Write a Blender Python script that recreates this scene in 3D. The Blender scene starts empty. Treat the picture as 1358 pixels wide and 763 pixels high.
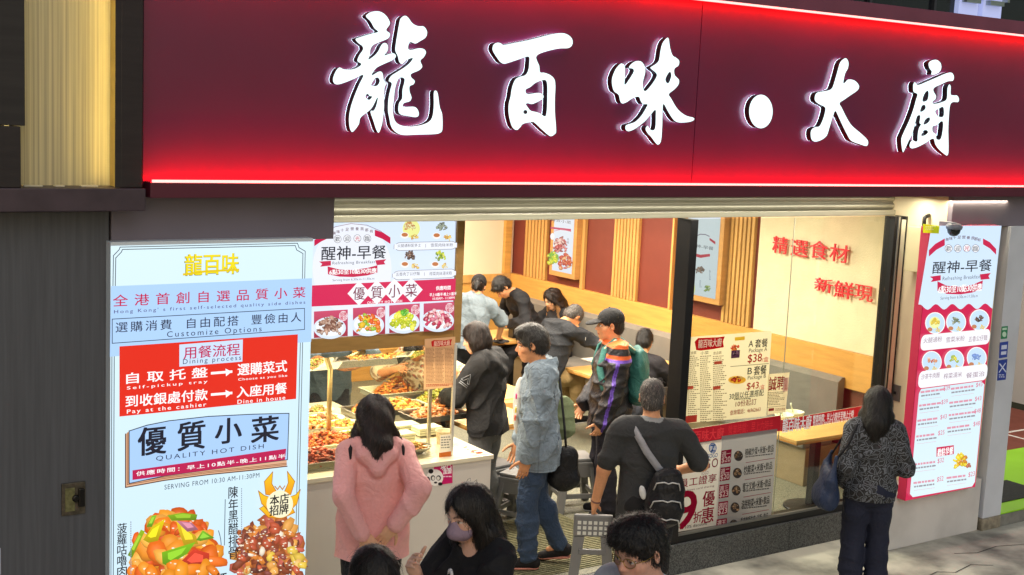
import bpy, bmesh, math, random
import numpy as np
from mathutils import Vector, Matrix
random.seed(7); rng = np.random.RandomState(7)
S = bpy.context.scene
C = S.collection
rad = math.radians
# ---------------------------------------------------------------- camera
F_PX, CX, CY = 1731.0, 679.0, 381.5            # focal length and centre in photograph pixels (1358 wide)
CAM = np.array([0.0, -7.243, 3.5])
def _unit(v): return v / np.linalg.norm(v)
_ex = _unit(np.array([3230. - CX, 258. - CY, F_PX]))        # along the shop front
_dn = _unit(np.array([110. - CX, 12850. - CY, F_PX]))       # straight down
_dn = _unit(_dn - _ex * _dn.dot(_ex)); _up = -_dn
_ey = np.cross(_up, _ex)                                     # into the shop
ROT = np.stack([_ex, _ey, _up], 1)
cam_d = bpy.data.cameras.new('camera'); cam = bpy.data.objects.new('camera', cam_d); C.objects.link(cam)
cam_d.sensor_width = 36; cam_d.sensor_fit = 'HORIZONTAL'; cam_d.lens = F_PX / 1358 * 36
cam_d.clip_start = .05; cam_d.clip_end = 500
_m = Matrix.Identity(4)
for i in range(3):
    _m[i][0] = ROT[0, i]; _m[i][1] = -ROT[1, i]; _m[i][2] = -ROT[2, i]; _m[i][3] = CAM[i]
cam.matrix_world = _m
S.camera = cam
# ---------------------------------------------------------------- sky, sun, exposure: dusk in a lit market street
W = bpy.data.worlds.new('World'); S.world = W; W.use_nodes = True
_n = W.node_tree; _bg = _n.nodes['Background']; _sky = _n.nodes.new('ShaderNodeTexSky')
_sky.sky_type = 'NISHITA'; _sky.sun_disc = False; _sky.sun_elevation = rad(14); _sky.sun_rotation = rad(200)
_n.links.new(_sky.outputs[0], _bg.inputs[0]); _bg.inputs[1].default_value = 0.078
sun_d = bpy.data.lights.new('sun', 'SUN'); sun_d.energy = 0.8; sun_d.angle = rad(40); sun_d.color = (1, .97, .94)
sun = bpy.data.objects.new('sun', sun_d); C.objects.link(sun); sun.rotation_euler = (rad(52), 0, rad(-18))
def area(name, loc, sx, sy, energy, col, rot=(0, 0, 0), spread=180):
    l = bpy.data.lights.new(name, 'AREA'); l.shape = 'RECTANGLE'; l.size = sx; l.size_y = sy
    l.energy = energy; l.color = col; l.spread = rad(spread)
    o = bpy.data.objects.new(name, l); C.objects.link(o); o.location = loc; o.rotation_euler = rot
    return o
WARM = (1.0, .90, .75)
for _x, _y in ((6.0, 1.5), (7.7, 1.5), (6.0, 3.6), (7.9, 3.6), (7.4, 5.6)):
    area('ceiling_lamp', (_x, _y, 2.93), 1.3, .5, 114, WARM)
for _x in (3.1, 4.3):
    area('counter_lamp', (_x, 1.2, 2.3), .9, .35, 72, (1, .90, .74))
area('awning_lamp', (6.2, -.20, 2.90), 5.4, .10, 66, (1, .93, .80))
area('awning_lamp', (9.25, -.46, 2.90), .9, .06, 7, (1, .86, .6))
S.view_settings.view_transform = 'Standard'; S.view_settings.look = 'None'
S.view_settings.exposure = 0.0; S.view_settings.gamma = 1.0; S.view_settings.use_curve_mapping = False
S.cycles.use_denoising = True; S.cycles.max_bounces = 7; S.cycles.sample_clamp_indirect = 6
S.cycles.caustics_reflective = False; S.cycles.caustics_refractive = False

# ---------------------------------------------------------------- helpers
def ray(x, y): return ROT.T @ np.array([x - CX, y - CY, F_PX])
def P(x, y, X=None, Y=None, Z=None):
    """the point of a real plane that photograph pixel x, y falls on"""
    d = ray(x, y)
    t = (Y - CAM[1]) / d[1] if Y is not None else (Z - CAM[2]) / d[2] if Z is not None else (X - CAM[0]) / d[0]
    return CAM + t * d
def lin(c):
    if isinstance(c, str): c = tuple(int(c[i:i + 2], 16) for i in (0, 2, 4))
    return tuple((v / 255 / 12.92) if v / 255 <= .04045 else ((v / 255 + .055) / 1.055) ** 2.4 for v in c[:3])
def lin4(c): return lin(c) + (1.0,)
MATS = {}
def mat(name, col=(128, 128, 128), rough=.5, metal=0., noise=0., nscale=8., stretch=(1, 1, 1), bump=0., bscale=60., col2=None,
        emit=0., spec=.5, coat=0., trans=0., sheen=0., ramp=(.35, .65)):
    """procedural principled material: base colour broken up by stretched noise, fine bump"""
    if name in MATS: return MATS[name]
    m = bpy.data.materials.new(name); m.use_nodes = True; t = m.node_tree; b = t.nodes['Principled BSDF']
    c1 = lin4(col); b.inputs['Base Color'].default_value = c1
    b.inputs['Roughness'].default_value = rough; b.inputs['Metallic'].default_value = metal
    b.inputs['Specular IOR Level'].default_value = spec; b.inputs['Coat Weight'].default_value = coat
    b.inputs['Transmission Weight'].default_value = trans; b.inputs['Sheen Weight'].default_value = sheen
    if emit:
        b.inputs['Emission Color'].default_value = c1; b.inputs['Emission Strength'].default_value = emit
    if noise or bump:
        tc = t.nodes.new('ShaderNodeTexCoord'); mp = t.nodes.new('ShaderNodeMapping'); mp.inputs['Scale'].default_value = stretch
        t.links.new(tc.outputs['Object'], mp.inputs[0])
    if noise:
        nt = t.nodes.new('ShaderNodeTexNoise'); nt.inputs['Scale'].default_value = nscale; nt.inputs['Detail'].default_value = 6
        t.links.new(mp.outputs[0], nt.inputs['Vector'])
        cr = t.nodes.new('ShaderNodeValToRGB'); cr.color_ramp.elements[0].position, cr.color_ramp.elements[1].position = ramp
        c2 = lin4(col2) if col2 else tuple(min(1, v * (1 - noise)) for v in c1[:3]) + (1,)
        cr.color_ramp.elements[0].color = c2; cr.color_ramp.elements[1].color = c1
        t.links.new(nt.outputs[0], cr.inputs[0]); t.links.new(cr.outputs[0], b.inputs['Base Color'])
        rr = t.nodes.new('ShaderNodeMapRange'); rr.inputs[3].default_value = min(1, rough * 1.25); rr.inputs[4].default_value = rough * .85
        t.links.new(nt.outputs[0], rr.inputs[0]); t.links.new(rr.outputs[0], b.inputs['Roughness'])
    if bump:
        n2 = t.nodes.new('ShaderNodeTexNoise'); n2.inputs['Scale'].default_value = bscale; n2.inputs['Detail'].default_value = 4
        t.links.new(mp.outputs[0], n2.inputs['Vector'])
        bp = t.nodes.new('ShaderNodeBump'); bp.inputs['Strength'].default_value = bump; bp.inputs['Distance'].default_value = .01
        t.links.new(n2.outputs[0], bp.inputs['Height']); t.links.new(bp.outputs[0], b.inputs['Normal'])
    MATS[name] = m; return m
def mat_print(name, emit=0., rough=.35, spec=.3, metal=0., base=1.):
    """printed artwork: colour from the mesh's own colour attribute, backlit if emit"""
    if name in MATS: return MATS[name]
    m = bpy.data.materials.new(name); m.use_nodes = True; t = m.node_tree; b = t.nodes['Principled BSDF']
    a = t.nodes.new('ShaderNodeVertexColor'); a.layer_name = 'Col'
    b.inputs['Roughness'].default_value = rough; b.inputs['Specular IOR Level'].default_value = spec; b.inputs['Metallic'].default_value = metal
    if emit:
        b.inputs['Base Color'].default_value = (.02, .02, .02, 1)
        t.links.new(a.outputs[0], b.inputs['Emission Color']); b.inputs['Emission Strength'].default_value = emit
    else: t.links.new(a.outputs[0], b.inputs['Base Color'])
    MATS[name] = m; return m
def mat_sheet(name):
    if name in MATS: return MATS[name]
    m = bpy.data.materials.new(name); m.use_nodes = True; t = m.node_tree; t.nodes.clear(); o = t.nodes.new('ShaderNodeOutputMaterial')
    a = t.nodes.new('ShaderNodeVertexColor'); a.layer_name = 'Col'; d = t.nodes.new('ShaderNodeBsdfDiffuse'); l = t.nodes.new('ShaderNodeBsdfTranslucent'); mx = t.nodes.new('ShaderNodeMixShader'); mx.inputs[0].default_value = .42
    t.links.new(a.outputs[0], d.inputs[0]); t.links.new(a.outputs[0], l.inputs[0]); t.links.new(d.outputs[0], mx.inputs[1]); t.links.new(l.outputs[0], mx.inputs[2]); t.links.new(mx.outputs[0], o.inputs[0])
    MATS[name] = m; return m
def mat_glass(name, tint=(235, 245, 240), refl=1.0):
    if name in MATS: return MATS[name]
    m = bpy.data.materials.new(name); m.use_nodes = True; t = m.node_tree; t.nodes.clear()
    o = t.nodes.new('ShaderNodeOutputMaterial'); tr = t.nodes.new('ShaderNodeBsdfTransparent'); gl = t.nodes.new('ShaderNodeBsdfGlossy')
    mx = t.nodes.new('ShaderNodeMixShader'); lw = t.nodes.new('ShaderNodeLayerWeight'); lw.inputs[0].default_value = .5
    tr.inputs[0].default_value = lin4(tint); gl.inputs['Roughness'].default_value = .02
    pw = t.nodes.new('ShaderNodeMath'); pw.operation = 'POWER'; pw.inputs[1].default_value = 4
    ma = t.nodes.new('ShaderNodeMath'); ma.operation = 'MULTIPLY_ADD'; ma.inputs[1].default_value = .5 * refl; ma.inputs[2].default_value = .025 * refl
    t.links.new(lw.outputs['Facing'], pw.inputs[0]); t.links.new(pw.outputs[0], ma.inputs[0]); t.links.new(ma.outputs[0], mx.inputs[0])
    t.links.new(tr.outputs[0], mx.inputs[1]); t.links.new(gl.outputs[0], mx.inputs[2]); t.links.new(mx.outputs[0], o.inputs[0])
    MATS[name] = m; return m
def tag(o, label=None, cat=None, group=None, kind=None):
    for k, v in (('label', label), ('category', cat), ('group', group), ('kind', kind)):
        if v: o[k] = v
    return o
def thing(name, label, cat, loc=(0, 0, 0), group=None, rz=0):
    o = bpy.data.objects.new(name, None); C.objects.link(o); o.location = loc; o.rotation_euler = (0, 0, rz); o.empty_display_size = .1
    return tag(o, label, cat, group)
def place(ob, parent):
    """parent a mesh modelled in world coordinates without moving it"""
    if parent is not None:
        bpy.context.view_layer.update()
        ob.parent = parent; ob.matrix_parent_inverse = parent.matrix_world.inverted()
    return ob
class MB:
    """collects shapes and links them as ONE mesh object"""
    def __init__(s): s.bm = bmesh.new(); s.cl = None
    def box(s, x0, x1, y0, y1, z0, z1, bev=0., mi=0, rot=None):
        b = bmesh.new(); bmesh.ops.create_cube(b, size=1)
        for v in b.verts:
            v.co = Vector(((x0 + x1) / 2 + v.co.x * (x1 - x0), (y0 + y1) / 2 + v.co.y * (y1 - y0), (z0 + z1) / 2 + v.co.z * (z1 - z0)))
        if bev: bmesh.ops.bevel(b, geom=b.edges[:], offset=bev, segments=2, affect='EDGES', profile=.6)
        return s.add(b, mi, rot)
    def add(s, b, mi=0, M=None):
        if M is not None: bmesh.ops.transform(b, matrix=M, verts=b.verts[:])
        for f in b.faces: f.material_index = mi
        me = bpy.data.meshes.new('tmp'); b.to_mesh(me); b.free(); s.bm.from_mesh(me); bpy.data.meshes.remove(me); return s
    def poly(s, pts, mi=0):
        vs = [s.bm.verts.new(p) for p in pts]; f = s.bm.faces.new(vs); f.material_index = mi; return f
    def prism(s, pts, vec, mi=0):
        """extrude a polygon outline by vec"""
        b = bmesh.new(); vs = [b.verts.new(p) for p in pts]; f = b.faces.new(vs)
        r = bmesh.ops.extrude_face_region(b, geom=[f])
        bmesh.ops.translate(b, verts=[g for g in r['geom'] if isinstance(g, bmesh.types.BMVert)], vec=vec)
        bmesh.ops.recalc_face_normals(b, faces=b.faces[:]); return s.add(b, mi)
    def tube(s, path, r, n=8, mi=0, cap=True):
        """r may be one radius or one per point"""
        path = [Vector(p) for p in path]; rs = r if isinstance(r, (list, tuple)) else [r] * len(path)
        b = bmesh.new(); rings = []; up = None
        for i, p in enumerate(path):
            d = (path[min(i + 1, len(path) - 1)] - path[max(i - 1, 0)]).normalized()
            if up is None: up = d.orthogonal().normalized()
            up = (up - d * up.dot(d)); up = up.normalized() if up.length > 1e-6 else d.orthogonal().normalized()
            sd = d.cross(up)
            rings.append([b.verts.new(p + (up * math.cos(a) + sd * math.sin(a)) * rs[i]) for a in (2 * math.pi * k / n for k in range(n))])
        for a, c in zip(rings, rings[1:]):
            for k in range(n): b.faces.new((a[k], a[(k + 1) % n], c[(k + 1) % n], c[k]))
        if cap: b.faces.new(rings[0][::-1]); b.faces.new(rings[-1])
        for f in b.faces: f.smooth = True
        return s.add(b, mi)
    def lathe(s, prof, loc=(0, 0, 0), n=24, mi=0, sx=1, sy=1, cap=True):
        b = bmesh.new(); rings = []
        for r, z in prof: rings.append([b.verts.new((loc[0] + math.cos(2 * math.pi * k / n) * r * sx, loc[1] + math.sin(2 * math.pi * k / n) * r * sy, loc[2] + z)) for k in range(n)])
        for a, c in zip(rings, rings[1:]):
            for k in range(n): b.faces.new((a[k], a[(k + 1) % n], c[(k + 1) % n], c[k])).smooth = True
        if cap: b.faces.new(rings[0][::-1]); b.faces.new(rings[-1])
        return s.add(b, mi)
    def build(s, name, m, parent=None, smooth=False):
        me = bpy.data.meshes.new(name); s.bm.normal_update(); s.bm.to_mesh(me); s.bm.free()
        for x in (m if isinstance(m, (list, tuple)) else [m]): me.materials.append(x)
        if smooth: me.polygons.foreach_set('use_smooth', [True] * len(me.polygons))
        o = bpy.data.objects.new(name, me); C.objects.link(o)
        return place(o, parent)
_gc = {}
def glyphs(s, sp=1.0, bold=0.0):
    """filled outline of a line of lettering in the built-in font, normalised to its own box"""
    k = (s, sp, bold)
    if k not in _gc:
        cu = bpy.data.curves.new('lettering', 'FONT'); cu.body = s; cu.space_character = sp; cu.resolution_u = 3; cu.fill_mode = 'FRONT'
        ob = bpy.data.objects.new('lettering', cu); C.objects.link(ob)
        e = ob.evaluated_get(bpy.context.evaluated_depsgraph_get()); me = e.to_mesh()
        v = np.array([tuple(q.co)[:2] for q in me.vertices]); f = [tuple(p.vertices) for p in me.polygons]
        e.to_mesh_clear(); bpy.data.objects.remove(ob); bpy.data.curves.remove(cu)
        lo, hi = v.min(0), v.max(0); _gc[k] = ((v - lo) / np.maximum(hi - lo, 1e-6), f, (hi - lo))
    return _gc[k]
class Print:
    """flat artwork on a real plane (Y = const or X = const); coordinates are photograph pixels through a crop's origin and scale"""
    def __init__(s, axis, val, eps=5e-5): s.ax, s.val, s.eps = axis, val, eps; s.v, s.f, s.c = [], [], []; s.lay = 0; s.crop(0, 0, 1)
    def crop(s, ox, oy, k): s.o = (ox, oy, k); return s
    def uv(s, x, y):
        x, y = s.o[0] + x / s.o[2], s.o[1] + y / s.o[2]
        p = P(x, y, **{s.ax: s.val}); return (p[0], p[2]) if s.ax == 'Y' else (p[1], p[2])
    def put(s, uvs, faces, cols):
        """one layer nearer the viewer than the last"""
        n = len(s.v); d = s.val - s.lay * s.eps
        s.v += [(u, d, w) if s.ax == 'Y' else (d, u, w) for u, w in uvs]
        s.f += [tuple(i + n for i in f) for f in faces]; s.c += list(cols)
    def up(s): s.lay += 1
    def poly(s, pts, col, c2=None, up=True):
        q = [s.uv(*p) for p in pts]; c = lin(col); cc = [c] * len(q)
        if c2 is not None:
            zs = [w for _, w in q]; a, b = min(zs), max(zs); e = lin(c2)
            cc = [tuple(e[i] + (c[i] - e[i]) * (w - a) / (b - a + 1e-9) for i in range(3)) for _, w in q]
        if up: s.up()
        s.put(q, [tuple(range(len(q)))], cc)
    def rect(s, tl, br, col, c2=None):
        a, b = s.uv(*tl), s.uv(*br); s.up(); c, e = lin(col), lin(c2 if c2 is not None else col)
        s.put([(a[0], b[1]), (b[0], b[1]), (b[0], a[1]), (a[0], a[1])], [(0, 1, 2, 3)], [e, e, c, c])
    def rrect(s, tl, br, col, r=.02):
        a, b = s.uv(*tl), s.uv(*br); s.up(); q = []
        u0, u1 = sorted((a[0], b[0])); w0, w1 = b[1], a[1]
        for cx, cy, a0 in ((u1 - r, w1 - r, 0), (u0 + r, w1 - r, 90), (u0 + r, w0 + r, 180), (u1 - r, w0 + r, 270)):
            q += [(cx + r * math.cos(rad(a0 + k * 22.5)), cy + r * math.sin(rad(a0 + k * 22.5))) for k in range(5)]
        s.put(q, [tuple(range(len(q)))], [lin(col)] * len(q))
    def ell(s, c, rx, ry, col, n=24, c2=None):
        s.poly([(c[0] + rx * math.cos(2 * math.pi * k / n), c[1] + ry * math.sin(2 * math.pi * k / n)) for k in range(n)], col, c2)
    def line(s, pts, w, col, closed=False):
        q = [Vector(s.uv(*p)) for p in pts]; s.up()
        if closed: q.append(q[0])
        for a, b in zip(q, q[1:]):
            d = (b - a); d = d.normalized() if d.length else Vector((1, 0)); nrm = Vector((-d.y, d.x)) * w / 2; d = d * w / 2
            s.put([a - nrm - d, b - nrm + d, b + nrm + d, a + nrm - d], [(0, 1, 2, 3)], [lin(col)] * 4)
    def text(s, st, tl, br, col, sp=1.0, bold=0.0, c2=None):
        v, f, _ = glyphs(st, sp); a, b = s.uv(*tl), s.uv(*br); e = abs(a[1] - b[1]) * bold * .8; c = lin(col)
        for dx, dz in ((0, 0),) if bold < .004 else ((-e, -e * .6), (e, -e * .6), (-e, e * .6), (e, e * .6)):
            s.up(); u = a[0] + (b[0] - a[0]) * v[:, 0] + dx; w = b[1] + (a[1] - b[1]) * v[:, 1] + dz; s.put(list(zip(u, w)), f, [c] * len(u))
    def vtext(s, st, tl, br, col, bold=.0):
        n = len(st)
        for i, ch in enumerate(st):
            y0 = tl[1] + (br[1] - tl[1]) * i / n; y1 = tl[1] + (br[1] - tl[1]) * (i + .86) / n
            s.text(ch, (tl[0], y0), (br[0], y1), col, 1, bold)
    def arc(s, st, pts, h, col, bold=0.):
        """letters one by one along a curve of pixel points"""
        n = len(st)
        for i, ch in enumerate(st):
            t = i / max(1, n - 1) * (len(pts) - 1); k = min(int(t), len(pts) - 2); q = t - k
            x = pts[k][0] + (pts[k + 1][0] - pts[k][0]) * q; y = pts[k][1] + (pts[k + 1][1] - pts[k][1]) * q
            s.text(ch, (x - h / 2, y - h / 2), (x + h / 2, y + h / 2), col, 1, bold)
    def dashes(s, tl, br, rows, col, th=.45, slope=0., lo=.55):
        """print too small to read: broken short strokes"""
        h = (br[1] - tl[1]) / rows; s.up()
        for r in range(rows):
            x, y = tl[0], tl[1] + h * r; end = tl[0] + (br[0] - tl[0]) * random.uniform(lo, 1)
            while x < end:
                w = random.uniform(.6, 1.6) * h * th * 1.6; yy = y + slope * (x - tl[0])
                s.poly([(x, yy), (x + w, yy + slope * w), (x + w, yy + slope * w + h * th), (x, yy + h * th)], col, up=False)
                x += w + h * .28
    def food(s, c, rx, ry, pal, n, size, seed=1, mound=True, m=13):
        """a photograph of a dish printed on the sheet: overlapping shaded pieces heaped in a mound"""
        R = random.Random(seed)
        for i in range(n):
            t = i / n; a = R.uniform(0, 6.283); q = math.sqrt(R.random())
            x = c[0] + rx * q * math.cos(a) * .9; y = c[1] + ry * q * math.sin(a) * .9
            if mound: y = c[1] + ry * (-.75 + 1.5 * t) + R.uniform(-.25, .25) * ry; x = c[0] + R.uniform(-1, 1) * rx * math.sqrt(max(.06, 1 - max(0, (c[1] - y) / ry) ** 1.3))
            col = R.choice(pal); z = size * R.uniform(.6, 1.25); el = R.uniform(.38, .85); an = R.uniform(0, 3.14)
            pts = []; w = [R.uniform(.86, 1.12) if m > 9 else R.uniform(.7, 1.25) for _ in range(m)]
            for k in range(m):
                th = 6.283 * k / m; px, py = z * w[k] * math.cos(th), z * el * w[k] * math.sin(th)
                pts.append((x + px * math.cos(an) - py * math.sin(an), y + px * math.sin(an) + py * math.cos(an)))
            j = R.uniform(.82, 1.12); d = tuple(min(1, v * j) for v in lin(col)); hi = tuple(min(1, v * 1.25 + .05) for v in d)
            q0 = [s.uv(*p) for p in pts]; cx, cy = s.uv(x - z * .12, y - z * .2); s.up()
            edge = [tuple(v * (.50 + .42 * (.5 - .5 * math.sin(6.283 * k / m + an))) for v in d) for k in range(m)]     # printed modelling: darker low rim
            mid = [(cx + (u - cx) * .66, cy + (v - cy) * .66) for u, v in q0]
            fs = [(k, (k + 1) % m, m + (k + 1) % m, m + k) for k in range(m)] + [(m + k, m + (k + 1) % m, 2 * m) for k in range(m)]
            s.put(q0 + mid + [(cx, cy)], fs, edge + [d] * m + [hi])
            for g in range(R.randint(0, 2)):
                gx, gy, gr = x + z * R.uniform(-.4, .3), y + z * el * R.uniform(-.5, .1), z * R.uniform(.05, .12)
                s.poly([(gx + gr * 1.8 * math.cos(u), gy + gr * math.sin(u)) for u in (0, 1.05, 2.1, 3.14, 4.2, 5.2)], (255, 240, 214), up=g == 0)
    def build(s, name, m, parent=None, label=None):
        me = bpy.data.meshes.new(name); me.from_pydata(s.v, [], s.f); me.materials.append(m)
        a = me.color_attributes.new('Col', 'FLOAT_COLOR', 'POINT')
        a.data.foreach_set('color', np.array([tuple(c) + (1.0,) for c in s.c], dtype=np.float32).ravel())
        o = bpy.data.objects.new(name, me); C.objects.link(o)
        return place(o, parent)
def copy_tree(o, parent=None):
    c = o.copy(); C.objects.link(c)
    if parent is not None: c.parent = parent; c.matrix_parent_inverse = o.matrix_parent_inverse
    for ch in list(o.children): copy_tree(ch, c)
    return c
# ================================================================ setting
FL = .12                                       # the shop floor stands a step above the pavement
m_pave = mat('pavement', (198, 194, 178), .8, noise=.45, nscale=2.6, bump=.35, bscale=25, col2=(112, 110, 102), ramp=(.32, .62))
def street_z(x, y): return .24 * max(0, min(1, (-.1 - y) / .8)) * max(0, min(1, (6.5 - x) / 2))
def pavement():
    """one sheet to the horizon; the street rises a little towards the viewer"""
    b = MB(); xs = [-200, -30, -6] + [i * .5 for i in range(-8, 33)] + [30, 200]
    ys = [-200, -40, -14, -8, -5, -3.6, -2.6, -1.8, -1.2, -1.0, -.9, -.7, -.5, -.3, -.1, 0, .3]
    g = street_z
    V = [[b.bm.verts.new((x, y, g(x, y))) for x in xs] for y in ys]
    for j in range(len(ys) - 1):
        for i in range(len(xs) - 1): b.bm.faces.new((V[j][i], V[j][i + 1], V[j + 1][i + 1], V[j + 1][i]))
    o = b.build('pavement', m_pave, smooth=True)
    return tag(o, kind='structure')
pavement()
b = MB()                                       # hairline cracks and a stain line in the concrete
for pts in (((8.25, -1.05), (8.5, -1.0), (8.62, -1.08), (8.9, -1.02), (9.05, -1.12)), ((9.0, -.78), (9.2, -.86), (9.5, -.83), (9.8, -.92))):
    for p, q in zip(pts, pts[1:]):
        d = Vector((q[0] - p[0], q[1] - p[1])); n = Vector((-d.y, d.x)).normalized() * .004
        b.poly([(p[0] - n.x, p[1] - n.y, .004), (q[0] - n.x, q[1] - n.y, .004), (q[0] + n.x, q[1] + n.y, .004), (p[0] + n.x, p[1] + n.y, .004)])
tag(b.build('pavement_crack', mat('crack', (38, 37, 35), .9)), kind='structure')
m_floor = mat('shop_floor', (128, 126, 106), .55, noise=.5, nscale=90, bump=.05, bscale=200, col2=(80, 80, 68), ramp=(.38, .6))
b = MB(); b.box(1.0, 9.6, .001, 6.7, -.02, FL); tag(b.build('shop_floor', m_floor), kind='structure')
b = MB(); b.box(1.0, 9.6, .16, 6.7, 3.0, 3.1); tag(b.build('ceiling', mat('ceiling', (225, 215, 195), .8, noise=.08)), kind='structure')
# dark street building over the sign
m_dark = mat('dark_glass', (22, 26, 34), .15, noise=.3, nscale=3)
t = thing('upper_facade', 'dark glazed upper storey standing above the crimson shop sign', 'building', (6, .1, 4.5))
b = MB(); b.box(-3, 22, .12, .5, 2.98, 9); b.build('wall', m_dark, t)
xw, zw = P(1268, 12, Y=.1)[0], P(1268, 30, Y=.1)[2]
for k, (u0, u1) in enumerate(((1268, 1294), (1300, 1325))):
    a, c = P(u0, 12, Y=.1)[0], P(u1, 12, Y=.1)[0]
    b = MB(); b.box(a, c, .075, .12, 4.42, 5.6); w = b.build('window', mat('pale_window', (168, 178, 225), .3, emit=.75), t)
    b = MB(); b.tube([(a - .04, .03, 4.66), (c + .03, .03, 4.66)], .018); b.box(a - .04, a - .01, .02, .08, 4.6, 4.7); b.box(c, c + .03, .02, .08, 4.6, 4.7)
    b.box(a + .03, c - .04, .02, .07, 4.56, 4.60); b.build('rail', mat('rail_metal', (170, 180, 175), .3, metal=.8), w)
for u in (1060, 1152, 1238):
    b = MB(); x = P(u, 5, Y=.1)[0]; b.box(x, x + .03, .09, .12, 4.3, 9); b.build('mullion', mat('mullion_grey', (52, 54, 60), .4), t)
b = MB(); b.lathe([(.012, 0), (.012, .02)], (0, 0, 0), 10); 

# ---------------------------------------------------------------- left cladding, niche and bronze frame
YF = -.42
m_wood = mat('charcoal_laminate', (84, 86, 92), .5, noise=.26, nscale=9, stretch=(6, 6, .22), bump=.08, bscale=30, ramp=(.3, .7))
m_bronze = mat('dark_bronze', (78, 66, 74), .42, metal=.35, noise=.3, nscale=5, bump=.12, bscale=120)
m_bronze2 = mat('black_bronze', (40, 34, 34), .5, metal=.2, noise=.25, nscale=4, stretch=(1, 1, 8), bump=.15, bscale=40)
xl = P(147, 500, Y=YF)[0]
t = thing('charcoal_cladding', 'charcoal wood grain wall panel beside the tall glowing menu', 'wall', (1.2, YF, 0))
b = MB(); b.box(-2.5, xl - .012, YF, YF + .15, 0, 2.86, .004); b.build('panel', m_wood, t)
b = MB(); b.box(xl - .011, xl - .001, YF - .045, YF + .1, 0, 2.62); b.build('edge_trim', mat('trim_grey', (60, 62, 68), .4, metal=.5), t)
q = P(97, 661, Y=YF)
t = thing('lock_plate', 'small square steel lock plate set in the charcoal wall', 'lock', (q[0], YF, q[2]))
b = MB(); b.box(q[0] - .062, q[0] + .062, YF - .012, YF + .01, q[2] - .088, q[2] + .088, .003); b.build('plate', mat('worn_steel', (120, 112, 98), .38, metal=.8, noise=.5, nscale=30), t)
b = MB(); b.box(q[0] - .045, q[0] + .005, YF - .016, YF - .01, q[2] - .066, q[2] + .062, .002); b.build('label_patch', mat('brass_patch', (140, 138, 96), .4, metal=.6, noise=.4, nscale=50), t)
b = MB(); b.lathe([(.019, 0), (.019, .014), (.012, .018)], (0, 0, 0), 16); M_ = Matrix.Translation((q[0] + .008, YF - .012, q[2] + .004)) @ Matrix.Rotation(rad(90), 4, 'X')
bmesh.ops.transform(b.bm, matrix=M_, verts=b.bm.verts[:]); b.build('key_cylinder', mat('dark_steel', (54, 52, 50), .35, metal=.9), t)
b = MB(); b.box(q[0] + .022, q[0] + .055, YF - .03, YF - .008, q[2] - .045, q[2] + .055, .006); b.build('latch', mat('dark_steel'), t)
q = P(2, 745, Y=YF)
b = MB(); b.box(q[0] - .2, q[0] - .004, YF - .006, YF + .01, q[2] - .11, q[2] + .075, .002)
tag(b.build('wall_notice', mat('pale_sheet', (176, 178, 196), .5, noise=.1)), 'pale edge of a notice at the low end of the charcoal wall', 'notice')
t = thing('niche_frame', 'dark bronze frame holding a gold lit recessed metal panel', 'facade frame', (1.4, -.5, 2.8))
zl0, zl1 = P(100, 281, Y=-.62)[2], P(100, 250, Y=-.62)[2]
xr0, xr1 = P(160, 130, Y=-.6)[0], P(190, 130, Y=-.6)[0]
b = MB(); b.box(-2.5, xr1 + .01, -.62, -.2, zl0, zl1, .006); b.build('ledge', m_bronze, t)
b = MB(); b.box(xr0, xr1, -.6, -.2, zl1 + .001, 5.2, .006); b.build('upright', m_bronze2, t)
xs0 = P(33, 80, Y=-.6)[0]; zs = P(30, 167, Y=-.6)[2]; xs1 = P(27, 200, Y=-.6)[0]
b = MB(); b.box(-2.5, xs0, -.6, -.46, zs, 5.2, .004); b.build('dark_panel', mat('black_slate', (36, 32, 31), .55, noise=.35, nscale=4, stretch=(.3, 1, 6)), t)
b = MB(); b.box(-2.5, xs1, -.61, -.46, zl1 + .001, zs - .004, .004); b.build('dark_panel', m_bronze2, t)
b = MB(); b.box(-.5, xr0, -.44, -.4, zl1 + .001, 5.2); b.build('brushed_panel', mat('brushed_metal', (196, 188, 150), .42, metal=.2, noise=.3, nscale=7, stretch=(12, 12, .07), bump=.02, bscale=20, col2=(152, 146, 122)), t)
b = MB(); b.box(xr0 - .004, xr0 - .0005, -.598, -.441, zl1 + .002, 5.2); b.build('reveal', mat('gold_paint', (206, 176, 92), .45, noise=.12), t)
m_gl_ = mat('gold_led', (255, 226, 136), .4, emit=28)
b = MB(); b.box(xr0 - .028, xr0 - .0005, -.605, -.599, zl1 + .002, 5.2); b.build('flange', m_bronze2, t)
b = MB(); b.box(xr0 - .014, xr0 - .006, -.592, -.586, zl1 + .03, 5.1); b.build('light_strip', m_gl_, t)           # hidden behind the flange, washing the panel
b = MB(); b.box(xs1 - .04, xs1 - .02, -.452, -.446, zl1 + .03, 5.1); b.build('light_strip', m_gl_, t)
b = MB()
for k in range(5): b.box(1.42 + .13 * k + random.uniform(-.03, .03), 1.46 + .13 * k + random.uniform(0, .05), -.52, -.48, zl1, zl1 + random.uniform(.006, .016), .002)
tag(b.build('litter', mat('litter_grey', (190, 186, 170), .8)), 'scraps of paper litter on the gold lit ledge', 'litter', kind='stuff')

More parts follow.
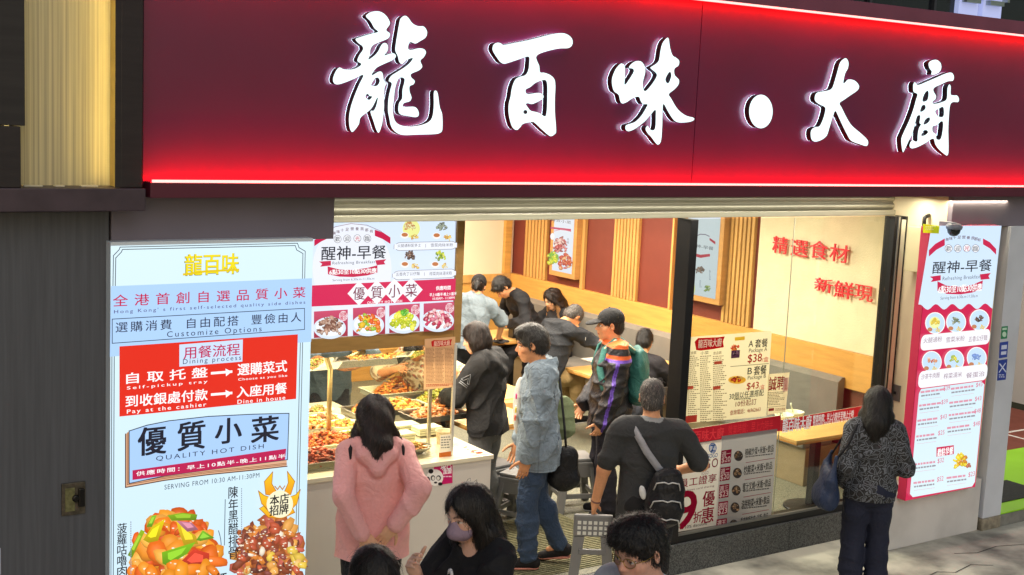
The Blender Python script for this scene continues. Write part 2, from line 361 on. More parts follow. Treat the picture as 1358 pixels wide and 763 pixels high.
# ---------------------------------------------------------------- the crimson sign
YS = -.50
z0, z1 = P(600, 244.5, Y=-.62)[2], P(1250, 34, Y=-.62)[2]      # bright lines at foot and head
zb = P(700, 262, Y=-.62)[2]
xsl = P(190, 150, Y=YS)[0]
t = thing('shop_sign', 'long crimson shop sign with five glowing white brushed characters', 'sign', (6, YS, zb))
m_crim = mat('crimson_panel', (98, 16, 64), .36, noise=.16, nscale=1.2, coat=.25)
xs_seam = P(924, 130, Y=YS)[0]
b = MB(); b.box(xsl, xs_seam - .003, YS, YS + .06, z0 - .02, z1 + .05); b.build('panel', m_crim, t)
b = MB(); b.box(xs_seam + .003, 13.2, YS, YS + .06, z0 - .02, z1 + .05); b.build('panel', m_crim, t)
m_case = mat('maroon_casing', (86, 24, 44), .45, noise=.15, nscale=3)
b = MB(); b.box(xsl, 13.2, -.62, YS - .012, zb, z0, .003); b.build('bottom_casing', m_case, t)
b = MB(); b.box(xsl, 13.2, -.62, YS - .012, z1, z1 + .105, .003); b.build('top_casing', mat('mauve_casing', (120, 62, 82), .45, noise=.15, nscale=3), t)
b = MB(); b.box(xsl, 13.2, YS - .011, .08, zb + .02, z0 - .021); b.build('soffit', m_case, t)
b = MB(); b.box(xsl, 13.2, YS - .011, .1, z1 + .06, z1 + .10); b.build('top_cover', m_case, t)
m_led = mat('red_led', (255, 6, 10), .4, emit=84.0); m_led2 = mat('led_diffuser', (255, 186, 180), .4, emit=1.4)
for ya, za, yb2, zb2, zc, zd in ((-.6125, z0 + .015, -.597, z0 + .002, z0 + .0005, z0 + .015), (-.611, z1 - .016, -.605, z1 - .002, z1 - .015, z1 - .0005)):
    b = MB(); b.poly([(xsl + .01, ya, za), (13.1, ya, za), (13.1, yb2, zb2), (xsl + .01, yb2, zb2)]); o_ = b.build('light_strip', m_led, t)   # tilted at the panel, shielded by the diffuser bar
    b = MB(); b.box(xsl + .01, 13.1, -.618, -.6135, zc, zd); b.build('diffuser', m_led2, o_)
def catmull(pts, n=4):
    out = []; N = len(pts)
    for i in range(N):
        p0, p1, p2, p3 = (np.array(pts[(i + j) % N], float) for j in (-1, 0, 1, 2))
        for k in range(n):
            u = k / n
            out.append(.5 * ((2 * p1) + (p2 - p0) * u + (2 * p0 - 5 * p1 + 4 * p2 - p3) * u * u + (3 * p1 - p0 - 3 * p2 + p3) * u ** 3))
    return out
def ellipse_pts(cx, cy, rx, ry, n=16): return [(cx + rx * math.cos(6.2832 * k / n), cy + ry * math.sin(6.2832 * k / n)) for k in range(n)]
m_face = mat('letter_face', (222, 250, 255), .4, emit=1.04); m_side = mat('letter_return', (46, 42, 46), .4, metal=.3)
m_halo = mat('letter_halo', (220, 240, 255), .4, emit=4.5)
YL = YS - .068
def sign_letter(crop, loops):
    ox, oy, k = crop; LL = []
    for lp in loops:
        q = [P(ox + x / k, oy + y / k, Y=YL) for x, y in catmull(lp)]; LL.append([(p[0], p[2]) for p in q])
    cu = bpy.data.curves.new('outline', 'CURVE'); cu.dimensions = '2D'; cu.fill_mode = 'FRONT'
    for lp in LL:
        sp = cu.splines.new('POLY'); sp.points.add(len(lp) - 1); sp.use_cyclic_u = True
        for pt, (x, z) in zip(sp.points, lp): pt.co = (x, z, 0, 1)
    ob = bpy.data.objects.new('outline', cu); C.objects.link(ob)
    e = ob.evaluated_get(bpy.context.evaluated_depsgraph_get()); me = e.to_mesh()
    fv = [(v.co.x, v.co.y) for v in me.vertices]; ff = [tuple(p.vertices) for p in me.polygons]
    e.to_mesh_clear(); bpy.data.objects.remove(ob); bpy.data.curves.remove(cu)
    V = []; Fc = []; mi = []
    for yy, m_ in ((YL, 0), (YS - .022, 2)):
        n = len(V); V += [(x, yy, z) for x, z in fv]; Fc += [tuple(i + n for i in f) for f in ff]; mi += [m_] * len(ff)
    for lp in LL:
        n = len(V); N = len(lp); V += [(x, YL - .004, z) for x, z in lp] + [(x, YS - .024, z) for x, z in lp]
        Fc += [(n + i, n + (i + 1) % N, n + N + (i + 1) % N, n + N + i) for i in range(N)]; mi += [1] * N
    me = bpy.data.meshes.new('letter'); me.from_pydata(V, [], Fc)
    for m_ in (m_face, m_side, m_halo): me.materials.append(m_)
    me.polygons.foreach_set('material_index', mi)
    place_o = bpy.data.objects.new('letter', me); C.objects.link(place_o); place(place_o, t); return place_o
A1 = (430, 5, 4.0176); A2 = (640, 35, 4.923); A3 = (800, 40, 4.769); A4 = (980, 70, 5.869); A5 = (1180, 70, 5.262)
sign_letter(A1, [
 [(222,62),(250,44),(295,42),(330,65),(350,105),(330,140),(350,160),(340,185),(300,203),(262,220),(246,245),(243,275),(235,297),(262,280),(285,255),(300,225),(315,210),(332,213),(340,232),(335,255),(320,275),(345,268),(370,265),(382,280),(365,300),(310,325),(275,345),(252,382),(290,362),(310,370),(318,412),(333,425),(322,445),(318,500),(318,560),(308,640),(290,688),(275,670),(262,630),(245,580),(250,570),(262,570),(275,545),(283,500),(250,560),(195,605),(185,640),(165,670),(148,684),(135,665),(130,610),(140,550),(160,490),(185,430),(207,380),(160,400),(110,420),(75,430),(52,425),(45,400),(60,360),(80,340),(105,350),(150,350),(185,335),(195,320),(175,305),(185,275),(205,245),(200,225),(180,210),(165,190),(185,180),(250,160),(285,150),(265,130),(245,95),(225,75)],
 [(250,435),(268,402),(284,394),(294,412),(280,437)], [(220,492),(230,480),(240,492),(254,495),(240,512),(225,506)],
 [(405,80),(425,65),(445,72),(470,105),(500,120),(530,122),(548,150),(540,180),(510,200),(485,213),(460,205),(450,215),(447,240),(460,247),(500,238),(530,242),(542,260),(530,285),(512,305),(522,335),(505,355),(470,370),(460,380),(465,395),(482,412),(475,430),(455,440),(455,470),(465,500),(455,520),(425,530),(418,545),(430,550),(480,550),(500,570),(503,595),(485,605),(440,598),(405,590),(393,570),(397,530),(413,505),(415,460),(425,420),(425,400),(410,393),(395,402),(378,450),(370,520),(365,570),(375,620),(400,645),(450,655),(510,648),(555,630),(575,600),(582,540),(582,475),(593,463),(605,480),(615,550),(628,590),(630,660),(622,685),(590,695),(500,698),(420,700),(380,685),(355,655),(345,610),(338,570),(340,510),(350,460),(358,425),(342,410),(355,385),(385,365),(425,340),(455,315),(470,290),(440,300),(415,322),(398,310),(390,280),(377,250),(380,210),(390,150),(398,105)]])
sign_letter(A2, [
 [(62,150),(70,120),(95,107),(120,112),(135,122),(200,110),(290,92),(370,72),(450,52),(520,45),(560,58),(585,85),(585,120),(560,142),(500,145),(430,160),(370,180),(350,200),(355,225),(370,260),(375,300),(400,303),(440,318),(468,345),(475,390),(472,470),(472,560),(480,680),(470,705),(445,718),(420,705),(380,670),(340,632),(320,625),(265,637),(245,660),(225,677),(200,668),(182,635),(168,570),(168,510),(180,460),(190,400),(210,350),(240,330),(275,320),(295,290),(302,240),(298,198),(240,215),(180,235),(140,245),(115,235),(95,210),(75,180)],
 [(285,410),(310,398),(345,370),(390,352),(412,355),(420,390),(420,460),(418,530),(412,580),(400,587),(380,572),(350,560),(315,552),(295,530),(282,508),(295,503),(320,508),(350,498),(390,475),(398,460),(390,443),(360,435),(320,440),(290,443),(280,425)], ellipse_pts(278, 560, 12, 13, 8)])
sign_letter(A3, [
 [(385,65),(405,48),(415,60),(422,110),(438,160),(460,175),(480,195),(475,225),(450,245),(452,285),(478,315),(475,345),(450,375),(415,405),(430,435),(470,500),(520,540),(570,555),(572,570),(540,582),(480,585),(445,570),(410,520),(380,468),(375,520),(372,620),(365,700),(348,725),(330,715),(300,675),(280,655),(265,625),(280,605),(298,630),(318,633),(328,610),(330,550),(328,505),(300,535),(260,580),(200,625),(160,640),(140,630),(140,605),(160,595),(200,580),(240,540),(270,490),(277,470),(250,468),(235,450),(222,422),(185,432),(150,455),(120,465),(105,450),(95,410),(65,385),(53,340),(55,300),(75,250),(105,215),(125,215),(137,235),(137,300),(135,345),(160,315),(190,265),(185,245),(160,238),(175,215),(205,197),(240,200),(262,230),(265,270),(255,310),(250,345),(262,387),(300,350),(335,295),(330,270),(300,245),(298,235),(330,215),(350,190),(360,130),(370,90)],
 [(393,310),(410,275),(422,265),(428,290),(415,330),(402,335)]])
sign_letter(A4, [ellipse_pts(169, 458, 93, 131)])
sign_letter(A4, [
 [(783,80),(810,50),(835,45),(852,75),(848,120),(825,165),(812,235),(825,230),(845,210),(890,213),(920,235),(935,265),(920,295),(870,330),(820,365),(783,393),(800,430),(840,510),(880,570),(950,630),(1000,680),(1003,715),(985,727),(930,710),(870,685),(840,640),(800,560),(770,495),(748,455),(730,500),(705,580),(690,630),(675,655),(640,680),(595,693),(565,680),(555,640),(562,600),(590,580),(620,575),(640,545),(660,490),(670,440),(660,420),(620,400),(590,375),(588,340),(605,312),(650,302),(700,292),(725,270),(745,210),(765,140)]])
sign_letter(A5, [
 [(268,75),(290,55),(325,50),(352,70),(360,100),(350,130),(320,150),(288,153),(290,130),(275,110)],
 [(162,220),(175,205),(195,225),(250,205),(320,175),(390,145),(430,140),(447,165),(440,195),(405,200),(360,220),(310,245),(305,270),(322,300),(318,325),(300,340),(303,357),(340,352),(385,335),(397,310),(400,250),(412,222),(425,235),(425,290),(445,298),(470,300),(483,325),(475,345),(440,345),(420,370),(412,450),(408,540),(410,680),(400,718),(375,705),(340,675),(315,640),(300,600),(250,630),(190,660),(150,668),(135,650),(145,620),(160,610),(175,620),(190,615),(192,575),(200,530),(215,500),(205,490),(210,440),(190,445),(175,500),(155,570),(130,620),(100,685),(88,693),(80,650),(78,600),(95,555),(130,480),(160,400),(180,330),(190,290),(165,275),(160,250)],
 [(228,330),(240,290),(262,265),(268,290),(260,330),(235,342)], [(212,405),(225,370),(243,366),(245,392),(220,412)], [(235,500),(250,465),(275,452),(275,475),(255,495)], [(220,580),(230,550),(250,540),(265,555),(245,575)],
 [(318,408),(340,392),(370,380),(375,430),(362,450),(332,440)], [(300,515),(330,505),(360,478),(370,500),(360,580),(345,608),(325,600),(322,570),(300,552)]])

# ---------------------------------------------------------------- grey headers and pillars at the right end
m_grey = mat('mauve_grey_paint', (112, 106, 118), .55, noise=.12, nscale=2, bump=.03)
xh = P(443, 290, Y=YF)[0]; zh0, zh1 = P(300, 320, Y=YF)[2], zb + .015
b = MB(); b.box(xl, xh, YF, YF + .3, zh0, zh1, .003)
tag(b.build('fascia', m_grey), 'plain mauve grey fascia above the tall glowing menu', 'fascia')
m_white = mat('greyish_white_paint', (200, 198, 196), .55, noise=.18, nscale=3, bump=.05, bscale=30)
m_beige = mat('beige_paint', (222, 210, 172), .55, noise=.10, nscale=2)
t = thing('shop_pillar', 'pale pillar carrying the lit breakfast menu beside the glass front', 'pillar', (9.3, -.2, 0))
xp0 = P(1258, 262, Y=-.42)[0]; xp1 = 9.72
b = MB(); b.box(xp0, xp1, -.42, .14, .0, zb + .015, .004); b.build('shaft', m_beige, t)
b = MB(); b.box(8.52, xp1 + .002, -.47, -.421, 0, .47, .006); b.box(8.52, xp0 - .002, -.421, -.03, 0, .47, .006); b.build('plinth_panel', m_white, t)
zg0 = P(1300, 301, Y=-.47)[2]
b = MB(); b.box(xp0, 13.2, -.47, -.421, zg0, zb + .012, .003); tag(b.build('fascia', m_grey), 'mauve grey fascia over the narrow breakfast menu and white post', 'fascia')
t = thing('white_post', 'square white corner post on a rough stone foot', 'post', (9.85, -.4, 0))
xq0, xq1 = 9.745, 10.0
b = MB(); b.box(xq0, xq1, -.5, -.1, .11, zg0, .006); b.build('shaft', mat('cool_white_paint', (196, 202, 212), .45, noise=.12, nscale=3), t)
b = MB(); b.box(xq0 - .01, xq1, -.51, -.09, 0, .109, .012); b.build('foot', mat('rough_stone', (150, 142, 124), .85, noise=.5, nscale=14, bump=.6, bscale=30), t)

# ---------------------------------------------------------------- interior walls
XW, YB = 9.5, 6.6
m_orange = mat('honey_wood', (214, 158, 78), .5, noise=.18, nscale=3, stretch=(1, 1, 9), bump=.02)
m_slat = mat('slat_wood', (205, 156, 86), .55, noise=.22, nscale=4, stretch=(4, 4, .5))
t = thing('side_wall', 'long interior wall of honey wood, maroon panels and timber slats', 'wall', (XW, 3.3, FL))
b = MB(); b.box(XW, XW + .1, .15, YB + .1, FL, 3.0); b.build('base_wall', mat('maroon_wall', (118, 50, 36), .55, noise=.12, nscale=3), t)
zt = 1.37
b = MB(); b.box(XW - .06, XW - .001, .15, YB, 1.02, zt, .004); b.build('wood_ledge', m_orange, t)
def slats(y0, y1, n):
    for k in range(n):
        y = y0 + (y1 - y0) * (k + .5) / n; w = abs(y1 - y0) / n * .31
        b = MB(); b.box(XW - .045, XW - .001, y - w, y + w, zt + .002, 3.0, .003); b.build('slat', m_slat, t)
yy = lambda px, py=292: P(px, py, X=XW - .04)[1]
slats(yy(697), yy(727), 7); slats(yy(772), yy(778), 1); slats(yy(815), yy(849), 8); slats(yy(964), yy(1003), 7); slats(yy(892), yy(896), 1)
y_st = yy(1008)
b = MB(); b.box(XW - .03, XW - .001, .15, y_st, zt + .002, 3.0); b.build('stucco_panel', mat('cream_stucco', (228, 214, 180), .8, noise=.08, nscale=6, bump=.5, bscale=55), t)
m_redl = mat('red_lettering', (224, 44, 56), .45)
def wall_char(ch, x0, y0, x1, y1):
    v, f, _ = glyphs(ch, 1); X = XW - .075
    a, c = P(x0, y0, X=X), P(x1, y1, X=X)
    V = []; Fc = []; ed = {}
    for g in f:
        for i in range(len(g)):
            e = (g[i], g[(i + 1) % len(g)]); ed[tuple(sorted(e))] = ed.get(tuple(sorted(e)), 0) + 1
    N = len(v)
    for q, (dy, dz) in enumerate(((0, 0),)):
        n0 = len(V)
        for d in (q * .0004, .014 + q * .0004):
            n = len(V); V += [(X + d, a[1] + (c[1] - a[1]) * p[0] + dy, c[2] + (a[2] - c[2]) * p[1] + dz) for p in v]; Fc += [tuple(i + n for i in g) for g in f]
        Fc += [(n0 + e[0], n0 + e[1], n0 + e[1] + N, n0 + e[0] + N) for e, k in ed.items() if k == 1]
    me = bpy.data.meshes.new('wall_character'); me.from_pydata(V, [], Fc); me.materials.append(m_redl)
    o = bpy.data.objects.new('wall_character', me); C.objects.link(o); return o
k3 = lambda x, y: (880 + x / 3.053, 270 + y / 3.053)
pos = {'精': (443, 130, 498, 208), '選': (517, 143, 580, 220), '食': (594, 147, 660, 230), '材': (674, 160, 745, 244), '新': (612, 297, 680, 365), '鮮': (692, 310, 765, 392), '現': (775, 325, 842, 402)}
wl = {'精': 'first red raised character of the upper row on the cream wall', '選': 'red raised character second in the upper row on the cream wall', '食': 'red raised character third in the upper row on the cream wall', '材': 'red raised character ending the upper row on the cream wall',
      '新': 'first red raised character of the lower row on the cream wall', '鮮': 'middle red raised character of the lower row on the cream wall', '現': 'red raised character ending the lower row on the cream wall'}
for ch, q in pos.items():
    o = wall_char(ch, *k3(q[0], q[1]), *k3(q[2], q[3])); tag(o, wl[ch], 'lettering', 'red characters on the cream wall')
t = thing('back_wall', 'peach back wall with a honey wood dado', 'wall', (7, YB, FL))
b = MB(); b.box(1, XW, YB, YB + .1, FL, 3.0); b.build('plaster', mat('peach_plaster', (240, 212, 182), .7, noise=.06, nscale=2), t)
b = MB(); b.box(5.6, XW - .061, YB - .05, YB - .001, FL, zt - .02, .004); b.build('dado', m_orange, t)
b = MB(); b.box(5.6, XW - .061, YB - .07, YB - .051, zt - .10, zt, .004); b.build('dado_rail', m_slat, t)
b = MB(); b.box(XW - .16, XW - .062, YB - .06, YB - .002, zt, 3.0, .003); b.build('corner_post', m_orange, t)
t = thing('kitchen_wall', 'grey tiled partition behind the serving staff', 'wall', (3.5, 2.9, FL))
b = MB(); b.box(1.0, 5.6, 3.5, 3.6, FL, 3.0); b.build('tiles', mat('kitchen_tile', (104, 106, 104), .25, noise=.3, nscale=2.5, bump=.1, bscale=7), t)
b = MB(); b.box(2.4, 5.3, 3.2, 3.5, 1.02, 1.06); b.box(2.4, 5.3, 3.2, 3.5, 1.45, 1.48); b.build('shelf', mat('stainless', (170, 168, 160), .28, metal=.9, noise=.1), t)
b = MB(); b.box(1.0, 1.1, .2, 3.5, FL, 3.0); tag(b.build('end_wall', mat('kitchen_tile')), 'grey kitchen end wall behind the tall glowing menu', 'wall')

# ---------------------------------------------------------------- shutter and glass front
t = thing('roller_shutter', 'pulled up ribbed metal roller shutter over the shop opening', 'shutter', (6, .1, 2.7))
zs0 = P(800, 290, Y=.1)[2]; x0, x1 = xh - .25, 8.93
m_sh = mat('shutter_metal', (150, 148, 130), .42, metal=.6, noise=.25, nscale=5, stretch=(.3, 1, 12), bump=.05, bscale=60)
H_ = zb + .02 - zs0
b = MB(); prof = []
for k in range(33):
    u = k / 32; prof.append((.10 - .022 * abs(math.sin(u * math.pi * 3.0)) ** .8, zs0 + .045 + (H_ - .045) * u))
n = len(prof)
for (ya, za), (yb_, zb_) in zip(prof, prof[1:]): b.poly([(x0, ya, za), (x1, ya, za), (x1, yb_, zb_), (x0, yb_, zb_)])
b.build('slat_curtain', m_sh, t)
b = MB(); b.box(x0, x1, .062, .14, zs0, zs0 + .043, .004); b.build('bottom_bar', m_sh, t)
m_black = mat('black_frame', (24, 24, 26), .35, metal=.3, noise=.2, nscale=20)
m_alu = mat('aluminium', (176, 174, 166), .35, metal=.8, noise=.12)
GX0, GX1 = P(912, 500, Y=0)[0] - .12, P(1163, 500, Y=0)[0]
SILL = .24
t = thing('glass_front', 'black framed shop glazing standing on a granite base', 'shopfront', (7.6, 0, 0))
b = MB(); b.box(GX0, GX0 + .075, -.06, .09, SILL, zs0 - .002, .004); b.build('mullion', m_black, t)
b = MB(); b.box(GX1, GX1 + .09, -.05, .06, SILL, zs0 - .002, .004); b.box(GX1 + .155, GX1 + .215, -.03, .08, SILL, zs0 - .002); b.build('mullion', m_black, t)
b = MB(); b.box(GX1 + .04, GX1 + .052, -.062, -.051, SILL, zs0 - .002); b.build('silver_strip', m_alu, t)
b = MB(); b.box(GX1 + .092, GX1 + .153, -.04, .06, SILL, zs0 - .03); b.build('guide_post', mat('cream_post', (212, 204, 178), .5), t)
b = MB(); b.box(GX1 + .217, GX1 + .285, -.06, .1, .0, zb + .01, .003); b.build('shutter_guide', m_alu, t)
b = MB(); b.box(GX0 + .076, GX1 - .001, -.055, .07, SILL, SILL + .055, .004); b.build('bottom_rail', m_black, t)
b = MB(); b.box(GX0 + .08, GX1 - .001, -.057, -.03, SILL + .057, SILL + .075, .002); b.build('silver_bead', mat('dull_alu', (120, 120, 116), .4, metal=.7), t)
m_gran = mat('speckled_granite', (92, 94, 94), .45, noise=.6, nscale=120, bump=.06, bscale=150, col2=(38, 40, 42), ramp=(.4, .6))
gs = np.linspace(GX0 - .02, GX1 + .285, 5)
for a, c in zip(gs, gs[1:]):
    b = MB(); b.box(a + .002, c - .002, -.08, .12, 0, SILL - .001, .003); b.build('granite_block', m_gran, t)
m_gl = mat_glass('shop_glass', (240, 244, 240), 1.6)
xse = P(1046, 400, Y=0)[0]
b = MB(); b.box(GX0 + .076, xse - .003, -.004, .004, SILL + .056, zs0 - .003); b.build('pane', m_gl, t)
b = MB(); b.box(xse + .003, GX1 - .001, -.004, .004, SILL + .056, zs0 - .003); b.build('pane', m_gl, t)
b = MB(); b.box(xse - .0025, xse + .0025, -.003, .003, SILL + .056, zs0 - .003); b.build('pane_joint', mat('joint', (172, 168, 150), .5), t)
# step and ribbed mat in the doorway
b = MB(); b.box(4.6, GX0 - .022, -.08, 0, 0, FL - .002, .004); tag(b.build('door_step', m_gran), 'low granite step across the open shop doorway', 'step')
b = MB(); b.box(4.98, 6.42, .10, 1.28, FL + .001, FL + .006)
for k in range(34): b.box(4.99, 6.41, .115 + k * .034, .131 + k * .034, FL + .005, FL + .014)
tag(b.build('door_mat', mat('ribbed_mat', (128, 124, 92), .85, noise=.4, nscale=40, bump=.2)), 'olive ribbed mat lying inside the shop doorway', 'mat')
# ================================================================ lit menus and printed sheets
m_scr = mat_print('backlit_print', emit=1.08, rough=.25, spec=.4)
m_scr2 = mat_print('backlit_print_soft', emit=.92, rough=.3, spec=.4)
CRIM = (200, 24, 74)
# ---- tall menu at the left
YA = -.50
t = thing('tall_menu_screen', 'tall glowing pale blue menu with a red dining process box', 'light box', (2.7, YA, .3))
s = Print('Y', YA)
a = s.uv(146.7, 321.5); c = s.uv(415.5, 320); zbt = .22
b = MB(); b.box(a[0], c[0], YA + .002, YF - .001, zbt, a[1], .003); b.build('case', mat('case_white', (205, 214, 222), .4), t)
s.up(); s.put([(a[0] + .001, zbt), (c[0] - .001, zbt), (c[0] - .001, c[1] - .002), (a[0] + .001, c[1] - .002)], [(0, 1, 2, 3)], [lin((206, 234, 250)), lin((200, 232, 250)), lin((220, 244, 252)), lin((220, 244, 252))])
s.crop(130, 300, 2.9333)
DK = (44, 52, 70)
for o in (0, 9):
    s.line([(58 + o, 232), (60 + o, 115 + o), (82 + o, 92 + o), (86 + o, 82 + o), (776 - o, 67 + o), (782 - o, 84 + o), (806 - o, 98 + o), (804 - o, 205)], .004, DK)
    s.line([(54 + o, 508), (50 + o, 1400)], .004, DK); s.line([(796 - o, 452), (776 - o, 1300)], .004, DK)
s.text('龍百味', (338, 111), (546, 186), (130, 116, 30), 1, .03); s.text('龍百味', (340, 110), (545, 184), (246, 226, 24), 1, .02)
s.line([(334, 188), (420, 176), (545, 170)], .012, (230, 200, 20))
s.poly([(50, 234), (832, 203), (829, 450), (46, 508)], (176, 212, 252))
s.text('全港首創自選品質小菜', (58, 268), (806, 278), (196, 26, 78), 1.75, .012)
s.text("Hong Kong' s first self-selected quality side dishes", (62, 326), (806, 306), (70, 50, 110), 1.35)
s.line([(55, 362), (803, 320), (803, 402), (55, 456)], .004, DK, True)
s.text('選購消費  自由配搭  豐儉由人', (68, 374), (790, 372), (34, 38, 66), 1.3, .006)
s.text('Customize Options', (268, 410), (636, 416), (40, 44, 70), 1.35)
s.poly([(83, 468), (777, 421), (770, 672), (83, 741)], (228, 42, 22))
s.poly([(316, 461), (563, 441), (561, 527), (316, 547)], (206, 226, 252))
s.text('用餐流程', (333, 470), (551, 502), (192, 26, 84), 1, .012); s.text('Dining process', (330, 518), (556, 526), (46, 52, 86), 1.3)
s.text('自取托盤', (110, 572), (425, 588), 'ffffff', 1.6, .024); s.text('Self-pickup tray', (112, 624), (425, 613), 'ffffff', 1.4, .018)
s.text('選購菜式', (543, 536), (734, 566), 'ffffff', 1, .024); s.text('Choose as you like', (545, 592), (735, 588), 'ffffff', 1.2, .02)
s.text('到收銀處付款', (107, 660), (425, 676), 'ffffff', 1.05, .024); s.text('Pay at the cashier', (112, 714), (420, 705), 'ffffff', 1.3, .018)
s.text('入座用餐', (540, 624), (733, 650), 'ffffff', 1, .024); s.text('Dine in house', (542, 676), (727, 674), 'ffffff', 1.25, .02)
for (x, y) in ((443, 572), (443, 655)):
    s.line([(x, y), (x + 74, y - 6)], .014, 'ffffff'); s.poly([(x + 52, y - 18), (x + 76, y - 6), (x + 54, y + 12)], 'ffffff')
s.crop(130, 540, 3.42)
s.poly([(126, 122), (140, 108), (140, 345), (300, 312), (500, 282), (856, 196), (854, 266), (700, 284), (500, 304), (300, 330), (126, 362)], (226, 176, 140))
s.line([(124, 122), (124, 364), (300, 332), (500, 306), (700, 286), (856, 268)], .006, (90, 56, 36))
for k in (6, 12): s.line([(126 + k, 116), (126 + k, 360 - k * 1.4), (300, 329 - k), (500, 303 - k), (700, 283 - k), (854, 266 - k)], .004, (150, 96, 62))
s.poly([(140, 108), (220, 82), (320, 62), (500, 42), (700, 32), (865, 28), (858, 238), (500, 284), (300, 312), (140, 346)], (172, 208, 252))
s.line([(140, 108), (220, 82), (320, 62), (500, 42), (700, 32), (865, 28), (858, 238), (500, 284), (300, 312), (140, 346)], .005, DK, True)
for ch, q in (('優', (182, 96, 306, 208)), ('質', (362, 72, 482, 186)), ('小', (532, 56, 648, 156)), ('菜', (696, 48, 816, 150))):
    s.text(ch, q[:2], q[2:], (26, 28, 44), 1, .030)
s.text('QUALITY HOT DISH', (262, 222), (750, 190), (40, 44, 60), 1.35)
s.poly([(155, 286), (852, 188), (846, 238), (155, 330)], (190, 24, 82))
s.text('供應時間：早上10點半-晚上11點半', (172, 292), (848, 230), 'ffffff', 1.25, .022)
s.text('SERVING FROM 10:30 AM-11:30PM', (300, 352), (730, 318), (52, 60, 80), 1.15)
s.line([(545 - 60 * (k / 10) ** 2 + 22 * math.sin(k * .3), 560 + 20 * k) for k in range(11)], .004, DK)
s.ell((345, 660), 180, 120, (214, 104, 24)); s.food((345, 640), 200, 160, [(240, 130, 30), (246, 156, 40), (226, 96, 20), (244, 170, 70), (216, 84, 20)], 110, 46, 3)
s.food((345, 660), 180, 110, [(246, 150, 40), (236, 112, 24), (250, 176, 70)], 14, 52, 5)
for pts, cc in (([(200, 598), (240, 540), (300, 503), (268, 602), (225, 612)], (238, 212, 12)), ([(350, 512), (440, 582), (450, 618), (385, 622), (362, 560)], (244, 204, 28)), ([(285, 655), (438, 608), (400, 662), (310, 716), (288, 706)], (132, 196, 26)),
                ([(310, 488), (380, 476), (446, 484), (440, 510), (330, 512)], (134, 180, 24)), ([(365, 702), (430, 640), (500, 660), (498, 712), (400, 722)], (224, 64, 40)), ([(350, 512), (420, 520), (450, 552), (400, 562)], (206, 128, 150)),
                ([(130, 668), (190, 552), (208, 560), (150, 680)], (150, 190, 30)), ([(440, 600), (470, 555), (524, 590), (460, 604)], (130, 196, 40)), ([(215, 540), (240, 490), (262, 486), (240, 540)], (140, 196, 40))):
    s.poly(pts, cc, tuple(int(v * .72) for v in cc)); cx = sum(p[0] for p in pts) / len(pts); cy = sum(p[1] for p in pts) / len(pts)
    s.poly([(cx + (p[0] - cx) * .55, cy + (p[1] - cy) * .55 - 4) for p in pts], tuple(min(255, v + 26) for v in cc))
s.food((345, 745), 195, 40, [(240, 130, 20), (244, 150, 26)], 10, 56, 9, False)
s.ell((772, 660), 140, 116, (150, 80, 40)); s.food((775, 640), 150, 146, [(176, 92, 44), (140, 66, 36), (214, 124, 52), (232, 164, 76), (110, 56, 44), (196, 96, 76)], 120, 36, 11, m=7)
s.food((775, 650), 145, 125, [(226, 134, 50), (240, 190, 110), (190, 84, 50), (244, 226, 204), (150, 76, 66), (226, 190, 70)], 40, 24, 12, m=7)
R_ = random.Random(4)
for k in range(60): s.ell((620 + R_.random() * 270, 540 + R_.random() * 200), 5, 3, (240, 226, 200), 6)
s.vtext('陳年黑醋排骨', (582, 356), (624, 684), (24, 26, 34), .012); s.vtext('菠蘿咕嚕肉', (78, 522), (121, 762), (24, 26, 34), .012)
s.text('紅', (522, 746), (572, 800), (24, 26, 34), 1, .012)
s.line([(566, 412), (562, 618)], .004, DK)
for x0, y0, y1 in ((640, 362, 570), (139, 512, 750)):
    y = y0
    while y < y1: s.line([(x0, y), (x0, y + 3)], .005, (140, 152, 170)); y += 10
for pts in ([(715, 372), (730, 430), (772, 470), (800, 480), (776, 440), (762, 400), (740, 392)], [(748, 388), (742, 330), (780, 286), (776, 340), (800, 380), (770, 392)], [(905, 366), (890, 430), (856, 466), (830, 478), (856, 436), (862, 398), (884, 390)], [(862, 388), (880, 330), (846, 284), (850, 336), (832, 378), (852, 392)], [(740, 440), (720, 452), (760, 492), (820, 498), (880, 470), (870, 452), (816, 486), (770, 476)]):
    s.poly(pts, (250, 206, 30), (240, 150, 16)); s.line(pts, .004, (180, 110, 10), True)
s.ell((812, 432), 60, 62, (252, 244, 206)); s.line([(790, 352), (802, 366), (812, 350), (824, 366), (834, 350)], .006, (190, 120, 20))
s.text('本店', (768, 394), (852, 427), (22, 22, 26), 1, .03); s.text('招牌', (766, 440), (850, 474), (22, 22, 26), 1, .03)
s.build('printed_face', m_scr, t)

def breakfast_head(s, pts_arc, circ, title, eng, rib, rib_txt, serv, rh):
    """the round-topped breakfast heading shared by two of the menus"""
    s.arc('美味十足營養我都有', pts_arc, rh, (90, 40, 60), .01)
    for (x, y), ch in zip(circ, '歡迎光臨'):
        r = rh * 1.2; s.ell((x, y), r, r * 1.05, (70, 60, 80), 16); s.ell((x, y), r * .9, r * .95, (244, 246, 250), 16); s.text(ch, (x - r * .6, y - r * .6), (x + r * .6, y + r * .6), CRIM if ch == '光' else (60, 60, 76), 1, .01)
    s.text('醒神-早餐', title[0], title[1], (30, 32, 46), 1, .014); s.text('Refreshing Breakfast', eng[0], eng[1], (88, 94, 112), 1.1)
    s.poly(rib, CRIM); s.text('6點30至10點30供應', rib_txt[0], rib_txt[1], 'ffffff', 1, .03)
    s.text('Serving from 6:30a.m-11:30a.m', serv[0], serv[1], (110, 112, 126), 1)
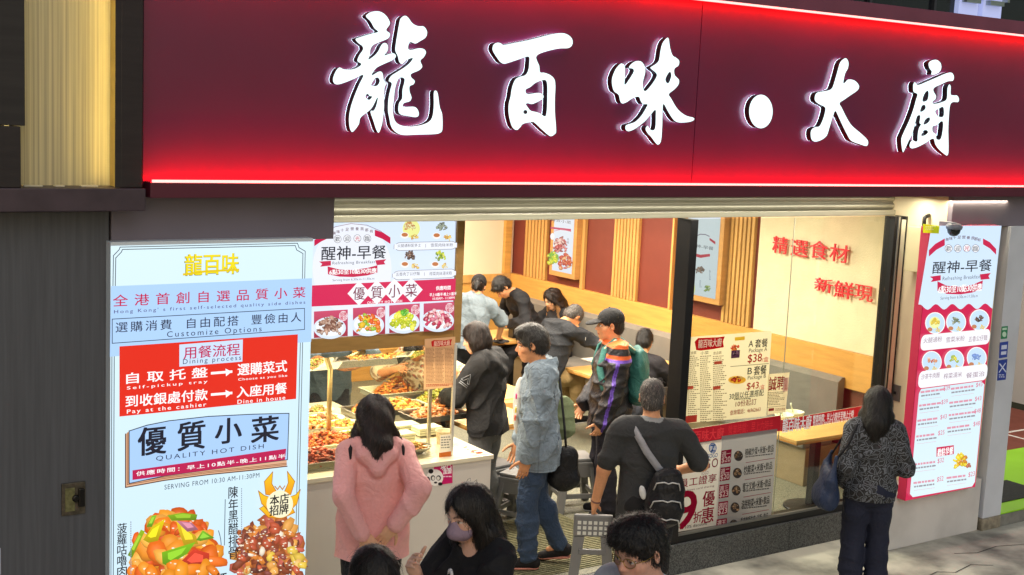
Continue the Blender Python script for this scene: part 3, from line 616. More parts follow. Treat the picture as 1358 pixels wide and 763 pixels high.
# ---- wide breakfast and hot dish board over the counter
YM = .44
t = thing('breakfast_board', 'wide lit menu board in a bronze frame hung over the food counter', 'light box', (4.1, YM, 1.9))
s = Print('Y', YM)
q0, q1 = s.uv(405, 286), s.uv(609, 286); zb0 = s.uv(607, 438)[1]
b = MB(); b.box(q0[0] - .6, q1[0] - .012, YM + .003, YM + .10, zb0 - .01, 2.84); b.build('case', mat('case_white'), t)
m_gold = mat('bronze_frame', (158, 122, 68), .45, metal=.35, noise=.18, nscale=6, stretch=(1, 1, 6))
xr = P(603, 400, Y=YM - .02)[0]; xr2 = P(613, 400, Y=YM - .02)[0]; zf0 = P(607, 455, Y=YM - .02)[2]; zf1 = P(607, 437, Y=YM - .02)[2]
b = MB(); b.box(xr, xr2, YM - .02, YM + .12, zf0, 2.80, .004); b.build('frame_upright', m_gold, t)
b = MB(); b.box(2.6, xr - .001, YM - .02, YM + .12, zf0, zf1, .004); b.build('frame_rail', m_gold, t)
s.up(); s.put([(q0[0] - .6, zf1 - .02), (xr + .002, zf1 - .02), (xr + .002, 2.84), (q0[0] - .6, 2.84)], [(0, 1, 2, 3)], [lin((228, 238, 252))] * 2 + [lin((214, 232, 250))] * 2)
s.crop(400, 270, 3.8133)
s.ell((255, 330), 200, 232, (236, 240, 250), 40)
s.line([(66, 205), (110, 150), (170, 118), (250, 102), (330, 110), (400, 140), (445, 185)], .004, (150, 130, 150))
s.poly([(370, 133), (410, 146), (449, 172), (449, 205), (410, 180), (370, 164)], CRIM); s.poly([(64, 186), (100, 160), (130, 148), (130, 178), (100, 192), (64, 216)], CRIM)
s.poly([(88, 294), (148, 290), (148, 314), (94, 320), (104, 306)], CRIM); s.poly([(372, 288), (428, 282), (416, 296), (424, 308), (380, 312)], CRIM)
breakfast_head(s, [(165, 150), (205, 135), (255, 128), (305, 128), (352, 140)], [(181, 180), (230, 178), (281, 177), (331, 177)], ((100, 218), (424, 278)), ((155, 294), (370, 306)),
    [(130, 318), (190, 334), (260, 336), (330, 326), (382, 312), (382, 350), (330, 364), (260, 372), (190, 370), (132, 358)], ((140, 334), (377, 352)), ((155, 382), (366, 388)), 16)
s.line([(460, 72), (752, 68), (760, 80), (778, 92), (776, 300)], .004, (120, 110, 130))
for (x, y), pal, hl in (((545, 115), [(200, 140, 80), (230, 220, 160)], (238, 240, 150)), ((705, 117), [(90, 96, 84), (150, 160, 140)], None), ((543, 262), [(80, 56, 48), (130, 96, 80)], None), ((695, 262), [(190, 210, 40), (120, 150, 40), (220, 220, 80)], None)):
    if hl: s.ell((x + 8, y + 12), 44, 46, hl)
    s.food((x, y), 24, 20, pal, 30, 8, int(x + y))
    s.ell((x - 26, y + 46), 20, 16, (250, 246, 240)); s.ell((x - 26, y + 43), 16, 10, (196, 120, 70)); s.food((x + 26, y + 54), 18, 14, [(236, 196, 90), (240, 220, 150), (206, 150, 60)], 14, 7, int(x))
for tl, br, n1, n2 in (((460, 196), (780, 230), '火腿通粉配多士', '雪菜肉絲米粉'), ((452, 340), (775, 373), '五香肉丁公仔麵', '榨菜肉絲湯米粉')):
    s.rrect(tl, br, (110, 104, 124), .045); s.rrect((tl[0] + 2, tl[1] + 2), (br[0] - 2, br[1] - 2), (238, 242, 250), .043)
    w = (br[0] - tl[0]) / 2; s.text(n1, (tl[0] + 18, tl[1] + 8), (tl[0] + w - 24, br[1] - 12), (96, 92, 112)); s.text(n2, (tl[0] + w + 26, tl[1] + 5), (br[0] - 22, br[1] - 14), (96, 92, 112))
    s.line([(tl[0] + w, tl[1] + 8), (tl[0] + w, br[1] - 10)], .003, (130, 120, 140))
s.poly([(-60, 418), (785, 377), (780, 487), (-60, 524)], (214, 26, 84))
for (x, y), ch in zip(((283, 452), (373, 447), (462, 440), (547, 436)), '優質小菜'):
    s.poly([(x - 58, y + 2), (x, y - 62), (x + 58, y - 2), (x, y + 62)], (246, 246, 252))
for (x, y), ch in zip(((283, 452), (373, 447), (462, 440), (547, 436)), '優質小菜'): s.text(ch, (x - 28, y - 30), (x + 28, y + 32), (120, 24, 60), 1, .008)
s.text('QUALITY HOT DISH', (325, 494), (500, 500), 'ffffff', 1.2, .02)
s.text('供應時間', (672, 416), (745, 434), 'ffffff', 1, .03); s.text('早上10點半-晚上11點半', (640, 452), (775, 462), 'ffffff', 1, .03); s.text('10:30AM - 11:30PM', (655, 474), (765, 480), 'ffffff', 1, .02)
for k, ((x0, y0, x1, y1), pal) in enumerate((((55, 540, 226, 674), [(150, 104, 84), (190, 150, 130), (120, 76, 60), (206, 176, 160)]), ((250, 522, 413, 662), [(236, 130, 30), (226, 90, 20), (240, 190, 40), (150, 190, 50)]),
        ((431, 508, 585, 648), [(226, 226, 30), (200, 214, 40), (240, 236, 90), (190, 200, 20)]), ((602, 498, 756, 640), [(200, 50, 90), (226, 130, 150), (170, 30, 60), (240, 190, 190)]))):
    s.poly([(x0, y0 + 4), (x1, y0 - 6), (x1, y1 - 6), (x0, y1 + 4)], (206, 74, 110), (160, 40, 60)); cx, cy = (x0 + x1) / 2 - 6, (y0 + y1) / 2 + 16
    s.ell((cx, cy + 4), 82, 56, (222, 234, 248), 30); s.ell((cx, cy), 70, 46, (244, 248, 252), 30)
    s.food((cx, cy - 8), 56 if k != 3 else 62, 46, pal, 60, 14, 20 + k)
    if k == 2: s.food((cx, cy - 46), 22, 14, [(80, 170, 40), (110, 200, 60)], 18, 9, 31)
    s.ell((x1 - 24, y0 + 26), 22, 26, (240, 210, 216), 12); s.text('招牌', (x1 - 40, y0 + 8), (x1 - 8, y0 + 26), CRIM, 1, .02); s.text('推介', (x1 - 40, y0 + 28), (x1 - 8, y0 + 46), CRIM, 1, .02)
s.build('printed_face', m_scr, t)

# ---- narrow breakfast menu on the right pillar
YR = -.56
t = thing('narrow_menu_screen', 'narrow lit breakfast menu with crimson lower half on the pale pillar', 'light box', (9.1, YR, .4))
s = Print('Y', YR)
tl, tr, br_ = s.uv(1233, 301), s.uv(1327, 299), s.uv(1294, 646)
b = MB(); b.box(tl[0], tr[0], YR + .002, -.475, br_[1], tr[1], .003); b.build('case', mat('crimson_case', (176, 34, 70), .4), t)
s.up(); s.put([(tl[0] + .002, br_[1] + .002), (tr[0] - .002, br_[1] + .002), (tr[0] - .002, tr[1] - .002), (tl[0] + .002, tr[1] - .002)], [(0, 1, 2, 3)], [lin((206, 26, 78))] * 4)
s.crop(1180, 270, 3.3172)
def edge_x(y, right): return (492 - 40 * (y - 95) / 365) if right else (188 - 58 * (y - 95) / 365 - 4)
top = [(edge_x(98, 0), 98), (edge_x(98, 1), 98)]
sc = [(edge_x(455, 1) - 1 - (edge_x(455, 1) - edge_x(455, 0)) * u, 452 + 12 * math.cos(u * 6.2832 * 4.5 + .4) + 4 * u) for u in np.linspace(0, 1, 44)]
s.poly([top[0], top[1]] + sc, (206, 228, 252), (214, 234, 250))
s.poly([(410, 154), (440, 170), (468, 200), (468, 226), (440, 198), (410, 180)], CRIM); s.poly([(172, 206), (200, 178), (242, 154), (242, 184), (205, 204), (172, 234)], CRIM)
s.poly([(176, 322), (224, 316), (224, 338), (180, 346), (190, 332)], CRIM); s.poly([(396, 312), (444, 306), (434, 320), (440, 332), (400, 336)], CRIM)
breakfast_head(s, [(252, 158), (285, 150), (325, 148), (365, 152), (392, 160)], [(258, 198), (298, 198), (338, 197), (376, 198)], ((190, 256), (444, 296)), ((232, 322), (396, 334)),
    [(208, 342), (250, 362), (310, 366), (360, 358), (408, 338), (404, 376), (360, 392), (310, 400), (250, 398), (208, 384)], ((214, 362), (402, 384)), ((222, 410), (384, 416)), 14)
for (x, y), pal, hl in (((198, 520), [(230, 200, 60)], (240, 244, 170)), ((289, 515), [(110, 120, 90), (170, 176, 150)], None), ((391, 507), [(80, 60, 50), (120, 90, 80)], None), ((180, 690), [(220, 150, 110), (240, 220, 200), (200, 90, 50)], None), ((278, 683), [(220, 210, 50), (160, 180, 50)], None), ((376, 672), [(120, 150, 210)], None)):
    s.ell((x, y + 6), 44, 48, (250, 250, 250)); s.ell((x, y + 6), 40, 44, (200, 226, 250))
    if hl: s.ell((x - 2, y + 4), 24, 26, hl)
    s.food((x - 2, y), 16 if pal[0] != (220, 150, 110) else 24, 14, pal, 16, 7, int(x))
    s.ell((x - 24, y + 34), 11, 9, (196, 130, 90)); s.food((x + 12, y + 38), 9, 8, [(240, 200, 90), (236, 220, 150)], 8, 5, 2)
for tl_, br2, nn in (((132, 578), (430, 616), ('火腿通粉', '雪菜米粉', '五香公仔麵')), ((122, 738), (418, 774), ('沙茶牛肉麵', '榨菜湯米', '餐蛋治'))):
    s.rrect(tl_, br2, (246, 246, 250), .05); w = (br2[0] - tl_[0]) / 3
    for k in range(3): s.text(nn[k], (tl_[0] + w * k + 10, tl_[1] + 12 - k * 3), (tl_[0] + w * (k + 1) - 10, br2[1] - 10 - k * 3), (150, 120, 140))
s.crop(1180, 480, 2.696)
s.poly([(98, 112), (106, 96), (322, 68), (332, 80), (298, 428), (288, 444), (76, 482), (66, 470)], (214, 238, 248), (222, 242, 248))
def row(x, y, w, price, seed, dx=0):
    s.dashes((x, y), (x + w, y + 9), 1, (222, 150, 170), .8, -.13, .9); s.dashes((x + 2, y + 14), (x + w * 1.02, y + 22), 1, (150, 148, 158), .7, -.13, .9)
    s.line([(x + 2, y + 30), (x + w, y + 30 - .13 * w)], .002, (220, 150, 170))
    if price: s.text(price, (x + w + 9 + dx, y - 8 - .13 * w), (x + w + 30 + dx, y + 7 - .13 * w), (216, 96, 130), 1, .0)
for x, y, w, pr in ((104, 104, 74, '$39'), (212, 92, 82, '$43'), (98, 152, 72, '$39'), (206, 142, 84, '$43'), (92, 206, 74, '$43'), (204, 186, 84, '$48'), (88, 262, 70, '$25'), (198, 232, 86, '$48'), (80, 362, 76, '$32'), (78, 428, 76, '$52'), (196, 410, 70, '$23')): row(x, y, w, pr, 1)
s.poly([(160, 304), (222, 296), (222, 328), (160, 338)], (206, 40, 84)); s.text('歡駐早餐', (165, 310), (218, 328), 'ffffff', 1, .03)
s.food((246, 352), 22, 26, [(246, 220, 40), (240, 190, 30), (220, 140, 40)], 26, 9, 8); s.food((275, 370), 7, 7, [(190, 110, 80)], 4, 6, 3)
s.build('printed_face', m_scr, t)

# ---- two small lit pictures on the maroon interior wall
def wall_screen(label, pxl, pxr, yt, yb, draw):
    X = XW - .12; t = thing('wall_light_box', label, 'light box', (X, 4, 1.5), 'lit pictures on the interior wall')
    s = Print('X', X); a, c = s.uv(pxl, yt), s.uv(pxr, yb); m = .06; zt_ = 2.9; zb_ = c[1]
    b = MB(); b.box(X + .002, XW - .002, c[0] - m, a[0] + m, zb_ - m, zt_ + m, .004); b.build('frame', mat('light_wood_frame', (190, 140, 80), .5, noise=.15, nscale=4, stretch=(1, 1, 6)), t)
    s.up(); s.put([(a[0], zb_), (c[0], zb_), (c[0], zt_), (a[0], zt_)], [(0, 1, 2, 3)], [lin((226, 238, 250))] * 4); draw(s); s.build('printed_face', m_scr2, t)
def d1(s):
    s.crop(600, 270, 4.07)
    s.text('優質小菜', (532, 78), (640, 112), (80, 84, 100), 1.1); s.poly([(530, 126), (640, 138), (640, 150), (530, 136)], (200, 60, 110)); s.line([(545, 150), (590, 140), (640, 152)], .006, (220, 130, 150))
    s.food((582, 225), 34, 44, [(190, 60, 70), (220, 130, 130), (150, 40, 50), (240, 200, 190)], 60, 11, 41); s.ell((542, 178), 12, 18, (250, 250, 252))
    s.food((543, 296), 28, 36, [(226, 230, 30), (200, 216, 40), (120, 190, 50)], 40, 11, 42); s.food((612, 312), 28, 40, [(220, 110, 60), (200, 60, 40), (240, 180, 120)], 44, 12, 43); s.vtext('菠蘿', (624, 186), (632, 220), (110, 110, 130)); s.vtext('時菜', (574, 280), (581, 320), (110, 110, 130))
wall_screen('lit hot dish picture between slats on the maroon interior wall', 735.5, 758, 285, 364, d1)
def d2(s):
    s.crop(860, 270, 5.09)
    s.line([(318, 222), (350, 208), (385, 210), (410, 222)], .010, (130, 120, 150)); s.poly([(412, 232), (452, 258), (452, 278), (412, 248)], CRIM); s.text('醒神-早餐', (288, 268), (438, 318), (70, 80, 100), 1, .0)
    s.poly([(292, 332), (352, 346), (415, 340), (415, 358), (352, 368), (292, 352)], CRIM); s.text('6點30至10點30供應', (298, 340), (410, 360), 'ffffff', 1, .03)
    s.food((350, 450), 24, 22, [(110, 90, 84), (150, 120, 110)], 24, 9, 51); s.ell((290, 575), 26, 48, (240, 246, 170)); s.food((284, 560), 12, 12, [(190, 200, 60)], 8, 8, 5); s.food((398, 572), 20, 22, [(110, 150, 70), (170, 190, 110)], 20, 8, 52)
    s.dashes((346, 520), (358, 570), 6, (140, 150, 176), .5); s.dashes((412, 450), (420, 520), 8, (140, 150, 176), .5)
wall_screen('lit breakfast picture seen through the shop glass beside slats', 912, 948.5, 300, 397, d2)

# ---- sheets on the glass
m_paper = mat_sheet('printed_sheet'); m_vinyl = mat_print('printed_vinyl', 0, .3)
def sheet(name, label, cat, Y, quad, col, draw, crop, m=m_paper, th=.004, col2=None):
    s = Print('Y', Y); s.crop(*crop); s.poly(quad, col, col2); q = [s.uv(*p) for p in quad]; draw(s)
    t = thing(name, label, cat, (q[2][0], Y, q[2][1]))
    if m is not m_paper: b = MB(); b.prism([(u, Y + .001, w) for u, w in q], (0, th, 0)); b.build('backing', mat('sheet_back', (196, 186, 160), .6), t)
    s.build('printed_face', m, t); return t
YG = -.012
k4 = lambda x, y: (x, y)
def dA(s):
    s.crop(880, 270, 3.053)
    s.poly([(126, 560), (140, 545), (220, 542), (248, 538), (240, 560), (244, 582), (200, 590), (150, 596), (132, 594)], (190, 26, 34))
    s.text('龍百味大廚', (142, 552), (234, 578), (250, 240, 220), 1, .02)
    for x, w in ((98, 50), (148, 50), (200, 58)):
        s.text('主食類' if x == 98 else '小菜' if x == 148 else '飲品類', (x + 2, 600), (x + 34, 610), (90, 70, 50))
        s.dashes((x, 618), (x + w - 6, 890), 34, (132, 112, 84), .42, -.06)
    for (x, y) in ((90, 742), (205, 640), (200, 742)): s.rect((x, y), (x + 30, y + 9), (200, 90, 70))
    s.rect((84, 862), (134, 884), (190, 70, 60))
    s.text('A', (345, 556), (362, 580), (40, 44, 50), 1, .01); s.text('套餐', (372, 550), (420, 580), (40, 44, 50), 1, .015); s.text('Package A', (346, 588), (418, 602), (60, 60, 60))
    s.text('$38', (342, 612), (396, 644), (206, 44, 40), 1, .012); s.text('/盒', (398, 622), (424, 640), (206, 44, 40))
    s.poly([(288, 542), (328, 538), (328, 552), (288, 556)], (226, 190, 60)); s.food((290, 585), 16, 14, [(220, 70, 40), (240, 140, 60)], 14, 7, 61); s.rect((274, 596), (306, 624), (92, 60, 90)); s.food((290, 608), 12, 9, [(60, 40, 60), (150, 110, 130)], 10, 6, 62)
    s.line([(270, 660), (424, 648)], .004, (96, 90, 70))
    s.text('B', (340, 666), (356, 690), (40, 44, 50), 1, .01); s.text('套餐', (366, 658), (414, 690), (40, 44, 50), 1, .015); s.text('Package B', (340, 698), (412, 710), (60, 60, 60))
    s.ell((296, 714), 36, 16, (240, 190, 70)); s.food((296, 710), 26, 10, [(220, 80, 40), (150, 60, 40), (240, 210, 120)], 16, 7, 63)
    s.text('$43', (336, 726), (382, 752), (206, 44, 40), 1, .012); s.text('/盒', (386, 734), (406, 750), (206, 44, 40))
    s.crop(880, 500, 2.9)
    s.text('30個以任選搭配', (252, 62), (382, 72), (44, 56, 60), 1.05, .008); s.dashes((268, 84), (380, 90), 1, (120, 120, 100), .7, -.06); s.text('10份起訂', (276, 92), (354, 106), (150, 60, 60), 1.05, .008)
    s.text('查詢電話：46962663', (254, 128), (370, 132), (180, 70, 60), 1, .01)
sheet('menu_poster', 'large cream menu poster with set prices stuck on the shop glass', 'poster', YG, [(95, 542), (438, 516), (416, 862), (72, 892)], (226, 214, 178), dA, (880, 270, 3.053))
# lower corners follow the photograph's second crop
def dB(s):
    s.text('誠聘', (428, 704), (488, 752), (170, 40, 40), 1, .02); s.rect((486, 706), (502, 760), (222, 190, 180)); s.vtext('歡迎查詢', (488, 708), (500, 758), (190, 70, 60))
    s.crop(880, 500, 2.9); s.dashes((400, 60), (466, 112), 9, (110, 100, 84), .45, -.06); s.line([(398, 118), (468, 110)], .003, (120, 100, 80)); s.rect((404, 122), (424, 130), (150, 60, 60)); s.dashes((430, 122), (466, 132), 2, (150, 90, 70), .5, -.06)
sheet('hiring_notice', 'small cream hiring notice overlapping the edge of the large poster', 'notice', YG - .008, [(424, 692), (510, 684), (494, 844), (420, 856)], (222, 206, 168), dB, (880, 270, 3.053))
def dT(s):
    s.text('龍百味大廚', (460, 160), (566, 200), 'ffffff', 1, .02); s.dashes((466, 192), (566, 200), 1, (250, 220, 220), .6, -.10)
    s.text('營業時間：早上六時半至晚上十時', (576, 148), (730, 156), 'ffffff', 1, .02); s.text('Business hours: 6:30am to 10:30pm', (576, 174), (730, 172), 'ffffff', 1, .012)
sheet('red_vinyl_band', 'red vinyl band with white shop name and hours on the glass', 'banner', YG, [(452, 166), (786, 108), (782, 152), (452, 210)], (202, 26, 40), dT, (880, 500, 2.9), m_vinyl)
def dT2(s): s.text('龍百味大廚', (90, 212), (230, 236), (226, 60, 70), 1, .02); s.text('營業時間：早上六時半', (250, 186), (420, 200), (220, 50, 62))
sheet('red_vinyl_band', 'red vinyl band crossing above the white employee discount poster', 'banner', YG, [(62, 208), (451, 148), (451, 208), (62, 262)], (186, 24, 44), dT2, (880, 500, 2.9), m_vinyl)
def dS(s):
    s.ell((189, 274), 15, 20, (40, 96, 170)); s.ell((189, 274), 12.5, 17, (240, 240, 240)); s.line([(182, 264), (196, 262), (184, 286), (197, 284)], .010, (40, 96, 170)); s.line([(189, 262), (189, 286)], .006, (40, 96, 170))
    s.text('SOGO', (171, 298), (207, 308), (40, 96, 170), 1, .02)
    s.text('*', (84, 346), (104, 366), (120, 36, 60), 1, .02); s.text('SOGO', (112, 326), (208, 346), (130, 34, 62), 1.15, .008); s.text('SOGO', (146, 366), (172, 374), (110, 60, 80), 1.2)
    s.text('員工證享', (62, 394), (202, 404), (150, 28, 58), 1.05, .02); s.text('Employee card sharing', (66, 436), (194, 424), (110, 60, 76), 1)
    s.text('9', (50, 446), (120, 576), (158, 24, 56), 1, .03); s.text('折', (116, 520), (146, 556), (150, 28, 58), 1, .02); s.text('優', (152, 442), (194, 492), (150, 28, 58), 1, .024); s.text('惠', (148, 506), (190, 556), (150, 28, 58), 1, .024)
    s.text('10% discount', (84, 572), (166, 568), (50, 50, 54), 1, .01)
sheet('discount_poster', 'white employee discount poster with a big red nine on the glass', 'poster', YG - .010, [(48, 268), (225, 240), (206, 570), (46, 598)], (206, 200, 194), dS, (880, 500, 2.9))
def dW(s):
    items = (('週一', '$20', '辣椒炒蛋+米飯+飲品'), ('週二', '$20', '炒雜菜+米飯+飲品'), ('週三', '$23', '蜜汁叉燒+米飯+飲品'), ('週四', '$23', '涼拌時菜+米飯+飲品'), ('週五', '$25', '馬來咖喱牛肉+米飯+飲品'))
    for k, (d, pr, nm) in enumerate(items):
        x = 222 - 5 * k; y = 284 + 66 * k; s.poly([(x, y), (x + 40, y - 6), (x + 36, y + 46), (x - 4, y + 52)], (140, 30, 58)); s.text(d, (x + 3, y + 5), (x + 35, y + 20), (222, 200, 200), 1, .02); s.text(pr, (x + 2, y + 26), (x + 34, y + 44), (222, 200, 200), 1, .02)
        s.ell((x + 66, y + 20), 17, 20, (70, 66, 68)); s.food((x + 66, y + 18), 12, 13, [(120, 96, 76), (90, 80, 70), (150, 120, 90)], 10, 7, 70 + k)
        s.text(nm, (x + 92, y - 8), (x + 200 - k, y + 4), (44, 44, 48), 1, .01); s.dashes((x + 92, y + 22), (x + 196, y + 28), 1, (90, 90, 92), .7, -.12, .9); s.line([(x + 94, y + 46), (x + 204 - 3 * k, y + 28)], .004, (140, 40, 60))
sheet('weekday_poster', 'grey weekday set menu poster with five red price tags on the glass', 'poster', YG - .004, [(224, 228), (438, 200), (412, 566), (190, 606)], (152, 150, 152), dW, (880, 500, 2.9))
# ---- sheets on the counter glass and stickers
YC = .385
def dM(s):
    s.poly([(728, 56), (742, 48), (800, 50), (846, 42), (838, 66), (842, 76), (780, 84), (732, 84)], (196, 40, 40)); s.text('龍百味大廚', (744, 54), (832, 76), (240, 210, 190), 1, .02)
    for x in (700, 752, 806): s.dashes((x, 92), (x + 46, 290), 26, (146, 104, 76), .45, -.03, .75)
    s.dashes((700, 296), (846, 312), 2, (180, 80, 60), .6, -.03)
sheet('menu_sheet', 'tan price list sheet taped at the right end of the counter glass', 'menu', YC, [(692, 42), (864, 28), (856, 312), (686, 326)], (214, 172, 134), dM, (400, 440, 4.238))
def dP(s):
    s.dashes((784, 592), (836, 664), 5, (90, 90, 96), .4, -.06, .8); s.poly([(772, 682), (840, 672), (840, 700), (772, 708)], (206, 120, 60))
sheet('price_card', 'small white card with an orange foot on the counter glass post', 'card', YC - .01, [(780, 582), (844, 576), (840, 700), (772, 708)], (222, 216, 206), dP, (400, 440, 4.238))
def dK(s):
    s.text('現已', (836, 62), (898, 100), 'ffffff', 1, .03); s.text('加盟', (850, 104), (900, 126), 'ffffff', 1, .03); s.dashes((848, 142), (896, 152), 1, (240, 200, 220), .7)
    s.ell((800, 152), 50, 50, (232, 226, 220), 24); s.ell((776, 114), 15, 14, (30, 26, 28)); s.ell((758, 172), 14, 26, (48, 22, 26)); s.ell((788, 154), 14, 16, (40, 34, 36)); s.ell((822, 154), 14, 16, (40, 34, 36)); s.ell((790, 156), 9, 11, (220, 214, 206)); s.ell((820, 156), 9, 11, (220, 214, 206)); s.ell((804, 182), 10, 6, (50, 36, 40)); s.ell((832, 190), 14, 10, (30, 26, 28))
sheet('counter_sticker', 'magenta square sticker with a round panda face on the white counter front', 'sticker', .2985, [(794, 70), (906, 54), (906, 184), (762, 206), (744, 160), (794, 110)], (196, 22, 100), dK, (400, 600, 4.5267), m_vinyl, .001)
# ================================================================ food counter
CT = 1.03                                      # counter top
m_lam = mat('counter_laminate', (206, 198, 188), .32, noise=.06, nscale=2, coat=.2)
m_ss = mat('stainless', (170, 168, 160), .28, metal=.9, noise=.1)
m_melamine = mat('cream_melamine', (226, 226, 196), .3, noise=.05, nscale=4)
xe = P(652, 603, Y=.30)[0]
t = thing('food_counter', 'white serving counter with a stainless top loaded with dishes', 'counter', (3.6, .3, 0))
b = MB(); b.box(1.2, xe, .30, .95, .05, CT - .035, .006); b.build('body', m_lam, t)
b = MB(); b.box(1.2, xe - .02, .33, .95, 0, .049); b.build('kick_board', mat('dark_kick', (48, 46, 44), .6), t)
b = MB(); b.box(1.2, xe + .012, .285, 1.0, CT - .034, CT, .006); b.box(1.2, xe - .30, 1.001, 2.25, CT - .034, CT, .004); b.build('top', mat('counter_top', (216, 206, 180), .3, noise=.08, nscale=3), t)
b = MB(); b.box(1.2, xe - .32, 1.02, 2.2, .1, CT - .036); b.build('back_cabinet', m_ss, t)
t = thing('sneeze_guard', 'glass guard with bronze rail and posts over the food counter', 'glass guard', (4, .38, CT))
gx1 = P(598, 600, Y=.39)[0]
b = MB(); b.box(3.0, gx1 - .012, .388, .394, CT + .001, zf0 - .002); b.build('pane', mat_glass('guard_glass', (240, 238, 226), 3.0), t)
b = MB(); b.poly([(2.6, .45, zf0 - .04), (gx1 - .10, .45, zf0 - .04), (gx1 - .10, 1.02, 1.58), (2.6, 1.02, 1.58)]); b.build('sloping_pane', mat_glass('guard_glass'), t)
b = MB(); b.box(gx1 - .010, gx1 + .012, .38, .402, CT + .001, zf0 - .002, .003); b.build('post', mat('bright_post', (222, 218, 206), .3, metal=.6), t)
b = MB(); b.box(gx1 - .07, gx1 - .045, .60, .62, CT + .001, 1.75, .003); b.build('post', mat('bright_post'), t)
q1 = P(440, 520, Y=1.0); q2 = P(412, 466, Y=.45); q3 = P(438, 488, Y=1.0)
b = MB(); b.tube([(q3[0], 1.0, CT), (q3[0], 1.0, 1.62)], .019, 4); b.tube([(q3[0], 1.0, 1.62), (q3[0] - .02, .46, zf0 - .02)], .018, 4); b.build('bracket', mat('pale_bronze', (196, 172, 118), .4, metal=.5), t)
# dishes
_ico = bmesh.new(); bmesh.ops.create_icosphere(_ico, subdivisions=1, radius=1); _ico.verts.index_update()
ICO_V = [tuple(v.co) for v in _ico.verts]; ICO_F = [tuple(v.index for v in f.verts) for f in _ico.faces]; _ico.free()
def noise_heap(b, cx, cy, z, rx, ry, h, n, size, seed, mi=0, shape='chunk'):
    """many small lumps of food heaped over an ellipse"""
    R = random.Random(seed)
    for i in range(n):
        a = R.uniform(0, 6.283); q = math.sqrt(R.random()); x, y = cx + rx * q * math.cos(a), cy + ry * q * math.sin(a)
        zz = z + h * (1 - q * q) * R.uniform(.55, 1.0); r = size * R.uniform(.5, 1.3)
        sc = (R.uniform(.9, 2.4), R.uniform(.5, 1.1), R.uniform(.3, .8))
        M_ = Matrix.Translation((x, y, zz)) @ Matrix.Rotation(R.uniform(0, 6.28), 4, 'Z') @ Matrix.Rotation(R.uniform(-.6, .6), 4, 'X') @ Matrix.Rotation(R.uniform(-.4, .4), 4, 'Y')
        vs = [b.bm.verts.new(M_ @ Vector((v[0] * r * sc[0] * R.uniform(.75, 1.25), v[1] * r * sc[1] * R.uniform(.75, 1.25), v[2] * r * sc[2] * R.uniform(.8, 1.2)))) for v in ICO_V]; m_ = mi if isinstance(mi, int) else R.choice(mi)
        for f in ICO_F:
            g = b.bm.faces.new([vs[k] for k in f]); g.material_index = m_; g.smooth = True
def fm(name, c, **k): return mat(name, c, .42, noise=.35, nscale=40, coat=.12, **k)
F_OR, F_RD, F_DK, F_YE, F_GR, F_PK, F_BR = fm('orange_food', (232, 138, 58)), fm('red_food', (214, 92, 48)), fm('dark_food', (140, 72, 44)), fm('yellow_food', (240, 196, 92)), fm('green_food', (160, 164, 66)), fm('pink_food', (236, 176, 132)), fm('brown_food', (186, 128, 78))
def dish(name, label, cx, cy, rx, ry, fill, group, oval=True, h=.05, z=CT, seed=1, rz=0, size=.018, n=70, shape='chunk', rimm=m_melamine):
    t = thing(name, label, 'dish', (cx, cy, z), group, rz)
    b = MB()
    if oval:
        b.lathe([(.55, .001), (.62, .004), (.80, .022), (1.0, .045), (.985, .049), (.78, .028), (.60, .012), (.01, .010)], (0, 0, 0), 32, sx=rx, sy=ry)
    else:
        for (x0, x1, y0, y1, z0_, z1_) in ((-rx, rx, -ry, ry, .001, .006), (-rx, -rx + .006, -ry, ry, .006, .045), (rx - .006, rx, -ry, ry, .006, .045), (-rx, rx, -ry, -ry + .006, .006, .045), (-rx, rx, ry - .006, ry, .006, .045), (-rx - .014, rx + .014, -ry - .014, -ry, .042, .047), (-rx - .014, rx + .014, ry, ry + .014, .042, .047), (-rx - .014, -rx, -ry, ry, .042, .047), (rx, rx + .014, -ry, ry, .042, .047)): b.box(x0, x1, y0, y1, z0_, z1_)
    o = b.build('bowl' if oval else 'pan', rimm if oval or seed % 2 else m_ss); o.parent = t
    if fill:
        b = MB(); k = .72 if oval else .86
        b.lathe([(1, 0), (.9, .012), (.5, .02), (.01, .024)], (0, 0, .018), 20, sx=rx * k, sy=ry * k)
        noise_heap(b, 0, 0, .024, rx * k * .96, ry * k * .96, h, n, size, seed, list(range(len(fill))), shape)
        o = b.build('food', fill); o.parent = t
    return t
Z_ = lambda x, y: P(x, y, Z=CT + .03)
GD = 'dishes along the food counter'
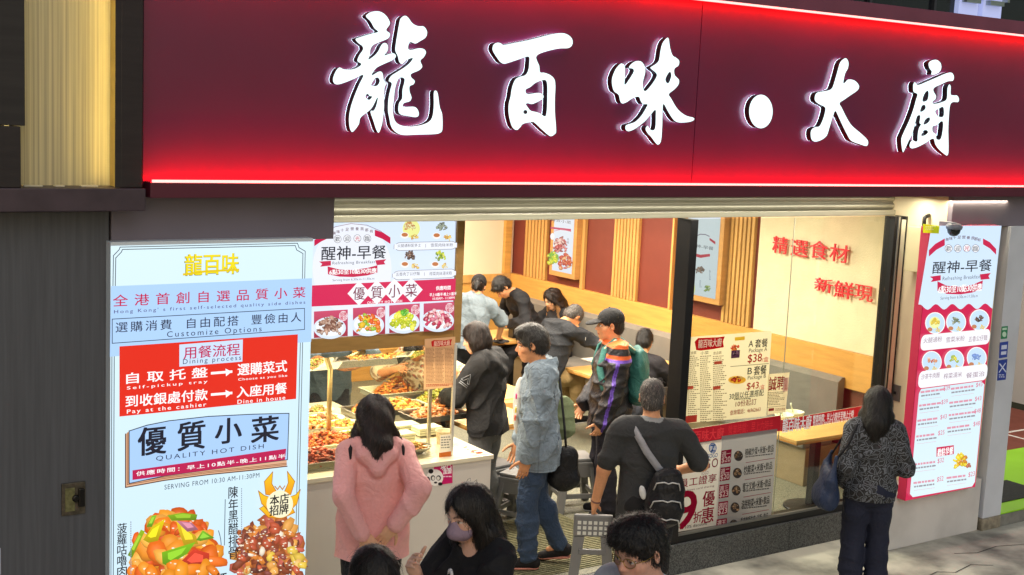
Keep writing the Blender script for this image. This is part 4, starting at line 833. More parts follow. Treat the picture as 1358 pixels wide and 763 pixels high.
for k, (px, py, rx, ry, fill, lab, ov) in enumerate((
    (420, 546, .15, .11, [F_BR, F_GR, F_PK], 'cream oval bowl of brown stew, farthest of the left bowls', 1), (431, 557, .16, .12, [F_DK, F_GR, F_BR], 'cream oval bowl of dark mixed meat between two other bowls', 1),
    (454, 565, .16, .12, [F_OR, F_YE], 'cream oval bowl of orange and yellow stir fry beside the steel bracket', 1), (468, 579, .15, .11, [F_YE, F_GR], 'cream oval bowl half hidden by the woman in pink', 1),
    (412, 567, .16, .13, [F_OR, F_YE, F_PK], 'steel pan of pale orange food behind the red one', 0), (432, 587, .26, .15, [F_RD, F_OR, F_OR], 'steel pan of bright orange red chunks at the left', 0), (421, 610, .26, .14, [F_RD, F_DK, F_RD], 'steel pan of dark red glazed meat nearest the tall glowing menu', 0),
    (536, 518, .34, .16, [F_OR, F_YE, F_OR], 'steel pan heaped with golden fried pieces behind the glass', 0), (584, 530, .26, .15, [F_GR, F_YE, F_GR], 'steel pan of green vegetables behind the price list', 0), (528, 542, .24, .13, [F_OR, F_YE], 'steel pan of orange noodles behind the woman in pink', 0),
    (576, 551, .24, .13, [F_OR, F_PK], 'steel pan of orange shrimp right of the glass middle', 0), (549, 597, .14, .10, [F_YE, F_OR], 'steel round bowl of bright yellow food at the counter edge', 1), (492, 546, .20, .13, [F_OR, F_BR, F_YE], 'steel pan of brown and orange noodles farther back than the bowls', 0))):
    q = Z_(px, py); dish('oval_dish' if ov else 'food_pan', lab, q[0], q[1], rx, ry, fill, GD, bool(ov), .055 if ov else (.14 if k == 7 else .085), CT + .001 + .0009 * k, 100 + k, 0 if not ov else .12, .014 if ov else .017, 150 if ov else 330, rimm=m_ss if k == 11 else m_melamine)
for k, (px, py) in enumerate(((536, 568), (566, 572), (530, 581))):
    q = Z_(px, py); b = MB(); 
    for j in range(3): b.box(q[0] - .10, q[0] + .10, q[1] - .065, q[1] + .065, CT + .012 + .0013 * k + j * .02, CT + .030 + .0013 * k + j * .02, .007)
    tag(b.build('serving_tray', m_melamine), ('stack of empty cream trays behind the glass, farthest left', 'stack of empty cream trays behind the glass beside the shrimp pan', 'stack of empty cream trays nearest the counter edge')[k], 'tray', 'empty trays on the counter')
q = Z_(603, 588)
b = MB(); b.lathe([(.05, 0), (.062, .10), (.066, .10), (.058, .09), (.045, .01), (.01, .01)], (q[0] - .02, q[1] + .12, CT + .001), 24); tag(b.build('paper_tub', mat('tub_white', (220, 206, 182), .5)), 'small white paper tub behind the glass post', 'tub')
a = P(604, 597, Z=CT); c = P(648, 604, Z=CT)
s = Print('Y', 0); 
b = MB(); b.prism([(a[0] + .02, .32, CT + .001), (xe - .02, .31, CT + .001), (xe - .03, .56, CT + .001), (a[0] + .03, .58, CT + .001)], (0, 0, .002))
R_ = random.Random(9)
for k in range(26):
    x, y = a[0] + .05 + R_.random() * (xe - a[0] - .12), .335 + R_.random() * .2; b.box(x, x + R_.uniform(.012, .05), y, y + .012, CT + .0035, CT + .0042, mi=1 + k % 2)
tag(b.build('flyer', [mat('flyer_cream', (226, 206, 180), .5), mat('flyer_red', (196, 60, 50), .5), mat('flyer_orange', (222, 130, 70), .5)]), 'cream flyer with red print lying on the counter end', 'flyer')
# ================================================================ seating
m_uph = mat('grey_upholstery', (118, 112, 102), .7, noise=.15, nscale=5, bump=.08, bscale=80, sheen=.2)
t = thing('banquette', 'long grey upholstered wall bench under the honey wood ledge', 'bench', (9.2, 3.3, FL))
b = MB(); b.box(8.98, XW - .07, .9, YB - .06, FL, FL + .36, .006); b.build('base', mat('beige_base', (150, 132, 100), .6, noise=.1), t)
for k in range(4):
    y0 = .9 + (YB - .97) / 4 * k; y1 = .9 + (YB - .97) / 4 * (k + 1) - .012
    b = MB(); b.box(8.94, XW - .16, y0, y1, FL + .361, FL + .47, .03); b.build('seat', m_uph, t)
    b = MB(); b.prism([(XW - .15, y0, FL + .42), (XW - .062, y0, FL + .42), (XW - .062, y0, 1.12), (XW - .10, y0, 1.12), (XW - .15, y0, 1.08)], (0, y1 - y0, 0)); b.build('backrest', m_uph, t)
b = MB(); b.box(8.965, 8.98, 1.55, 1.67, FL + .12, FL + .2, .002); tag(b.build('wall_socket', mat('socket_white', (226, 222, 210), .4)), 'white double socket on the bench base seen through the glass', 'socket')
m_top = mat('table_top', (224, 178, 104), .42, noise=.14, nscale=3, stretch=(1, 5, 1), coat=.15)
m_edge = mat('table_edge', (190, 132, 60), .5, noise=.15, nscale=3)
TZ = FL + .74
def table(label, cx, cy, sx, sy, ped=True):
    t = thing('cafe_table', label, 'table', (cx, cy, FL), 'wooden tables in the shop')
    b = MB(); b.box(-sx / 2, sx / 2, -sy / 2, sy / 2, .715, .74, .004); o = b.build('top', m_top); o.parent = t
    b = MB(); b.box(-sx / 2 - .002, sx / 2 + .002, -sy / 2 - .002, sy / 2 + .002, .70, .7148, .003); o = b.build('edge_band', m_edge); o.parent = t
    b = MB(); b.box(-.035, .035, -.035, .035, .03, .699, .004); o = b.build('column', m_black); o.parent = t
    b = MB(); b.lathe([(.24, 0), (.24, .012), (.22, .018), (.04, .03)], (0, 0, 0), 32); o = b.build('base', m_black); o.parent = t
    return t
tw = P(1063, 686, Z=FL)
q = P(652, 456, Z=TZ); q2 = P(692, 445, Z=TZ); T1 = (q[0] + .55, q[1] + .42)
table('wooden table being wiped by the staff member in a black cap', T1[0], T1[1], 1.3, .7)
q = P(836, 500, Z=TZ); table('wooden table between the seated grey haired man and the capped man', q[0] + .30, q[1] + .28, 1.3, .72)
q = P(672, 521, Z=TZ); T3 = (q[0] - .02, q[1] + .1); table('wooden table end showing between the hooded woman and denim jacket', q[0] - .15, q[1] + .14, .75, .7)
q = P(660, 556, Z=TZ); table('wooden table beside the counter right behind the denim jacket', q[0] - .02, q[1] + .12, .70, .62)
table('wooden table by the shop window on a round black foot', tw[0] + .28, tw[1] + .16, 1.15, .62)
q = P(760, 548, Z=TZ)
# grey plastic stools
m_stool = mat('grey_plastic', (112, 112, 112), .42, noise=.10, nscale=4)
def stool(name, label, cx, cy, rz, group='grey plastic stools'):
    t = thing(name, label, 'stool', (cx, cy, FL), group, rz)
    b = MB(); b.box(-.14, .14, -.14, .14, .43, .46, .012); b.box(-.15, .15, -.15, .15, .395, .43, .008); o = b.build('seat', m_stool); o.parent = t
    for sx in (-1, 1):
        for sy in (-1, 1):
            b = MB(); c = bmesh.new(); vs = []
            for z, o_, w in ((0, .18, .03), (.395, .115, .034)):
                for dx, dy in ((-w, -w), (w, -w), (w, w), (-w, w)): vs.append(c.verts.new((sx * o_ + dx, sy * o_ + dy, z)))
            for f in ((0, 1, 2, 3), (7, 6, 5, 4), (0, 4, 5, 1), (1, 5, 6, 2), (2, 6, 7, 3), (3, 7, 4, 0)): c.faces.new([vs[i] for i in f])
            bmesh.ops.recalc_face_normals(c, faces=c.faces[:]); bmesh.ops.bevel(c, geom=c.edges[:], offset=.006, segments=1, affect='EDGES'); b.add(c)
            o = b.build('leg', m_stool); o.parent = t
    b = MB()
    for a in range(4):
        M_ = Matrix.Rotation(a * math.pi / 2, 4, 'Z'); b.box(-.12, .12, -.165, -.145, .12, .16, .004, rot=M_)
    o = b.build('brace', m_stool); o.parent = t
    b = MB()
    for a in range(4): b.box(-.11, .11, -.150, -.132, .30, .40, .004, rot=Matrix.Rotation(a * math.pi / 2, 4, 'Z'))
    o = b.build('skirt', m_stool); o.parent = t
    return t
q = P(655, 700, Z=FL); stool('plastic_stool', 'grey plastic stool against the counter end', q[0] + .16, q[1] + .30, .2)
q = P(688, 712, Z=FL); stool('plastic_stool', 'grey plastic stool beside the legs of the denim jacket', q[0] + .16, q[1] + .22, .5)
q = P(775, 700, Z=FL); stool('plastic_stool', 'grey plastic stool behind the dark shoulder bag', q[0] + .25, q[1] + .50, -.3)
# things on the tables
def holder(x, y):
    t = thing('napkin_holder', 'black holder of white napkins on the table being wiped', 'napkin holder', (x, y, TZ))
    b = MB(); b.box(x - .05, x + .05, y - .05, y + .05, TZ, TZ + .15, .004); b.build('cup', mat('black_plastic', (26, 25, 25), .4), t)
    b = MB(); b.box(x + .06, x + .17, y - .02, y + .06, TZ, TZ + .13, .004, rot=None); b.build('rack', mat('black_plastic'), t)
    for k, a in enumerate((-.25, -.12, .02, .2)):
        b = MB(); b.box(-.045, .045, -.004, .004, 0, .17); bmesh.ops.transform(b.bm, matrix=Matrix.Translation((x + .10 + k * .02, y + .01 + .01 * k, TZ + .10)) @ Matrix.Rotation(a, 4, 'Y'), verts=b.bm.verts[:]); b.build('napkin', mat('napkin_white', (232, 226, 212), .7), t)
q = P(682, 442, Z=TZ + .05); holder(q[0], q[1])
R_ = random.Random(3)
for k, (px, py) in enumerate(((700, 432), (708, 442))):
    q = P(px, py, Z=TZ); b = MB(); b.box(q[0] - .07, q[0] + .07, q[1] - .05, q[1] + .05, TZ + .001, TZ + .05, .01); tag(b.build('food_box', mat('box_white', (226, 216, 196), .5)), ('white takeaway box in front of the long haired diner', 'white takeaway box near the napkins')[k], 'box')
q = P(812, 492, Z=TZ)
b = MB(); b.lathe([(.02, 0), (.09, .012), (.11, .02), (.10, .02), (.02, .008)], (q[0], q[1], TZ + .001), 24); tag(b.build('plate', m_melamine), 'pale plate before the seated grey haired man', 'plate')
q = P(790, 478, Z=TZ)
b = MB(); b.box(q[0] - .13, q[0] + .13, q[1] - .1, q[1] + .1, TZ + .001, TZ + .012, .004); tag(b.build('paper_mat', mat('paper_grey', (196, 190, 178), .6, noise=.3, nscale=30)), 'folded newspaper sheet on the diner table', 'paper')
q = P(668, 533, Z=TZ - .03)
b = MB(); b.prism([(q[0] - .16, q[1] - .15, TZ - .25), (q[0] + .10, q[1] - .18, TZ - .25), (q[0] + .12, q[1] + .1, TZ - .25), (q[0] - .14, q[1] + .1, TZ - .25)], (.02, .03, .24))
tag(b.build('paper_bag', mat('kraft_paper', (190, 140, 74), .7, noise=.15, bump=.15, bscale=20)), 'brown paper bag between the two small tables', 'bag')
for k, (px, py) in enumerate(((1054, 548), (1040, 552))):
    q = P(px, py, Z=TZ + .06); t = thing('soup_bowl', ('cream bowl with a spoon on the window table, the fuller one', 'cream bowl partly hidden behind the hiring notice')[k], 'bowl', (q[0], q[1], TZ))
    b = MB(); b.lathe([(.03, 0), (.04, .004), (.075, .045), (.085, .075), (.081, .075), (.07, .045), (.03, .008), (.01, .008)], (q[0], q[1], TZ + .001), 28); b.build('vessel', m_melamine, t)
    b = MB(); b.tube([(q[0], q[1], TZ + .03), (q[0] - .03, q[1] + .02, TZ + .12), (q[0] - .035, q[1] + .022, TZ + .15)], [.008, .006, .008], 8); b.build('spoon', m_melamine, t)
# pushchair wheels behind the posters
q = P(917, 737, Z=FL + .12)
t = thing('folding_trolley', 'folded trolley with black wheels standing behind the shop glass posters', 'trolley', (q[0] + .3, .3, FL))
for dx in (0.05, 1.02):
    b = MB(); x = q[0] + dx
    M_ = Matrix.Translation((x, .25, FL + .105)) @ Matrix.Rotation(rad(90), 4, 'X')
    c = MB(); c.lathe([(.075, -.018), (.1, -.018), (.105, 0), (.1, .018), (.075, .018), (.075, -.018)], (0, 0, 0), 32, cap=False); bmesh.ops.transform(c.bm, matrix=M_, verts=c.bm.verts[:]); w = c.build('wheel', mat('tyre_black', (30, 30, 30), .7), t)
    c = MB(); c.lathe([(.01, -.02), (.02, -.02), (.02, .02), (.01, .02)], (0, 0, 0), 12)
    for k in range(5): c.box(-.008, .008, .01, .078, -.006, .006, rot=Matrix.Rotation(k * 1.2566, 4, 'Z'))
    bmesh.ops.transform(c.bm, matrix=M_, verts=c.bm.verts[:]); c.build('hub', mat('wheel_grey', (96, 96, 92), .5), w)
b = MB(); b.tube([(q[0] + .05, .28, FL + .105), (q[0] + .25, .30, FL + .3), (q[0] + .35, .31, FL + .9)], .014); b.tube([(q[0] + 1.02, .28, FL + .105), (q[0] + .85, .30, FL + .3), (q[0] + .80, .31, FL + .9)], .014)
b.tube([(q[0] + .3, .3, FL + .55), (q[0] + .83, .3, FL + .55)], .014); b.build('frame', m_black, t)
b = MB(); b.box(q[0] + .28, q[0] + .86, .28, .33, FL + .3, FL + .85, .02); b.build('panel', mat('trolley_cloth', (58, 58, 60), .8), t)
# ================================================================ right end fittings
q = P(1219, 330, Y=-.30)
t = thing('wall_lamp_box', 'pale metal box hung on the pillar flank beside the breakfast menu', 'wall box', tuple(q))
x = xp0
q0 = P(1207, 300, X=x - .10); q1 = P(1230, 360, X=x - .10)
b = MB(); b.box(x - .13, x - .001, q1[1], q0[1], q1[2] - .02, q0[2], .006); b.build('case', mat('pale_metal', (206, 196, 158), .35, metal=.5), t)
b = MB(); b.box(x - .12, x - .02, q1[1] - .008, q1[1] - .0005, q1[2] + .01, q0[2] - .03, .003); b.build('cover', mat('grey_cover', (120, 116, 108), .4, metal=.4), t)
b = MB(); b.tube([(x - .06, (q0[1] + q1[1]) / 2, q0[2]), (x - .06, (q0[1] + q1[1]) / 2, q0[2] + .08), (x - .005, (q0[1] + q1[1]) / 2, q0[2] + .10)], .018); b.build('arm', m_black, t)
q = P(1187, 521, X=xp0 - .012)
t = thing('switch_plate', 'small steel switch plate on the pillar flank', 'switch', tuple(q))
b = MB(); b.box(xp0 - .012, xp0 - .001, q[1] - .05, q[1] + .05, q[2] - .07, q[2] + .07, .003); b.build('plate', mat('dull_alu'), t)
b = MB(); b.box(xp0 - .02, xp0 - .0125, q[1] - .012, q[1] + .012, q[2] - .012, q[2] + .012, .002); b.build('button', m_black, t)
q = P(1265, 305, Y=-.60)
t = thing('dome_camera', 'small black dome camera in front of the breakfast menu top', 'camera', tuple(q))
b = MB(); b.lathe([(.002, -.055), (.03, -.046), (.048, -.025), (.054, 0), (.054, .006)], tuple(q), 24); b.build('dome', mat('dome_black', (16, 16, 20), .1, coat=.6), t)
b = MB(); b.lathe([(.062, .006), (.068, .03), (.05, .05)], tuple(q), 24); b.box(q[0] - .03, q[0] + .03, q[1], -.472, q[2] + .02, q[2] + .06, .004); b.build('mount', mat('camera_grey', (110, 116, 128), .4), t)
def dY(s):
    s.dashes((1227, 300), (1243, 306), 3, (250, 250, 220), .6)
sheet('yellow_sticker', 'bright yellow sticker on the breakfast menu corner', 'sticker', YR - .012, [(1224, 297), (1246, 300), (1245, 310), (1224, 309)], (212, 214, 40), dY, (0, 0, 1), th=.002)
def sticker(lab, quad, col, fn):
    sheet('door_sticker', lab, 'sticker', -.5015, quad, col, fn, (1180, 270, 3.3172), m_vinyl, .001)
sticker('small green sticker highest on the white corner post', [(492, 542), (520, 539), (516, 594), (488, 597)], (40, 130, 90), lambda s: (s.ell((504, 576), 9, 12, (190, 220, 200)), s.rect((496, 548), (514, 556), (190, 220, 200))))
sticker('blue sticker below the green one on the white corner post', [(484, 612), (522, 606), (516, 676), (480, 682)], (52, 74, 160), lambda s: (s.rect((492, 624), (514, 640), (200, 210, 236)), s.rect((490, 652), (512, 664), (200, 210, 236))))
sticker('tall blue payment sticker lowest on the white corner post', [(478, 690), (518, 684), (510, 775), (472, 780)], (44, 66, 150), lambda s: (s.line([(484, 706), (510, 740)], .012, (200, 210, 236)), s.line([(508, 704), (482, 742)], .012, (200, 210, 236)), s.dashes((480, 752), (508, 770), 2, (190, 200, 230), .5)))
# ---- the neighbouring shoe shop
NX = 10.0
m_lime = mat('lime_paint', (150, 214, 28), .45, noise=.06, nscale=3)
b = MB(); b.box(NX + .003, 14, -.5, -.02, 0, .105, .004); tag(b.build('shop_step', mat('stone_step', (128, 128, 122), .7, noise=.4, nscale=8)), 'grey stone step under the lime green shop entrance', 'step')
b = MB(); b.box(NX + .003, 14, -.485, .9, .106, .118); tag(b.build('lime_entrance_floor', m_lime), kind='structure')
b = MB(); b.box(NX + .003, 14, .9, 6, .09, .119)
tag(b.build('sports_floor', mat('track_floor', (124, 58, 42), .6, noise=.2, nscale=4)), kind='structure')
b = MB()
for k, (x0, y0, x1, y1) in enumerate(((10.4, 1.4, 13.5, 1.4), (10.4, 2.2, 13.5, 2.2), (11.6, .95, 11.6, 4.5), (12.7, .95, 12.7, 4.5), (10.4, 3.2, 13.5, 3.2))): b.box(min(x0, x1) - .02, max(x0, x1) + .02, min(y0, y1) - .02, max(y0, y1) + .02, .1195, .1215)
tag(b.build('floor_marking', mat('white_marking', (220, 214, 206), .6)), kind='structure')
q = P(1330, 660, Z=.12); b = MB(); b.box(10.02, q[0] + .55, q[1] - .1, q[1] + .35, .119, .127, .002); tag(b.build('entrance_mat', mat('dark_mat', (40, 44, 40), .9, noise=.3, nscale=60)), 'black mat on the lime green shop entrance floor', 'mat')
b = MB(); b.box(9.75, 14.5, 6, 6.1, .1, 3); tag(b.build('shoe_shop_wall', mat('shop_white', (205, 200, 196), .6)), 'white back wall of the neighbouring shoe shop', 'wall')
b = MB(); b.box(9.75, 9.95, -.09, 6, .1, 2.95); tag(b.build('party_wall', mat('shop_white')), 'side wall of the neighbouring shoe shop behind the white post', 'wall')
b = MB(); b.box(9.96, 14.5, -.4, 6, 2.9, 2.96); tag(b.build('shoe_shop_ceiling', mat('shop_white')), kind='structure')
b = MB(); b.box(14.4, 14.5, -.4, 6, .1, 2.9); tag(b.build('party_wall', mat('shop_white')), 'far side wall of the neighbouring shoe shop', 'wall')
area('shoe_shop_lamp', (11.8, 2.0, 2.86), 2.2, 1.5, 75, (1, .95, .88))
t = thing('shoe_shelf', 'wooden display shelving in the neighbouring shoe shop', 'shelf', (12.0, 1.9, .12))
P0 = P(1352, 500, Y=2.2)
for k in range(6):
    b = MB(); b.box(11.0, 13.6, 2.6, 3.05, .35 + k * .42, .38 + k * .42, .004); b.build('shelf_board', mat('shelf_wood', (196, 150, 96), .5, noise=.15), t)
b = MB(); b.box(11.0, 13.6, 3.05, 3.08, .12, 2.6); b.build('back', mat('shelf_back', (66, 48, 44), .6), t)
for x in (10.96, 13.6):
    b = MB(); b.box(x, x + .04, 2.6, 3.08, .12, 2.6); b.build('side', mat('shelf_wood'), t)
R_ = random.Random(8); kk = 0
pal = [(214, 186, 140), (224, 220, 210), (206, 120, 40), (52, 56, 66), (60, 120, 160), (196, 60, 50)]
names_ = ['tan', 'white', 'orange', 'charcoal', 'blue', 'red']
for r in range(5):
    x = 11.04
    while x < 13.4:
        c = R_.choice(range(6)); w = R_.uniform(.28, .34); h = R_.uniform(.11, .13) * (2 if r % 2 == 0 else 1)
        z = .381 + r * .42
        for j in range(2 if r < 3 else 1):
            b = MB(); b.box(x, x + w, 2.62, 2.98, z + j * .135, z + j * .135 + .128, .003); b.box(x + .05, x + w - .05, 2.612, 2.619, z + j * .135 + .05, z + j * .135 + .08, 0, 1)
            o = b.build('shoe_box', [mat('box_' + names_[c], pal[c], .6), mat('box_label', (230, 226, 220), .6)])
            tag(o, '%s shoe box on the %s shelf of the neighbouring shop' % (names_[c], ('bottom', 'second', 'third', 'fourth', 'fifth')[r]), 'box', '%s shoe boxes on the %s shelf' % (names_[c], ('bottom', 'second', 'third', 'fourth', 'fifth')[r]))
        x += w + R_.uniform(.02, .12)
# ================================================================ people: bodies, clothes and hair grown as smooth implicit surfaces
A_ = lambda *v: np.array(v, dtype=float)
def nrm(v): v = np.asarray(v, float); return v / (np.linalg.norm(v) + 1e-12)
class Cap:
    """tapered capsule"""
    def __init__(s, a, b, r1, r2=None, k=.02, op='+', flat=None):
        s.a, s.b, s.r1, s.r2, s.k, s.op, s.flat = A_(*a), A_(*b), r1, r1 if r2 is None else r2, k, op, flat
    def box(s): r = max(s.r1, s.r2); return np.minimum(s.a, s.b) - r, np.maximum(s.a, s.b) + r
    def d(s, X, Y, Z):
        if s.flat is not None:                # flat = (unit axis, factor > 1): squash the section along the axis
            ax, f = s.flat; mid = (s.a + s.b) / 2
            q = (X - mid[0]) * ax[0] + (Y - mid[1]) * ax[1] + (Z - mid[2]) * ax[2]; q = q * (f - 1)
            X, Y, Z = X + q * ax[0], Y + q * ax[1], Z + q * ax[2]
        ab = s.b - s.a; L = ab.dot(ab) + 1e-12; px, py, pz = X - s.a[0], Y - s.a[1], Z - s.a[2]
        t = np.clip((px * ab[0] + py * ab[1] + pz * ab[2]) / L, 0, 1)
        d = np.sqrt((px - ab[0] * t) ** 2 + (py - ab[1] * t) ** 2 + (pz - ab[2] * t) ** 2) - (s.r1 + (s.r2 - s.r1) * t)
        return d / (s.flat[1] ** .5 if s.flat is not None else 1)
class Ell:
    def __init__(s, c, r, R=None, k=.02, op='+'):
        s.c, s.r, s.R, s.k, s.op = A_(*c), A_(*r), np.eye(3) if R is None else np.asarray(R, float), k, op   # columns of R are its axes
    def box(s): e = np.sqrt(((s.R * s.r) ** 2).sum(1)); return s.c - e, s.c + e
    def d(s, X, Y, Z):
        p = (X - s.c[0], Y - s.c[1], Z - s.c[2]); k0 = 0; k1 = 0
        for i in range(3):
            q = p[0] * s.R[0, i] + p[1] * s.R[1, i] + p[2] * s.R[2, i]; k0 = k0 + (q / s.r[i]) ** 2; k1 = k1 + (q / s.r[i] ** 2) ** 2
        k0 = np.sqrt(k0); k1 = np.sqrt(k1) + 1e-9; return k0 * (k0 - 1) / k1
def polygonise(prims, h, clips=(), disp=None):
    """smooth union (and carving) of shapes on a grid, meshed by surface nets"""
    lo = np.min([p.box()[0] for p in prims if p.op == '+'], 0) - 3 * h - .01; hi = np.max([p.box()[1] for p in prims if p.op == '+'], 0) + 3 * h + .01
    n = np.ceil((hi - lo) / h).astype(int) + 1; ax = [lo[i] + h * np.arange(n[i]) for i in range(3)]
    D = np.full(n, .2, dtype=np.float32)
    def sub(p, m):
        a, b = p.box(); i0 = np.clip(np.floor((a - m - lo) / h).astype(int), 0, n); i1 = np.clip(np.ceil((b + m - lo) / h).astype(int) + 1, 0, n)
        return tuple(slice(int(i0[i]), int(i1[i])) for i in range(3))
    for p in prims:
        sl = sub(p, p.k + 4 * h)
        if any(q.stop <= q.start for q in sl): continue
        d = p.d(ax[0][sl[0]][:, None, None], ax[1][sl[1]][None, :, None], ax[2][sl[2]][None, None, :]).astype(np.float32); o = D[sl]; k = max(p.k, 1e-4)
        if p.op == '+': hh = np.maximum(k - np.abs(o - d), 0) / k; D[sl] = np.minimum(o, d) - hh * hh * k * .25
        else: hh = np.maximum(k - np.abs(o + d), 0) / k; D[sl] = np.maximum(o, -d) + hh * hh * k * .25
    if disp is not None:
        m = np.abs(D) < .03 + 2 * h; ii = np.nonzero(m); D[m] += disp(np.stack([ax[i][ii[i]] for i in range(3)], 1)).astype(np.float32)
    for pt, nn in clips:
        D = np.maximum(D, ((ax[0][:, None, None] - pt[0]) * nn[0] + (ax[1][None, :, None] - pt[1]) * nn[1] + (ax[2][None, None, :] - pt[2]) * nn[2]).astype(np.float32))
    ins = D < 0
    cs = [(i, j, k) for i in (0, 1) for j in (0, 1) for k in (0, 1)]
    sh = lambda a, c: a[c[0]:a.shape[0] - 1 + c[0], c[1]:a.shape[1] - 1 + c[1], c[2]:a.shape[2] - 1 + c[2]]
    cnt = sum(sh(ins, c).astype(np.int8) for c in cs); act = (cnt > 0) & (cnt < 8); ids = np.argwhere(act)
    idx = np.full(act.shape, -1, dtype=np.int64); idx[act] = np.arange(len(ids))
    cv = {c: D[ids[:, 0] + c[0], ids[:, 1] + c[1], ids[:, 2] + c[2]] for c in cs}
    ps = np.zeros((len(ids), 3)); ct = np.zeros(len(ids))
    for c in cs:
        for a_ in range(3):
            if c[a_] == 0:
                e = list(c); e[a_] = 1; e = tuple(e); d0, d1 = cv[c], cv[e]; x = (d0 < 0) != (d1 < 0); t = np.where(x, d0 / np.where(x, d0 - d1, 1), 0)
                q = np.tile(np.array(c, float), (len(ids), 1)); q[:, a_] = t; ps += q * x[:, None]; ct += x
    V = lo + h * (ids + ps / np.maximum(ct, 1)[:, None]); F = []
    for a_ in range(3):
        b_, c_ = (a_ + 1) % 3, (a_ + 2) % 3
        s0 = [slice(1, -1)] * 3; s1 = [slice(1, -1)] * 3; s0[a_] = slice(0, -1); s1[a_] = slice(1, None)
        i0, i1 = ins[tuple(s0)], ins[tuple(s1)]; e = np.argwhere(i0 != i1)
        if not len(e): continue
        neg = i0[tuple(e.T)]; off = np.ones(3, int); off[a_] = 0; e = e + off
        q = []
        for db, dc in ((-1, -1), (0, -1), (0, 0), (-1, 0)):
            g = e.copy(); g[:, b_] += db; g[:, c_] += dc; q.append(idx[tuple(g.T)])
        q = np.stack(q, 1); q[~neg] = q[~neg][:, ::-1]; F.append(q)
    return V, np.concatenate(F)
def folds(amp, freq, seed, dirs=None):
    """sharp creases running in a few directions, coming and going"""
    R = np.random.RandomState(seed); ds = []
    for i in range(5): d = nrm(R.normal(size=3) * (.9, .9, 1.3)); ds.append((d, R.uniform(.55, 1.5), R.uniform(0, 6), nrm(R.normal(size=3)), nrm(R.normal(size=3)), R.uniform(0, 6)))
    def f(p):
        o = 0
        for d, k, ph, w, g, p2 in ds:
            v = p @ d * freq * k + ph + 1.5 * np.sin(p @ w * freq * .38 + p2) + .5 * np.sin(p @ g * freq * 1.1)
            o = o + (1 - np.abs(np.sin(v))) ** 1.7 * np.clip(.25 + 1.1 * np.sin(p @ g * freq * .42 + p2), 0, 1)
        return -amp * (o - .55)
    return f
def cloth_mat(name, rough=.8, sheen=.0, bump=.05, bscale=260, vary=.05, crease=.34, nsc=60):
    if name in MATS: return MATS[name]
    m = bpy.data.materials.new(name); m.use_nodes = True; t = m.node_tree; b = t.nodes['Principled BSDF']
    a = t.nodes.new('ShaderNodeVertexColor'); a.layer_name = 'Col'; tc = t.nodes.new('ShaderNodeTexCoord')
    n = t.nodes.new('ShaderNodeTexNoise'); n.inputs['Scale'].default_value = nsc; n.inputs['Detail'].default_value = 8; t.links.new(tc.outputs['Object'], n.inputs['Vector'])
    mr = t.nodes.new('ShaderNodeMapRange'); mr.inputs[1].default_value = .3; mr.inputs[2].default_value = .7; mr.inputs[3].default_value = 1 - vary; mr.inputs[4].default_value = 1 + vary; t.links.new(n.outputs[0], mr.inputs[0])
    mx = t.nodes.new('ShaderNodeVectorMath'); mx.operation = 'SCALE'; t.links.new(a.outputs[0], mx.inputs[0]); t.links.new(mr.outputs[0], mx.inputs['Scale']); t.links.new(mx.outputs[0], b.inputs['Base Color'])
    b.inputs['Roughness'].default_value = rough; b.inputs['Sheen Weight'].default_value = sheen; b.inputs['Specular IOR Level'].default_value = .3
    n2 = t.nodes.new('ShaderNodeTexNoise'); n2.inputs['Scale'].default_value = bscale; t.links.new(tc.outputs['Object'], n2.inputs['Vector'])
    bp = t.nodes.new('ShaderNodeBump'); bp.inputs['Strength'].default_value = bump; bp.inputs['Distance'].default_value = .004; t.links.new(n2.outputs[0], bp.inputs['Height'])
    if crease:
        n3 = t.nodes.new('ShaderNodeTexNoise'); n3.inputs['Scale'].default_value = 13; n3.inputs['Detail'].default_value = 3; n3.inputs['Distortion'].default_value = 2.2; t.links.new(tc.outputs['Object'], n3.inputs['Vector'])
        b3 = t.nodes.new('ShaderNodeBump'); b3.inputs['Strength'].default_value = crease; b3.inputs['Distance'].default_value = .025; t.links.new(n3.outputs[0], b3.inputs['Height']); t.links.new(b3.outputs[0], bp.inputs['Normal'])
    t.links.new(bp.outputs[0], b.inputs['Normal']); MATS[name] = m; return m
M_CLOTH = cloth_mat('woven_cloth'); M_NYLON = cloth_mat('nylon_cloth', .5, .0, .02, 90, .04, .45); M_DENIM = cloth_mat('denim_cloth', .85, .03, .08, 320, .08, .75, 90)
def skin_mat():
    m = cloth_mat('skin', .48, .0, .10, 160, .07, 0); b = m.node_tree.nodes['Principled BSDF']; b.inputs['Subsurface Weight'].default_value = .12; b.inputs['Subsurface Radius'].default_value = (.012, .005, .003); b.inputs['Subsurface Scale'].default_value = .5; return m
M_SKIN = skin_mat()
M_HAIR = mat('dark_hair', (24, 20, 19), .36, noise=.35, nscale=30, stretch=(5, 5, .6), bump=.5, bscale=70, spec=.5)
M_HAIRB = mat('brown_hair', (40, 27, 22), .42, noise=.55, nscale=30, stretch=(5, 5, .6), bump=.5, bscale=70)
M_HAIRT = mat('tan_ended_hair', (156, 112, 68), .45, noise=.5, nscale=26, stretch=(5, 5, .5), bump=.5, bscale=70)
M_HAIRG = mat('grey_hair', (112, 108, 104), .5, noise=.75, nscale=45, stretch=(4, 4, .9), bump=.5, bscale=80, col2=(30, 28, 28), ramp=(.3, .62))
